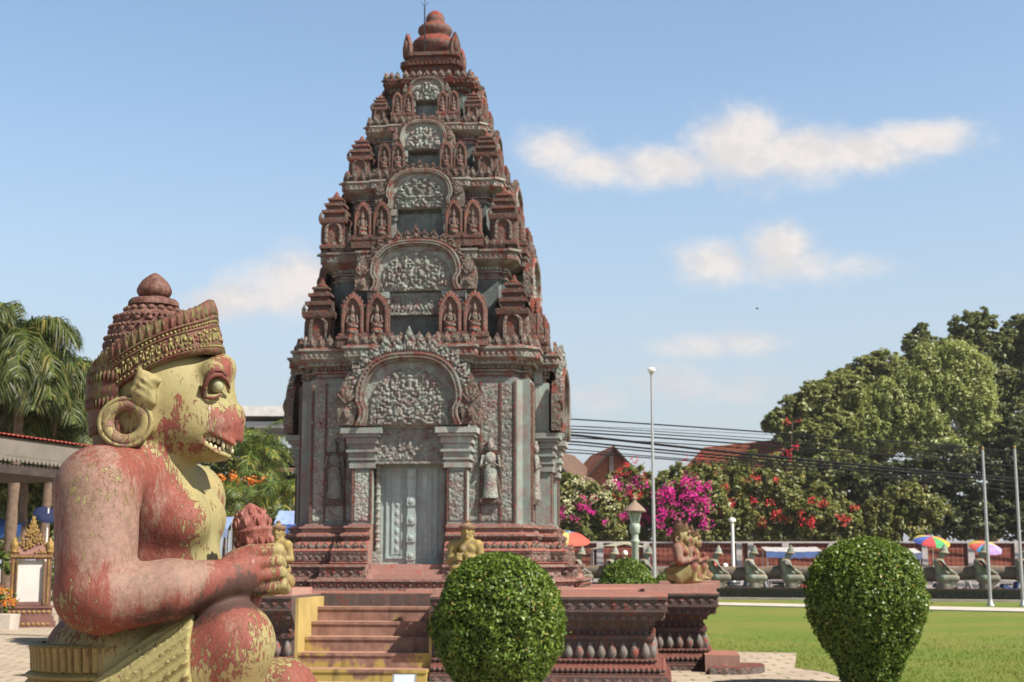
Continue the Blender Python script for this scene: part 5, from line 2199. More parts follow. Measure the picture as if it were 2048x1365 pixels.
def make_topiary(name, label, loc, R, H, seed, n, leaf, prof, group=None):
    """clipped shrub: prof gives (radius factor, height) pairs"""
    rng = np.random.default_rng(seed)
    root = thing(name, label, 'shrub', loc, 0, group)
    pr = np.array(prof)
    # surface points, area weighted
    seg = np.hypot(np.diff(pr[:, 0] * R), np.diff(pr[:, 1]))
    area = seg * (pr[:-1, 0] + pr[1:, 0]) * .5
    cdf = np.cumsum(area) / area.sum()
    u = rng.random(n)
    i = np.searchsorted(cdf, u)
    t = rng.random(n)
    rr = (pr[i, 0] * (1 - t) + pr[i + 1, 0] * t) * R
    zz = pr[i, 1] * (1 - t) + pr[i + 1, 1] * t
    a = rng.random(n) * 2 * PI
    lump = vnoise(np.stack([np.cos(a) * 3 + 9, np.sin(a) * 3 + 9, zz * 3.2], 1), seed) - .5
    lump2 = vnoise(np.stack([np.cos(a) * 11 + 19, np.sin(a) * 11 + 19, zz * 11], 1), seed + 3) - .5
    depth = rng.random(n) ** 2.2
    rr = rr * (1 + .17 * lump + .12 * lump2) - depth * .17 * R
    shoot = rng.random(n) < .012
    rr = rr + shoot * rng.random(n) * .09 * R + rng.normal(0, .008, n)
    d = np.stack([np.diff(pr[:, 0] * R)[i], np.diff(pr[:, 1])[i]], 1)
    d /= np.linalg.norm(d, axis=1)[:, None] + 1e-9
    nr, nz = d[:, 1], -d[:, 0]
    N = np.stack([np.cos(a) * nr, np.sin(a) * nr, nz], 1) + np.array([0, 0, .35])
    Pp = np.stack([np.cos(a) * rr, np.sin(a) * rr, zz + .03 * lump2], 1)
    # a few shoots that escaped the shears
    V, F = leaf_mesh(Pp, N, leaf * rng.uniform(.55, 1.45, n), rng, .62, .75, .2)
    mesh_obj('foliage', V, F, M_TOPI, root, None)
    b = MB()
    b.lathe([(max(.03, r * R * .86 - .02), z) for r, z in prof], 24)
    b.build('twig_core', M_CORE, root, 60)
    b = MB()
    b.tube([(0, 0, -.05), (.01, 0, .3), (-.01, .01, prof[1][1] + .2)], [.06, .05, .04], 8)
    b.build('trunk', M_BARK, root, 60)
    return root


DROP = [(.40, -.02), (.48, .12), (.60, .38), (.78, .70), (.93, .98), (1.0, 1.22), (.97, 1.45), (.88, 1.68), (.70, 1.87), (.46, 2.00), (.22, 2.07), (.02, 2.09)]
BALL = [(.30, .12), (.52, .28), (.76, .48), (.92, .70), (1.0, 1.0), (.97, 1.22), (.87, 1.44), (.70, 1.63), (.46, 1.76), (.22, 1.82), (.02, 1.835)]
p1 = Vector((gx(997, 16.8), 16.8, 0))
make_topiary('topiary_shrub', 'round clipped shrub with glossy leaves before the right side of the stairs', p1, .76, 0, 5, 34000, .043, BALL, 'clipped shrubs')
p2 = Vector((gx(1733, 20.4), 20.4, 0))
make_topiary('topiary_shrub', 'dark drop shaped clipped shrub standing alone on the lawn at right', p2, .85, 0, 8, 38000, .045, DROP, 'clipped shrubs')
DOME = [(.6, 0.0), (.85, .2), (1.0, .5), (.97, .8), (.85, 1.1), (.65, 1.35), (.35, 1.53), (.02, 1.6)]
p3 = Vector((gx(1253, 46), 46, 0))
make_topiary('topiary_shrub', 'bright rounded shrub behind the terrace left of the small monkey', p3, .98, 0, 9, 16000, .075, [(r, z * 1.2) for r, z in DOME], 'clipped shrubs')
p4 = Vector((gx(1330, 50), 50, 0))
make_topiary('topiary_shrub', 'low shrub partly hidden behind the small monkey statue', p4, .6, 0, 10, 7000, .075, [(r, z * .88) for r, z in DOME], 'clipped shrubs')


def make_tree(name, label, px, Y, blobs, trunk, mat, leaf, n, seed, group=None, cat='tree', droop=0.0, bark=None, flowers=None, base_px=None, aspect=.5, clump=.9, sparse=.0):
    """blobs: list of (px, py, r_px, squash) seen crown masses at distance Y (+dy)"""
    rng = np.random.default_rng(seed)
    base = at(px if base_px is None else base_px, 1130, Y)
    base.z = 0
    root = thing(name, label, cat, base, 0, group)
    k = Y / 2844.0
    Ps, Ns = [], []
    tot = sum(b[2] ** 2 for b in blobs)
    for bl in blobs:
        bx, by, br = bl[:3]
        sq = bl[3] if len(bl) > 3 else .85
        dy = bl[4] if len(bl) > 4 else 0
        c = at(bx, by, Y + dy) - base
        r = br * k
        nb = max(6, int(n / 26 * br ** 2 / tot))
        # clumps of leaves spread through the mass
        cc, cv = ell_points(rng, nb, c, (r, r * .9, r * sq), .45)
        for q, v in zip(cc, cv):
            cr = r * rng.uniform(.14, .30) * clump
            m = int(26 * rng.uniform(.6, 1.4))
            w = rng.normal(0, 1, (m, 3))
            w /= np.linalg.norm(w, axis=1)[:, None]
            rad = rng.random(m) ** .5
            pp = q + w * rad[:, None] * cr * np.array([1, 1, .62 + droop])
            pp[:, 2] -= droop * cr * rad * rng.random(m)
            Ps.append(pp)
            Ns.append(w * .6 + v * .5 + np.array([0, 0, .6]))
    Pp, N = np.concatenate(Ps), np.concatenate(Ns)
    V, F = leaf_mesh(Pp, N, leaf, rng, aspect, .55, .2)
    mesh_obj('crown', V, F, mat, root, None)
    bk = bark or M_BARK
    b = MB()
    for path, r0, r1 in trunk:
        pts = [at(x, y, Y) - base if y < 1120 else Vector(at(x, 1130, Y).to_tuple()) - base - Vector((0, 0, CAM_Z + .2)) for x, y in path]
        fine = []
        for i in range(len(pts) - 1):
            for t in (0, .5):
                fine.append(pts[i].lerp(pts[i + 1], t) + Vector((rng.normal(0, .05), rng.normal(0, .05), 0)))
        fine.append(pts[-1])
        rr = [r0 + (r1 - r0) * i / (len(fine) - 1) for i in range(len(fine))]
        b.tube(fine, rr, 8)
    b.build('trunk', bk, root, 60)
    if flowers:
        for nm, fm, spots, cnt, size in flowers:
            Pf, Nf = [], []
            for (fx, fy, fr) in spots:
                c = np.array(at(fx, fy, Y - 1.35) - base)
                m = max(3, int(cnt))
                for _ in range(m):
                    q = c + rng.normal(0, 1, 3) * fr * k * np.array([.55, .35, .5])
                    j = rng.integers(6, 12)
                    Pf.append(q + rng.normal(0, size * .9, (j, 3)))
                    Nf.append(rng.normal(0, .6, (j, 3)) + np.array([.2, -.7, .5]))
            V, F = leaf_mesh(np.concatenate(Pf), np.concatenate(Nf), size, rng, .8, .5, .2)
            mesh_obj(nm, V, F, fm, root, None)['kind'] = 'stuff'
    return root


GT = 'broad trees behind the boundary fence'
make_tree('broadleaf_tree', 'green tree at the left end of the row behind the fence', 1590, 112,
          [(1562, 845, 36), (1600, 820, 44), (1640, 800, 48), (1580, 890, 40), (1625, 870, 55), (1660, 850, 50), (1600, 940, 50), (1650, 930, 55), (1545, 850, 22), (1690, 780, 40)],
          [([(1620, 1130), (1618, 960), (1600, 860)], .5, .12), ([(1618, 960), (1650, 850)], .25, .08)], M_TREE, .37, 41600, 21, GT)
make_tree('broadleaf_tree', 'olive tree with rounded crown between the left tree and the feathery one', 1740, 116,
          [(1690, 770, 44), (1730, 750, 46), (1770, 735, 44), (1720, 810, 60), (1770, 800, 60), (1700, 870, 60), (1760, 870, 60), (1720, 930, 55), (1790, 770, 40)],
          [([(1745, 1130), (1745, 950), (1730, 820)], .5, .12), ([(1745, 950), (1780, 820)], .25, .08)], M_TREE, .37, 41600, 22, GT)
make_tree('tall_tree', 'tall dark tree rising behind the feathery crown at right', 1840, 128,
          [(1835, 690, 34), (1815, 730, 34), (1870, 700, 30), (1850, 745, 42), (1810, 760, 30), (1850, 800, 50), (1845, 660, 18)],
          [([(1850, 1130), (1850, 900), (1840, 700)], .6, .1)], M_TREED, .40, 24000, 23, GT)
make_tree('tall_tree', 'tallest dark tree reaching up at the right edge', 1960, 126,
          [(1938, 655, 40), (1965, 640, 30), (1925, 690, 36), (1975, 700, 46), (2010, 690, 40), (2050, 665, 44), (2080, 690, 60), (1990, 760, 56), (2050, 760, 60), (2030, 830, 60), (1960, 740, 40), (1915, 660, 20), (2100, 780, 60)],
          [([(1985, 1130), (1985, 900), (1950, 680)], .6, .1), ([(1985, 900), (2040, 700)], .4, .1)], M_TREED, .40, 42000, 24, GT)
make_tree('feathery_tree', 'bright feathery tree with pale leaning limbs', 1850, 113,
          [(1860, 720, 40), (1905, 715, 46), (1945, 740, 44), (1830, 765, 46), (1890, 770, 50), (1955, 790, 44), (1800, 830, 46), (1850, 830, 48), (1960, 850, 42), (1770, 870, 36), (1830, 880, 34), (1985, 870, 30), (1920, 800, 44), (1740, 830, 44), (1690, 850, 40), (1975, 920, 34), (1780, 790, 44), (1720, 880, 36), (1880, 880, 40), (1930, 900, 36)],
          [([(2000, 1130), (1985, 960), (1921, 868), (1895, 815), (1862, 780)], .30, .08), ([(1921, 868), (1880, 845), (1840, 830)], .18, .06), ([(1940, 900), (1938, 820), (1932, 760)], .2, .06)],
          M_TREEB, .38, 80000, 25, GT, 'tree', .7, M_BARKL, None, None, .34, 1.0)
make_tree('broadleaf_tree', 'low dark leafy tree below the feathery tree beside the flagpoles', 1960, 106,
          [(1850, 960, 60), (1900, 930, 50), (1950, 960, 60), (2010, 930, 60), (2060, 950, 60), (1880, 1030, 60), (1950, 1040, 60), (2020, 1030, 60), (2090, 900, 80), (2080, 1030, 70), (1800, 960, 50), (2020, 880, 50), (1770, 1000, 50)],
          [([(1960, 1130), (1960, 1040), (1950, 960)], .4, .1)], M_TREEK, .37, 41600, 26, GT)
make_tree('broadleaf_tree', 'dark bushy tree over the fence behind the lone clipped shrub', 1700, 108,
          [(1640, 960, 50), (1690, 950, 55), (1740, 960, 50), (1660, 1010, 50), (1720, 1020, 50), (1780, 1030, 50), (1620, 1010, 45), (1580, 970, 40), (1560, 1010, 40)],
          [([(1700, 1130), (1700, 1030), (1690, 960)], .4, .1)], M_TREED, .42, 20000, 27, GT)

GV = 'flowering climbers along the boundary fence'
RS = lambda s, n, x0, x1, y0, y1, r=12: [(random.Random(s * 100 + i).uniform(x0, x1), random.Random(s * 100 + i + 50).uniform(y0, y1), r) for i in range(n)]
make_tree('bougainvillea', 'climber with clusters of cream and red flowers right of the tower', 1165, 95,
          [(1130, 990, 36), (1170, 990, 38), (1120, 1030, 36), (1160, 1040, 40), (1205, 1030, 38), (1220, 1000, 30), (1180, 1070, 34), (1130, 1072, 34), (1225, 1065, 34), (1140, 960, 22)],
          [([(1165, 1130), (1165, 1050), (1170, 1000)], .1, .04), ([(1165, 1050), (1130, 990)], .06, .03)], M_VINE, .30, 13000, 31, GV, 'climber', .3, None,
          [('cream_flowers', M_WHITEF, RS(1, 16, 1120, 1230, 960, 1015, 11), 3, .13), ('pink_flowers', M_PINK, RS(2, 12, 1112, 1240, 995, 1060, 9), 3, .13)], None, .5, 1.2)
make_tree('bougainvillea', 'pink and red flowering climber behind the park lamp', 1270, 96,
          [(1260, 980, 30), (1300, 985, 34), (1240, 1010, 30), (1275, 1030, 40), (1310, 1030, 36), (1260, 1070, 34), (1300, 1070, 34), (1255, 945, 18), (1230, 955, 20), (1285, 950, 22), (1330, 960, 24)],
          [([(1275, 1130), (1275, 1050), (1270, 990)], .1, .04), ([(1275, 1050), (1250, 960), (1290, 925)], .05, .02)], M_VINE, .30, 10000, 32, GV, 'climber', .3, None,
          [('pink_flowers', M_PINK, RS(3, 22, 1225, 1330, 955, 1050, 10), 3, .13), ('red_flowers', M_REDF, RS(4, 8, 1235, 1300, 920, 1010, 8), 3, .13)], None, .5, 1.2)
make_tree('bougainvillea', 'climber covered in magenta flowers right of the tall lamp post', 1370, 94,
          [(1345, 975, 34), (1385, 975, 36), (1420, 985, 34), (1350, 1020, 40), (1395, 1025, 40), (1430, 1030, 36), (1360, 1065, 36), (1410, 1070, 36), (1330, 1060, 30), (1395, 945, 24), (1360, 945, 22), (1425, 945, 24)],
          [([(1380, 1130), (1380, 1050), (1380, 990)], .1, .04)], M_VINE, .30, 13000, 33, GV, 'climber', .3, None,
          [('magenta_flowers', M_PINK, [(1338, 985, 13), (1350, 1000, 14), (1322, 1000, 12), (1365, 990, 12), (1340, 1030, 13), (1360, 1040, 12), (1325, 1045, 12), (1385, 985, 12), (1400, 975, 10), (1375, 1010, 12), (1390, 1030, 9), (1345, 1060, 10), (1318, 1020, 10), (1410, 1000, 9), (1372, 960, 9)] + RS(7, 12, 1320, 1440, 950, 1060, 10), 5, .15)], None, .5, 1.2)
make_tree('bougainvillea', 'tall green climber with scattered red flowers under the leaning roof', 1500, 95,
          [(1450, 985, 36), (1490, 960, 36), (1530, 955, 36), (1560, 985, 40), (1470, 1025, 44), (1520, 1020, 46), (1570, 1035, 40), (1445, 1065, 36), (1500, 1070, 36), (1550, 1072, 36), (1505, 915, 18), (1470, 930, 24), (1440, 945, 24), (1545, 920, 22), (1580, 950, 30)],
          [([(1510, 1130), (1510, 1040), (1505, 900)], .1, .03), ([(1510, 1040), (1580, 930), (1585, 840)], .05, .02)], M_VINE, .30, 15000, 34, GV, 'climber', .3, None,
          [('red_flowers', M_REDF, RS(5, 13, 1430, 1600, 955, 1050, 8) + [(1582, 838, 9), (1588, 895, 8), (1586, 912, 8), (1575, 905, 6), (1400, 915, 7), (1370, 920, 6)], 3, .13)], None, .5, 1.2)
make_tree('flowering_shrub', 'yellowish green shrub with a few red flowers over the fence', 1660, 94,
          [(1610, 1020, 36), (1650, 1030, 40), (1690, 1035, 36), (1620, 1065, 32), (1665, 1070, 32), (1710, 1068, 30), (1640, 990, 26)],
          [([(1660, 1130), (1660, 1060), (1655, 1000)], .1, .04)], M_VINE, .30, 9000, 35, GV, 'climber', .3, None,
          [('red_flowers', M_REDF, RS(6, 8, 1600, 1720, 1000, 1060, 7), 3, .15)], None, .5, 1.2)
make_tree('flowering_shrub', 'pale leaved shrub spilling over the fence left of the rainbow umbrella', 1800, 94,
          [(1760, 1020, 34), (1800, 1000, 36), (1840, 1005, 36), (1870, 1020, 30), (1780, 1055, 34), (1830, 1055, 34), (1740, 1060, 30), (1820, 980, 24)],
          [([(1805, 1130), (1805, 1050), (1810, 1000)], .1, .04)], M_VINE, .30, 9500, 36, GV, 'climber', .3, None, None, None, .5, 1.2)

# left side: shrubs behind the big statue
make_tree('garden_shrub', 'dense dark shrub with orange flowers behind the large monkey', 460, 64,
          [(410, 950, 34), (440, 920, 30), (410, 1000, 36), (455, 990, 36), (500, 1000, 36), (540, 1010, 34), (430, 1040, 34), (490, 1040, 34), (550, 1045, 34), (585, 1020, 28), (395, 905, 18)],
          [([(470, 1130), (470, 1040), (460, 960)], .1, .04)], M_TREED, .2, 14000, 41, None, 'shrub', .1, None,
          [('orange_flowers', M_ORANGEF, [(438, 960, 8), (472, 962, 9), (516, 965, 9), (500, 962, 7), (440, 975, 7), (420, 985, 6), (570, 985, 6), (465, 1038, 7)], 6, .12), ('pink_flowers', M_PINK, [(597, 1000, 7), (596, 1016, 6), (597, 1030, 6)], 5, .12)])
make_tree('garden_shrub', 'pale shrub below the pavilion roof at the left edge', 70, 48,
          [(20, 985, 44), (70, 965, 44), (60, 1010, 44), (120, 985, 40), (160, 970, 40), (30, 1030, 36), (80, 1020, 36), (140, 1030, 36), (190, 960, 50), (185, 1030, 40)],
          [([(80, 1130), (80, 1040), (80, 980)], .1, .04)], M_TREE, .22, 24000, 42, None, 'shrub', .5)
make_tree('garden_shrub', 'dark leafy mass behind the palm trunks under the pavilion', 60, 58,
          [(10, 940, 50), (70, 930, 50), (130, 930, 50), (185, 920, 50), (20, 1010, 50), (80, 1000, 50), (140, 1000, 50), (200, 1000, 50), (50, 1070, 45), (110, 1070, 45), (170, 1070, 45), (0, 1070, 45)],
          [([(80, 1130), (80, 1040), (80, 980)], .1, .04)], M_TREED, .24, 26000, 46, None, 'shrub', .5)
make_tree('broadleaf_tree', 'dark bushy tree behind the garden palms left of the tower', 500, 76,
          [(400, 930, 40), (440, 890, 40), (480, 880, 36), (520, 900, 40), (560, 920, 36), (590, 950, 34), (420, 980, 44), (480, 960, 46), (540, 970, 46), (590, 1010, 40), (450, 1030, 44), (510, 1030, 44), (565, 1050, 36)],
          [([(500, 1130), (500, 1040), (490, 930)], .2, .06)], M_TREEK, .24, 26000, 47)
make_tree('broadleaf_tree', 'small tree showing behind the crown of the large monkey', 195, 70,
          [(190, 740, 20), (205, 770, 26), (180, 800, 30), (215, 820, 40), (200, 870, 40), (240, 760, 30)],
          [([(210, 1130), (210, 900), (200, 760)], .2, .05)], M_TREED, .26, 6000, 43)
make_tree('flower_bed', 'small plants with orange flowers beside the gilded sign', 8, 39,
          [(-10, 1185, 18), (12, 1190, 18), (0, 1212, 18), (25, 1205, 12)],
          [([(8, 1130), (8, 1119)], .02, .01)], M_SHRUB, .10, 1600, 44, None, 'flowers', .1, None,
          [('orange_flowers', M_ORANGEF, [(12, 1183, 5), (20, 1195, 5), (2, 1178, 4), (28, 1205, 3), (8, 1205, 4)], 4, .05)])
make_tree('garden_shrub', 'bright green shrub between the gilded sign and the large monkey', 105, 43,
          [(100, 1130, 18), (108, 1160, 20), (104, 1185, 18), (15, 1120, 20), (25, 1145, 18)],
          [([(105, 1130), (105, 1119)], .02, .01)], M_SHRUB, .12, 2600, 45, None, 'shrub', .2)


# ------------------------------------------------------------------ palms
def make_palm(label, px, py, Y, trunk_r, nf, length, seed, mat, group=None, droop=1.0, leaf_len=.75, up=.9, ndens=46):
    rng = np.random.default_rng(seed)
    base = at(px, 1130, Y)
    base.z = 0
    top = at(px, py, Y) - base
    root = thing('palm_tree', label, 'palm', base, 0, group)
    b = MB()
    n = 14
    lean = rng.normal(0, .25)
    pts = [Vector((lean * (1 - (i / n)) * 1.2, 0, -.1 + (top.z + .1) * i / n)) for i in range(n + 1)]
    b.tube(pts, [trunk_r * (1.15 if i % 2 else 1.0) * (1.3 - .5 * i / n) for i in range(n + 1)], 10)
    b.build('trunk', M_BARK, root, 60)
    Vs, Fs, nv = [], [], 0
    st = MB()
    for f in range(nf):
        az = 2 * PI * (f * .382 + rng.random() * .08)
        el = up * (1 - f / nf) * 1.35 - .15 + rng.normal(0, .08)
        Ln = length * rng.uniform(.85, 1.1)
        m = 16
        p = np.array(top)
        d = np.array([math.cos(az) * math.cos(el), math.sin(az) * math.cos(el), math.sin(el)])
        path = [p.copy()]
        for i in range(m):
            p = p + d * Ln / m
            path.append(p.copy())
            d = d + np.array([0, 0, -1]) * droop * (.10 + .06 * i / m)
            d /= np.linalg.norm(d)
        path = np.array(path)
        st.tube([tuple(q) for q in path], [.035 * (1 - .85 * i / m) + .006 for i in range(m + 1)], 5, False)
        for i in range(ndens):
            t = .12 + .88 * i / ndens
            j = min(m - 1, int(t * m))
            fr = t * m - j
            q = path[j] * (1 - fr) + path[j + 1] * fr
            tan = path[j + 1] - path[j]
            tan /= np.linalg.norm(tan)
            side = np.cross(tan, [0, 0, 1])
            side /= np.linalg.norm(side) + 1e-9
            upv = np.cross(side, tan)
            ll = leaf_len * (math.sin(PI * min(1, t * .9 + .12)) ** .6) * rng.uniform(.8, 1.1)
            for s in (-1, 1):
                dr = side * s * .75 + tan * .5 + upv * rng.uniform(-.15, .3)
                dr /= np.linalg.norm(dr)
                wv = np.cross(dr, upv + rng.normal(0, .3, 3))
                wv = wv / (np.linalg.norm(wv) + 1e-9) * .028 * length / 3.2 * rng.uniform(.8, 1.2)
                mid = q + dr * ll * .5 + np.array([0, 0, -.06 * ll])
                end = q + dr * ll * .92 + np.array([0, 0, -.42 * ll * droop * rng.uniform(.6, 1.3)])
                Vs += [q - wv * .5, q + wv * .5, mid + wv, mid - wv, end]
                Fs += [(nv, nv + 1, nv + 2, nv + 3), (nv + 3, nv + 2, nv + 4)]
                nv += 5
    mesh_obj('fronds', np.array(Vs), Fs, mat, root, None)
    st.build('leaf_stalks', M_SHRUB, root, 60)
    return root


GP = 'palms at the left'
make_palm('large drooping palm at the far left above the pavilion roof', 25, 700, 44, .15, 56, 2.9, 51, M_PALM, GP, 1.6, 1.05, 1.0, 66)
make_palm('drooping palm between the far left palm and the monkey crown', 95, 760, 46, .13, 52, 2.6, 52, M_PALM, GP, 1.5, .95, .95, 56)
make_palm('small palm half hidden under the pavilion at left', 40, 850, 47, .13, 46, 2.6, 53, M_PALM, GP, 1.5, .95, .8, 50)
make_palm('drooping palm whose fronds touch the neck of the large monkey', 150, 860, 50, .13, 46, 2.5, 57, M_PALM, GP, 1.5, .95, .8, 50)
make_palm('dark feathery garden palm in front of the grey building', 505, 905, 66, .12, 20, 2.6, 54, M_PALMB, GP, 1.0, .8, .95, 44)
make_palm('yellowing garden palm just left of the tower', 562, 985, 60, .10, 18, 1.9, 55, M_PALMB, GP, 1.15, .7, .9, 44)
make_palm('low garden palm behind the chest of the large monkey', 455, 985, 62, .10, 16, 2.0, 56, M_PALMB, GP, 1.1, .7, .85, 40)
# ------------------------------------------------------------------ ground
def sheet(name, pts, z, mat, thick=0.0):
    V = [(p[0], p[1], z) for p in pts]
    o = mesh_obj(name, V, [tuple(range(len(V)))], mat)
    return structure(o)


sheet('ground', [(-330, -40), (330, -40), (330, 420), (-330, 420)], 0.0, M_GROUND)
near = [ground_at(x, y) for x, y in ((1120, 1296), (1405, 1303), (1594, 1306), (1590, 1336), (1652, 1345), (1716, 1368), (1790, 1400), (1900, 1440), (2700, 1500))]
farn = [ground_at(x, y) for x, y in ((2900, 1246), (2048, 1226), (1420, 1212), (1060, 1206))]
farf = [ground_at(x, y) for x, y in ((2900, 1236), (2048, 1219), (1420, 1207), (1060, 1202))]
sheet('lawn', near + farn, .006, M_GRASS)
b = MB()
n = len(farn)
lo = [(p.x, p.y, -.02) for p in farn + list(reversed(farf))]
hi = [(p.x, p.y, .05) for p in farn + list(reversed(farf))]
b.raw(lo + hi, [tuple(reversed(range(2 * n))), tuple(range(2 * n, 4 * n))] + [(i, (i + 1) % (2 * n), 2 * n + (i + 1) % (2 * n), 2 * n + i) for i in range(2 * n)])
structure(b.build('kerb', M_KERB))
sheet('lawn', [(farf[3].x, farf[3].y), (farf[2].x, farf[2].y), (farf[1].x, farf[1].y), (farf[0].x, farf[0].y), (60, 60), (30, 67), (2, 78)], .006, M_GRASS)
sheet('road', [(-20, 82), (60, 71), (120, 71), (120, 89), (-20, 89)], .006, M_ROAD)

# grass blades near enough to read as blades
def blades():
    rng = np.random.default_rng(77)
    n = 80000
    Y = rng.uniform(18.5, 42, n)
    X = rng.uniform(1.5, 16, n)
    poly = [(p.x, p.y) for p in near + farn]
    ins = np.zeros(n, dtype=bool)
    j = len(poly) - 1
    for i in range(len(poly)):
        xi, yi = poly[i]
        xj, yj = poly[j]
        c = ((yi > Y) != (yj > Y)) & (X < (xj - xi) * (Y - yi) / (yj - yi + 1e-12) + xi)
        ins ^= c
        j = i
    vis = (X < Y * .40) & (X > Y * .10) & (rng.random(n) > smoothstep(20, 38, Y))
    X, Y = X[ins & vis], Y[ins & vis]
    n = len(X)
    h = rng.uniform(.02, .065, n) * (.6 + .8 * vnoise(np.stack([X * 1.5, Y * 1.5, X * 0], 1), 3))
    a = rng.uniform(0, 2 * PI, n)
    w = .006 + .004 * rng.random(n)
    lx, ly = rng.normal(0, .02, n), rng.normal(0, .02, n)
    V = np.zeros((n, 3, 3))
    V[:, 0] = np.stack([X - np.cos(a) * w, Y - np.sin(a) * w, np.full(n, .004)], 1)
    V[:, 1] = np.stack([X + np.cos(a) * w, Y + np.sin(a) * w, np.full(n, .004)], 1)
    V[:, 2] = np.stack([X + lx, Y + ly, h], 1)
    o = mesh_obj('grass', V.reshape(-1, 3), np.arange(n * 3).reshape(n, 3), M_GRASSB)
    tag(o, 'short uneven grass blades on the lawn', 'grass', kind='stuff')


blades()

# ------------------------------------------------------------------ serpent balustrade
def bal_pt(s):
    """point along the balustrade line, s metres from its left end"""
    d = Vector((1, -.42, 0)).normalized()
    return Vector((1.2, 76.4, 0)) + d * s


BAL_A = math.atan2(-.42, 1)
root = thing('balustrade_wall', 'low dark mossy wall carved with leaves that carries the kneeling statues', 'wall', bal_pt(0), BAL_A)
b = MB()
for z0, z1, t in ((0, .10, .95), (.10, .42, .72), (.42, .47, .80), (.47, .56, .92)):
    b.box((15, 0, (z0 + z1) / 2), (34 - (z0 > .05) * .02, t, z1 - z0))
b.build('wall_core', M_BAL, root)
b = MB()
T = leaf_T(.30, .26, .05)
b.stamp(T, [Matrix.Translation((-1.8 + .33 * i, -.37, .12)) for i in range(102)])
b.build('leaf_carving', M_BAL, root, 40)
b = MB()
b.box((15, -.02, .572), (34, .98, .03))
b.build('coping', M_TERRD, root)
b = MB()
b.box((15, -1.3, .05), (34, .35, .14))
b.build('kerb_stone', M_KERB, root)
rail = thing('stone_serpent', 'long thick brown stone serpent body held by the kneeling statues', 'serpent', bal_pt(0), BAL_A)
b = MB()
b.tube([(-2 + .5 * i, .34, 1.30 + .05 * math.sin(i * .66)) for i in range(69)], [.33 + .02 * math.sin(i * 1.3) for i in range(69)], 14)
b.build('serpent_body', M_NAGA, rail, 60)
i = 0
labels = ['kneeling statue nearest the tower beside the yellow and red umbrella', 'kneeling statue in front of the beige canopy behind the rounded shrub', 'kneeling statue behind the tall lamp post base', 'kneeling statue mostly hidden behind the small monkey',
          'kneeling statue in front of the two helmeted riders', 'kneeling statue just left of the blue and white stall awning', 'kneeling statue in front of the middle of the blue and white awning', 'kneeling statue at the left edge of the lone clipped shrub',
          'kneeling statue hidden behind the left half of the lone clipped shrub', 'kneeling statue hidden behind the right half of the lone clipped shrub', 'kneeling statue under the rainbow umbrella', 'kneeling statue left of the first flagpole', 'kneeling statue between the two flagpoles', 'kneeling statue at the right edge of the view']
for i in range(14):
    p = bal_pt(2.55 + 1.83 * i) + Vector((0, 0, .585))
    if i in (8, 9):
        continue
    if i == 0:
        DEVA.location = p
        DEVA.rotation_euler = (0, 0, BAL_A + .2)
        DEVA.scale = (1.04, 1.04, 1.04)
        DEVA['label'] = labels[0]
        DEVA['group'] = 'kneeling statues along the balustrade'
    else:
        dup(DEVA, p, BAL_A + .2, labels[i], 'kneeling statues along the balustrade')

# ------------------------------------------------------------------ boundary fence
FY = 90.0
fence = thing('boundary_fence', 'long wall of red brick lattice panels between whitewashed posts beyond the road', 'fence', (0, FY, 0))
x0, x1, sp = 2.6, 38.0, 2.9
b = MB()
b.box(((x0 + x1) / 2, 0, .80), (x1 - x0, .30, 1.62))
b.build('fence_base', M_POSTW, fence)
b = MB()
b.box(((x0 + x1) / 2, 0, 3.09), (x1 - x0 + .3, .34, .10))
b.build('coping', M_POSTW, fence)
k = 0
x = x0
while x < x1:
    b = MB()
    b.box((x, 0, 2.32), (.42 if k % 2 else .36, .36, 1.44))
    if k == 4:
        b.box((x + .72, 0, 2.32), (.36, .36, 1.44))
    b.build('fence_post', M_POSTW, fence)
    b = MB()
    b.box((x + sp / 2, .02, 2.32), (sp - .40, .10, 1.42))
    b.build('lattice_panel', M_LATT, fence)
    x += sp
    k += 1

# ------------------------------------------------------------------ poles and lamps
def pole_thing(name, label, cat, px, Y, h, r0, r1, mat, top=None, group=None):
    root = thing(name, label, cat, Vector((gx(px, Y), Y, 0)), 0, group)
    b = MB()
    b.tube([(0, 0, 0), (0, 0, h)], [r0, r1], 12)
    b.lathe([(r0 * 2.2, 0), (r0 * 2.2, .06), (r0 * 1.4, .12), (r0 * 1.05, .3)], 12)
    b.build('pole', mat, root, 50)
    if top:
        top(root, h)
    return root


def globe_top(root, h):
    b = MB()
    b.ell((0, 0, h + .14), (.19, .19, .13), 16, 8)
    b.build('globe', M_GLOBE, root, 60)
    b = MB()
    b.lathe([(.05, h - .12), (.09, h - .04), (.13, h + .04)], 12)
    b.build('lamp_neck', M_METAL, root, 50)


def small_lamp_top(root, h):
    b = MB()
    b.lathe([(.08, h - .05), (.17, h), (.18, h + .12), (.12, h + .18), (.02, h + .2)], 12)
    b.build('lamp_head', M_GLOBE, root, 50)


def knob_top(root, h):
    b = MB()
    b.ell((0, 0, h + .05), (.07, .07, .08), 10, 6)
    b.build('gold_knob', M_GOLD, root, 60)


pole_thing('street_lamp', 'very tall thin grey lamp post with one white globe at its top', 'street lamp', 1309, 68, 10.85, .10, .05, M_METAL, globe_top)
pole_thing('street_lamp', 'short white lamp post beside the two helmeted riders', 'street lamp', 1467, 75.5, 3.95, .10, .08, M_WHITEP, small_lamp_top)
pole_thing('flagpole', 'left one of two bare flagpoles before the balustrade', 'flagpole', 1978, 60, 6.5, .075, .05, M_METAL, knob_top, 'bare flagpoles')
pole_thing('flagpole', 'right one of two bare flagpoles at the right edge', 'flagpole', 2043, 59.5, 6.5, .075, .05, M_METAL, knob_top, 'bare flagpoles')

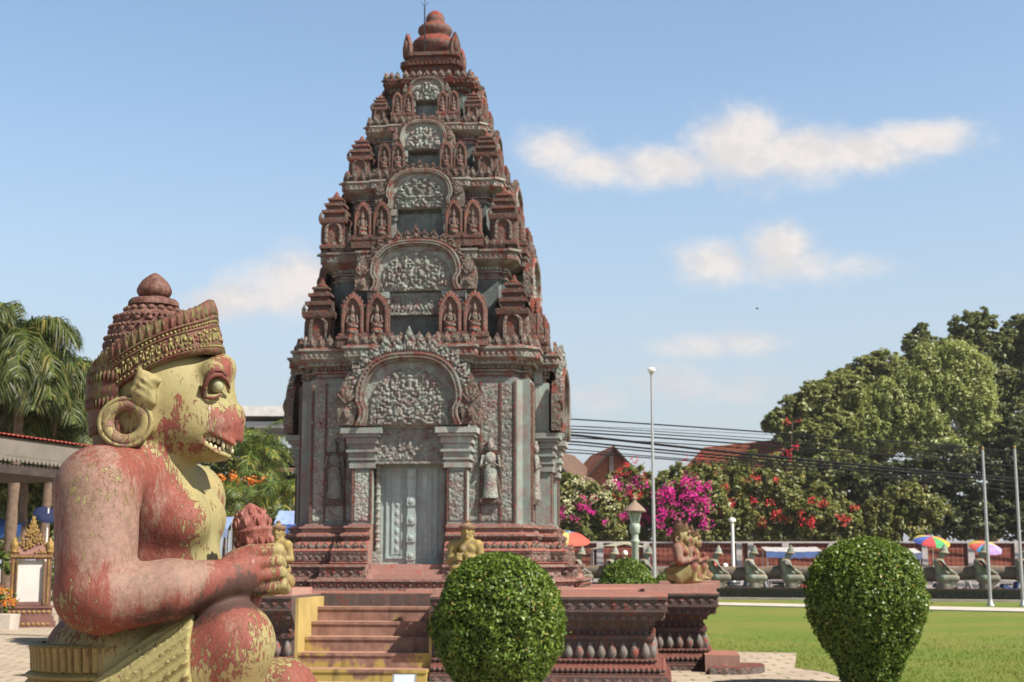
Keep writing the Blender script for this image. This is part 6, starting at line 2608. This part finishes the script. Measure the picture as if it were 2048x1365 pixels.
root = thing('park_lamp', 'green park lamp with a brown pointed cap behind the terrace shrub', 'park lamp', Vector((gx(1271, 50), 50, 0)))
b = MB()
b.lathe([(.3, 0), (.3, .1), (.2, .2), (.17, .6), (.13, .7), (.115, 2.4), (.15, 2.45), (.16, 2.52), (.12, 2.58), (.12, 2.75), (.17, 2.80), (.19, 3.05), (.16, 3.12)], 14)
b.build('post', M_GREENP, root, 40)
b = MB()
for kx in range(4):
    a = PI / 4 + kx * PI / 2
    b.tube([(math.cos(a) * .14, math.sin(a) * .14, 3.1), (math.cos(a) * .3, math.sin(a) * .3, 3.55)], .03, 6)
b.lathe([(.1, 3.12), (.2, 3.5)], 12)
b.build('lantern', M_GREENP, root, 40)
b = MB()
b.lathe([(.38, 3.52), (.40, 3.56), (.30, 3.68), (.16, 3.80), (.07, 3.88), (.05, 3.95), (.09, 3.99), (.04, 4.05), (.01, 4.22)], 16)
b.build('cap', simple('brown_lamp_cap', (.24, .17, .13), .8), root, 40)

# floodlight at the foot of the stairs
root = thing('floodlight', 'small grey floodlight tilted up at the foot of the stairs', 'floodlight', at(808, 1376, 19.6))
root.location.z = 0
zc = at(808, 1366, 19.6).z
Mx = rot_euler(math.radians(-50), 0, 0)
b = MB()
b.box((0, 0, zc), (.32, .09, .24), 0, Mx)
for e in range(5):
    v = Mx @ Vector((-.12 + .06 * e, .07, 0))
    b.box((v.x, v.y, zc + v.z), (.012, .06, .2), 0, Mx)
b.build('housing', M_ALU, root, 30)
b = MB()
v = Mx @ Vector((0, -.047, 0))
b.box((v.x, v.y, zc + v.z), (.27, .012, .19), 0, Mx)
b.build('glass', M_GLASS, root)
b = MB()
for s in (-1, 1):
    b.box((s * .17, 0, zc / 2), (.012, .03, zc + .02))
b.box((0, 0, .02), (.35, .05, .03))
b.build('bracket', M_ALU, root)

# ------------------------------------------------------------------ umbrellas, stalls, canopy
def umbrella(label, px, py, Y, r, cols, tilt=(0, 0), group='market umbrellas', sag=.30, phase=0.0):
    c = at(px, py, Y)
    root = thing('market_umbrella', label, 'umbrella', (c.x, c.y, 0), 0, group)
    mats = [cloth('umbrella_cloth', col) for col in cols]
    n = len(cols)
    sub = 3
    V, F, mi = [], [], []
    R = rot_euler(tilt[0], tilt[1], 0)
    rings = 6
    for g in range(n):
        b0 = len(V)
        for i in range(rings + 1):
            t = i / rings
            for j in range(sub + 1):
                u = j / sub
                a = 2 * PI * (g + u) / n + phase
                dip = 1 - .06 * math.sin(PI * u) * t
                rr = r * math.sin(t * 1.25) / math.sin(1.25) * dip
                q = R @ Vector((math.cos(a) * rr, math.sin(a) * rr, -sag * r * t ** 2.0 * (1 + .12 * math.sin(PI * u))))
                V.append((q.x, q.y, q.z + c.z))
        for i in range(rings):
            for j in range(sub):
                p = b0 + i * (sub + 1) + j
                F.append((p, p + 1, p + sub + 2, p + sub + 1))
                mi.append(g)
    mesh_obj('canopy', V, F, mats, root, 40, mi)
    b = MB()
    q = R @ Vector((0, 0, .1))
    b.tube([(0, 0, 0), (q.x, q.y, c.z + q.z)], .025, 8)
    b.build('pole', M_WHITEP, root, 60)
    b = MB()
    for g in range(n):
        a = 2 * PI * g / n + phase
        e = R @ Vector((math.cos(a) * r, math.sin(a) * r, -sag * r - .01))
        m_ = R @ Vector((math.cos(a) * r * .5, math.sin(a) * r * .5, -sag * r * .25 - .01))
        b.tube([(0, 0, c.z - .02), (m_.x, m_.y, c.z + m_.z), (e.x, e.y, c.z + e.z)], .01, 5)
    b.build('ribs', M_METAL, root)
    return root


RB = [(.75, .10, .10), (.08, .45, .18), (.80, .48, .06), (.75, .55, .08), (.10, .14, .50), (.10, .14, .50), (.13, .18, .6), (.70, .10, .10)]
umbrella('rainbow umbrella with red green and orange panels above the balustrade', 1864, 1074, 74, .98, [(.10, .16, .52), (.62, .09, .10), (.09, .40, .16), (.72, .40, .06), (.7, .25, .05), (.08, .3, .4), (.4, .1, .4), (.6, .5, .1)], (.30, .10), phase=PI)
umbrella('tilted umbrella with blue and lilac panels between the flagpoles', 1972, 1087, 71, .85, [(.62, .13, .11), (.05, .26, .52), (.40, .27, .55), (.38, .36, .60), (.8, .5, .1), (.1, .4, .3), (.6, .1, .1), (.5, .4, .1)], (.40, .12), phase=PI)
umbrella('yellow and coral umbrella behind the right side of the tower base', 1138, 1066, 73, 1.15, [(.58, .48, .09), (.62, .55, .22), (.60, .13, .09), (.58, .12, .09), (.6, .1, .08), (.1, .3, .4), (.1, .3, .5), (.1, .4, .2)], (.28, .12), phase=PI)

root = thing('canopy_tent', 'sagging beige cloth canopy over a market stall behind the park lamp', 'canopy', at(1240, 1130, 78))
root.location.z = 0
c0 = at(1240, 1092, 78)
V, F = [], []
for i in range(13):
    for j in range(7):
        u, v = i / 12, j / 6
        x = -1.65 + 3.3 * u
        y = -1.1 + 2.2 * v
        z = c0.z + .42 * (1 - abs(u - .55) * 1.9) ** 1 * (.55 + .45 * math.sin(PI * v)) - .16 - .10 * math.sin(u * 18) * (1 - math.sin(PI * v)) * .5
        V.append((x, y, z))
for i in range(12):
    for j in range(6):
        p = i * 7 + j
        F.append((p, p + 7, p + 8, p + 1))
o = mesh_obj('cloth', V, F, cloth('beige_cloth', (.42, .40, .30)), root, 60)
b = MB()
for sx in (-1.5, 1.5):
    for sy in (-1, 1):
        b = MB()
        b.tube([(sx, sy, 0), (sx, sy, c0.z - .15)], .03, 6)
        b.build('post', M_METAL, root)


def stall(label, px, py, Y, w, d, topc, valc, group='market stalls', goods=True, slope=.25):
    c = at(px, py, Y)
    root = thing('market_stall', label, 'stall', (c.x, c.y, 0), 0, group)
    z = c.z
    b = MB()
    V = []
    n = 12
    for i in range(n + 1):
        x = -w / 2 + w * i / n
        sg = -.04 * math.sin(PI * i / n) + .015 * math.sin(i * 2.3)
        V += [(x, -d / 2, z + sg), (x, d / 2, z + slope + sg * .5)]
    F = [(2 * i, 2 * i + 2, 2 * i + 3, 2 * i + 1) for i in range(n)]
    mesh_obj('awning', V, F, cloth('awning_cloth', topc), root, 60)
    V = []
    for i in range(n + 1):
        x = -w / 2 + w * i / n
        sg = -.04 * math.sin(PI * i / n) + .015 * math.sin(i * 2.3)
        V += [(x, -d / 2 - .01, z + sg), (x, -d / 2 - .04 - .03 * math.sin(i * 1.7), z + sg - .34 - .04 * math.sin(i * 2.9))]
    mesh_obj('valance', V, F, cloth('valance_cloth', valc), root, 60)
    for sx in (-1, 1):
        for sy in (-1, 1):
            b = MB()
            b.tube([(sx * (w / 2 - .08), sy * (d / 2 - .08), 0), (sx * (w / 2 - .08), sy * (d / 2 - .08), z + (slope if sy > 0 else 0) - .03)], .03, 6)
            b.build('post', M_METAL, root)
    b = MB()
    b.box((0, 0, .85), (w * .9, d * .7, .06))
    b.box((0, 0, .42), (w * .86, d * .62, .8))
    b.build('counter', simple('stall_counter', (.35, .3, .27), .7), root)
    if goods:
        rr = random.Random(int(px))
        b = MB()
        for e in range(9):
            b.box((-w * .4 + w * .8 * e / 8, rr.uniform(-.1, .1), .88 + .14), (.2, .2, rr.uniform(.16, .34)), rr.uniform(0, .5))
        b.build('goods', simple('stall_goods', (.42, .40, .36), .6, .3, 0, .5, 2), root)
    return root


stall('market stall with a pale awning and blue valance before the brick fence', 1583, 1103, 80, 3.1, 1.6, (.52, .5, .5), (.10, .16, .36))
stall('small market stall with a pale awning right of the lone clipped shrub', 1802, 1106, 80, 1.9, 1.4, (.6, .57, .56), (.16, .2, .36))
stall('blue sheeted market stall behind the small guardian and the bud', 420, 1058, 58, 1.7, 1.2, (.28, .38, .62), (.28, .38, .62), slope=.5)
stall('blue sheeted market stall just left of the tower base', 583, 1048, 57, 1.2, 1.2, (.28, .38, .62), (.08, .14, .4), slope=.55)
stall('dark blue stall under the trees at the left edge', 10, 1052, 47, 1.5, 1.2, (.05, .12, .36), (.05, .12, .36))
umbrella('navy umbrella leaning behind the shoulder of the large monkey', 95, 1022, 45, .42, [(.02, .03, .08)] * 8, (.5, .5), 'market umbrellas', .4)

# ------------------------------------------------------------------ riders and people
def person_base():
    f = Field((-.5, -.55, -.02), (.8, .55, 1.6), .03)
    f.ell((.04, 0, 1.38), (.10, .085, .13), .02)
    f.cap((.0, 0, 1.15), (.02, 0, 1.3), .055, .055, .03)
    f.cap((-.05, 0, .62), (0, 0, 1.08), .15, .16, .05)
    for s in (1, -1):
        f.cap((0, s * .18, 1.1), (.14, s * .24, .84), .06, .05, .03)
        f.cap((.14, s * .24, .84), (.44, s * .2, .86), .05, .04, .02)
        f.cap((-.02, s * .1, .6), (.36, s * .14, .56), .10, .075, .03)
        f.cap((.36, s * .14, .56), (.26, s * .14, .16), .07, .05, .02)
        f.cap((.26, s * .14, .12), (.38, s * .14, .1), .045, .04, .02)
    return f.mesh()


PB = person_base()


def rider(label, loc, rz, shirt, trousers, helmet=None, group='riders on the road'):
    root = thing('person', label, 'person', loc, rz, group)
    V, F = PB
    skin = simple('warm_skin', (.36, .2, .13), .6)
    cx = V[F].mean(1)
    mi = np.zeros(len(F), dtype=int)
    mi[(cx[:, 2] < 1.2) & (cx[:, 0] < .30)] = 1
    mi[(cx[:, 2] < .66) & (cx[:, 2] > .14)] = 2
    mesh_obj('body', V, F, [skin, shirt, trousers], root, 180, mi)
    if helmet:
        b = MB()
        b.lathe([(.005, .19), (.07, .175), (.12, .13), (.145, .06), (.15, 0), (.145, -.05), (.13, -.06)], 16, (.03, 0, 1.40))
        b.box((.15, 0, 1.40), (.08, .16, .02), 0, rot_euler(0, .25, 0))
        b.build('helmet', helmet, root, 50)
    return root


def motorbike(label, loc, rz, col):
    root = thing('motorbike', label, 'motorbike', loc, rz, 'motorbikes on the road')
    for x in (-.52, .66):
        b = MB()
        ring = [(x + math.cos(a) * .26, 0, .30 + math.sin(a) * .26) for a in [2 * PI * i / 20 for i in range(21)]]
        b.tube(ring, .045, 8, False)
        b.build('tyre', M_BLACK, root, 60)
        b = MB()
        b.lathe([(.06, -.05), (.22, -.02), (.22, .02), (.06, .05)], 14, (x, 0, .30), rot_euler(PI / 2, 0, 0))
        b.build('wheel_hub', M_METAL, root, 40)
    b = MB()
    b.prism([(-.7, .62), (-.2, .50), (.1, .38), (.42, .50), (.52, .86), (.42, .90), (.30, .58), (.08, .50), (-.1, .66), (-.66, .76)], -.13, .13)
    b.build('bodywork', col, root, 40)
    b = MB()
    b.box((-.32, 0, .76), (.62, .24, .09))
    b.build('seat', M_BLACK, root)
    b = MB()
    b.tube([(.66, 0, .30), (.50, 0, .98)], .035, 8)
    b.tube([(.46, -.3, 1.02), (.5, 0, .98), (.46, .3, 1.02)], .02, 8)
    b.ell((.58, 0, .9), (.07, .09, .09), 10, 6)
    b.build('handlebars', M_METAL, root, 50)
    return root


navy = simple('navy_cloth', (.03, .035, .07), .8)
grey = simple('grey_cloth', (.12, .12, .13), .8)
red_s = simple('red_cloth', (.45, .03, .03), .8)
blue_s = simple('blue_cloth', (.12, .2, .5), .8)
H_RED = simple('red_helmet', (.75, .07, .03), .25, .5, 0, .05)
H_WH = simple('white_helmet', (.8, .8, .8), .25, .5, 0, .05)


def ride(px, Y, bl, pl, shirt, hel, col, rz=0.0):
    x = gx(px, Y)
    motorbike(bl, (x, Y, 0), rz, col)
    rider(pl, (x - .22, Y, .20), rz, shirt, navy, hel)


ride(1436, 80.0, 'dark motorbike ridden by the person in a red helmet', 'rider in a dark shirt and bright red helmet', grey, H_RED, simple('black_bike_paint', (.03, .03, .035), .3))
ride(1458, 78.6, 'motorbike ridden by the person in a white helmet', 'rider in a blue sleeved shirt and white helmet', blue_s, H_WH, simple('silver_bike_paint', (.4, .4, .42), .3, .5, .4))
rider('person in a red shirt sitting at the stall with the blue valance', (gx(1603, 81.5), 78.9, .28), 0, red_s, navy, None, 'people by the stalls')
rider('person in a blue shirt under the yellow and coral umbrella', (gx(1152, 74), 75.5, .35), 0, blue_s, navy, H_RED, 'people by the stalls')
rider('person in white helmet beneath the beige canopy', (gx(1251, 79), 79.5, .9), 0, grey, navy, H_WH, 'people by the stalls')
motorbike('red motorbike parked just right of the tower base', (gx(1166, 71), 70.6, 0.0), .9, simple('red_bike_paint', (.6, .03, .03), .3))
motorbike('yellow motorbike parked behind the balustrade left of the two riders', (gx(1424, 75.5), 75.8, 0), .3, simple('yellow_bike_paint', (.65, .42, .03), .3))


for px_, Y_, rz_, nm_, cl_ in ((1478, 74.6, .5, 'black motorbike parked behind the kneeling statue in front of the riders', (.03, .03, .035)), (1545, 73.8, 2.6, 'grey motorbike parked left of the pale stall with the blue valance', (.16, .16, .17)),
                               (1612, 73.0, .7, 'maroon motorbike parked in front of the stall with the blue valance', (.2, .03, .03)), (1890, 70.4, .4, 'black motorbike parked under the rainbow umbrella', (.025, .025, .03)), (1956, 69.8, 2.7, 'silver motorbike parked under the lilac and blue umbrella', (.35, .35, .36)),
                               (2020, 69.0, .6, 'dark blue motorbike parked behind the flagpoles', (.03, .05, .14)), (1205, 75.2, .4, 'black motorbike parked left of the park lamp', (.03, .03, .03))):
    motorbike(nm_, (gx(px_, Y_), Y_, 0), rz_, simple('bike_paint_%d' % px_, cl_, .3))

# ------------------------------------------------------------------ houses
def gable_house(name, label, px, Y, w, d, eave, ridge, rz, wall, roof, group=None, over=.5, ax='x'):
    root = thing(name, label, 'house', Vector((gx(px, Y), Y, 0)), rz, group)
    b = MB()
    b.box((0, 0, eave / 2), (w, d, eave))
    # gable ends
    for s in (-1, 1):
        y = s * d / 2
        b.raw([(-w / 2, y, eave), (w / 2, y, eave), (0, y, ridge - .08)], [(0, 1, 2) if s < 0 else (2, 1, 0)])
    b.build('wall', wall, root)
    b = MB()
    t = .14
    for s in (-1, 1):
        run = w / 2 + over
        drop = (ridge - eave) * run / (w / 2)
        P0 = [(0, -d / 2 - over, ridge), (s * run, -d / 2 - over, ridge - drop), (s * run, d / 2 + over, ridge - drop), (0, d / 2 + over, ridge)]
        V = P0 + [(x, y, z + t) for x, y, z in P0]
        b.raw(V, [(0, 1, 2, 3), (7, 6, 5, 4), (0, 4, 5, 1), (1, 5, 6, 2), (2, 6, 7, 3), (3, 7, 4, 0)])
    r = b.build('roof', roof, root)
    b = MB()
    for s in (-1, 1):
        run = w / 2 + over
        drop = (ridge - eave) * run / (w / 2)
        for y in (-d / 2 - over - .04,):
            b.tube([(0, y, ridge + .02), (s * run, y, ridge - drop + .02)], .09, 4)
    b.build('bargeboard', M_TIMBER, root)
    b = MB()
    b.box((0, -d / 2 - .1, (eave + ridge) / 2 - .1), (.34, .16, ridge - eave + .9))
    b.build('gable_post', M_POSTW, root)
    for sx in (-.28, .28):
        b = MB()
        b.box((sx * w, -d / 2 - .02, eave * .62), (w * .2, .06, eave * .3))
        b.build('window', M_WIN, root)
    return root


GH = 'tiled houses behind the climbers'
gable_house('timber_house', 'brown house with orange gable and white post beside the tower', 1206, 118, 5.6, 8, 7.9, 10.9, 0.12, M_HOUSEW, M_TILES, GH, 1.3)
gable_house('timber_house', 'dark house with a low roof touching the right edge of the tower', 1118, 112, 7.0, 8, 7.1, 10.4, -.30, M_TIMBER, simple('old_brown_tiles', (.12, .075, .055), .85, .2, 0, .35, 4), GH, 1.0)
gable_house('timber_house', 'house with a red tiled roof sloping down to the left above the climbers', 1500, 116, 10.5, 9, 6.9, 11.4, .55, M_TIMBER, M_TILES, GH, 1.0)

# grey building at left
root = thing('grey_building', 'grey white flat roofed building seen between the monkey face and tower', 'building', at(560, 1130, 88))
root.location.z = 0
b = MB()
b.box((.4, 3, 4.4), (5.4, 6, 8.8))
b.build('wall', M_BLDG, root)
b = MB()
b.box((0.1, 2.6, 11.0), (7.4, 8, .62))
b.build('roof', M_BLDGR, root)
b = MB()
b.box((.2, 2.4, 10.2), (6.6, 7, .35))
for s in (-2.4, 1.2, 2.6):
    b.box((s, -.2, 9.6), (.35, .35, 2.2))
b.build('roof_frame', M_BLDG, root)
b = MB()
for e in range(9):
    b.box((1.7, -.06, 6.4 + e * .32), (1.3, .12, .2))
b.build('louvre_window', M_WHITEP, root)
b = MB()
b.box((-1.2, -.03, 7.0), (1.6, .1, 1.4))
b.build('window', M_WIN, root)
root = thing('tin_awning_hut', 'brown hut with a flat sheet roof just left of the tower', 'hut', at(590, 1130, 70))
root.location.z = 0
b = MB()
b.box((0.2, 1, 2.9), (1.5, 2, 5.8))
b.build('wall', M_TIMBER, root)
b = MB()
b.box((0, .8, 6.35), (2.3, 2.8, .16), 0, rot_euler(.08, 0, 0))
b.build('roof', simple('rusty_roof_sheet', (.2, .11, .07), .85), root)

# ------------------------------------------------------------------ pavilion at left
e1, e2 = at(-260, 818, 27.5), at(186, 911, 35.0)
root = thing('open_pavilion', 'open pavilion with a red sheet roof and scalloped cream fascia at the left edge', 'pavilion', (e1.x, e1.y, 0))
d = (e2 - e1)
Ld = math.hypot(d.x, d.y)
root.rotation_euler = (0, 0, math.atan2(d.y, d.x))
ze = (e1.z + e2.z) / 2 + .02
b = MB()
nr = 46
V = []
for i in range(nr * 2 + 1):
    x = Ld * i / (nr * 2)
    zz = .035 * (i % 2)
    V += [(x, -.12, ze + zz), (x, 3.2, ze + .42 + zz)]
F = [(2 * i, 2 * i + 2, 2 * i + 3, 2 * i + 1) for i in range(nr * 2)]
m0 = len(V)
V += [(0, -.12, ze - .04), (Ld, -.12, ze - .04), (Ld, 3.2, ze + .37), (0, 3.2, ze + .37)]
F += [(m0 + 3, m0 + 2, m0 + 1, m0)]
V += [(0, 3.2, ze + .42), (Ld, 3.2, ze + .42), (Ld, 6.5, ze), (0, 6.5, ze)]
F += [(m0 + 4, m0 + 5, m0 + 6, m0 + 7)]
b.raw(V, F)
b.build('roof', M_REDROOF, root)
b = MB()
b.box((Ld / 2, -.05, ze - .24), (Ld, .05, .40))
b.build('fascia', M_CREAM, root)
b = MB()
for i in range(int(Ld / .16)):
    b.prism([(-.075, .02), (.075, .02), (.075, -.06), (.03, -.12), (-.03, -.12), (-.075, -.06)], -.02, .02, None, (.08 + i * .16, -.05, ze - .45))
b.build('scalloped_trim', M_CREAM, root)
b = MB()
b.box((Ld / 2, 3, ze - .72), (Ld, 6.0, .22))
b.build('ceiling_beam', M_TIMBER, root)
for x_ in (.5, Ld - .35):
    b = MB()
    b.box((x_, .35, (ze - .7) / 2), (.2, .2, ze - .7))
    b.build('post', M_CREAM, root)

# ------------------------------------------------------------------ gilded sign
c = Vector((gx(62, 40), 40, 0))
root = thing('gilded_sign_board', 'gilded carved frame with a faded white sheet on a stepped base', 'sign board', c, .28)
b = MB()
for z0, z1, w, dd in ((0, .16, 1.42, .75), (.16, .3, 1.3, .66), (.3, .52, 1.2, .6), (.52, .58, 1.3, .66)):
    b.box((0, 0, (z0 + z1) / 2), (w, dd, z1 - z0))
b.build('base', M_PLUM, root)
b = MB()
for z in (.09, .42):
    for i in range(9):
        b.ell((-.52 + i * .13, -.38 if z < .2 else -.31, z), (.05, .014, .045), 7, 5)
b.build('gilt_ornament', M_GOLD, root, 60)
b = MB()
for s in (-1, 1):
    b.box((s * .47, 0, 1.22), (.14, .26, 1.28))
    b.box((s * .385, -.06, 1.2), (.05, .2, 1.2))
b.box((0, 0, 1.92), (1.12, .3, .14))
b.box((0, 0, .64), (1.1, .28, .1))
fr = b.build('frame', M_PLUM, root)
b = MB()
for s in (-1, 1):
    b.box((s * .47, -.14, 1.22), (.05, .03, 1.26))
    b.box((s * .365, -.17, 1.2), (.02, .03, 1.18))
    b.lathe([(.09, 2.0), (.12, 2.06), (.10, 2.1), (.13, 2.18), (.11, 2.3), (.05, 2.38), (.01, 2.46)], 12, (s * .47, 0, 0))
b.box((0, -.16, 1.93), (1.1, .04, .05))
b.build('gilding', M_GOLD, fr, 50)
b = MB()
b.box((0, -.03, 1.24), (.70, .04, 1.16))
b.build('sheet', M_SIGNW, root)
b = MB()
b.prism([(-.46, 1.99), (.46, 1.99), (.34, 2.2), (.22, 2.35), (.14, 2.6), (.05, 2.9), (0, 3.02), (-.05, 2.9), (-.14, 2.6), (-.22, 2.35), (-.34, 2.2)], -.06, .10)
pd = b.build('pediment', M_PINKW, root)
b = MB()
rr = random.Random(3)
for i in range(110):
    t = rr.random()
    w = .40 * (1 - t) ** 1.15
    x = rr.uniform(-w, w)
    b.ell((x, -.08, 2.02 + t * .9), (.034, .03, .042), 6, 4)
for i in range(9):
    t = i / 8
    for s in (-1, 1):
        b.ell((s * (.45 * (1 - t) ** 1.3 + .02), -.05, 2.03 + t * .95), (.032, .04, .07), 7, 5)
b.build('gilt_scrolls', M_GOLD, pd, 60)
root = thing('stone_planter', 'low beige planter at the left edge below the orange flowers', 'planter', Vector((gx(5, 38.5), 38.5, 0)))
b = MB()
b.box((0, 0, .2), (.75, .7, .4), 0, None, (1.08, 1.08))
b.build('box', M_KERB, root)

# ------------------------------------------------------------------ overhead cables
cab = [(838, 865, 905, .035), (852, 878, 915, .02), (858, 884, 925, .03), (864, 892, 935, .04), (869, 913, 960, .065), (876, 900, 948, .025), (882, 920, 966, .045), (888, 926, 975, .035), (905, 935, 985, .03), (852, 870, 910, .012), (898, 930, 952, .025)]
for i, (ya, yb, yc, r) in enumerate(cab):
    b = MB()
    pts = []
    Y = 86 + (i % 4) * .5
    for j in range(30):
        t = -.45 + 1.75 * j / 29
        # parabola through the three measured heights
        xx = t
        y = ya * (1 - xx) * (.44 - xx) / .44 + yb * xx * (1 - xx) / (.44 * .56) + yc * xx * (xx - .44) / .56
        if t < 0:
            y = ya + (ya - 838) * 0 + t * 30
        pts.append(at(1133 + 915 * t, y, Y))
    o_ = pts[0].copy()
    b.tube([p - o_ for p in pts], r * 1.25, 5)
    o = b.build('overhead_cable', M_CABLE)
    o.location = o_
    tag(o, 'dark overhead cable sagging across the view right of the tower', 'cable', 'overhead cables')

# a bird in the sky
b = MB()
b.ell((0, 0, 0), (.16, .05, .05), 8, 5)
b.raw([(.05, 0, .02), (-.06, 0, .02), (-.10, .3, .16), (-.16, .42, .10)], [(0, 1, 3, 2)])
b.raw([(.05, 0, .02), (-.06, 0, .02), (-.10, -.3, .16), (-.16, -.42, .10)], [(0, 2, 3, 1)])
b.raw([(-.14, .03, 0), (-.14, -.03, 0), (-.28, 0, .02)], [(0, 1, 2)])
o = b.build('bird', M_BLACK)
o.location = at(1515, 618, 150)
tag(o, 'tiny dark bird flying in the open sky', 'bird')

# the thin vapour of a hot day
b = MB()
b.box((0, 190, 22), (680, 480, 46.0))
hm, ht = new_mat('thin_air')
pv = ht.n('ShaderNodeVolumePrincipled')
pv.inputs['Color'].default_value = (.88, .89, .92, 1)
pv.inputs['Density'].default_value = .00022
pv.inputs['Anisotropy'].default_value = .3
ht.n('ShaderNodeOutputMaterial', None, Volume=pv.outputs[0])
b.build('haze', hm)['kind'] = 'stuff'
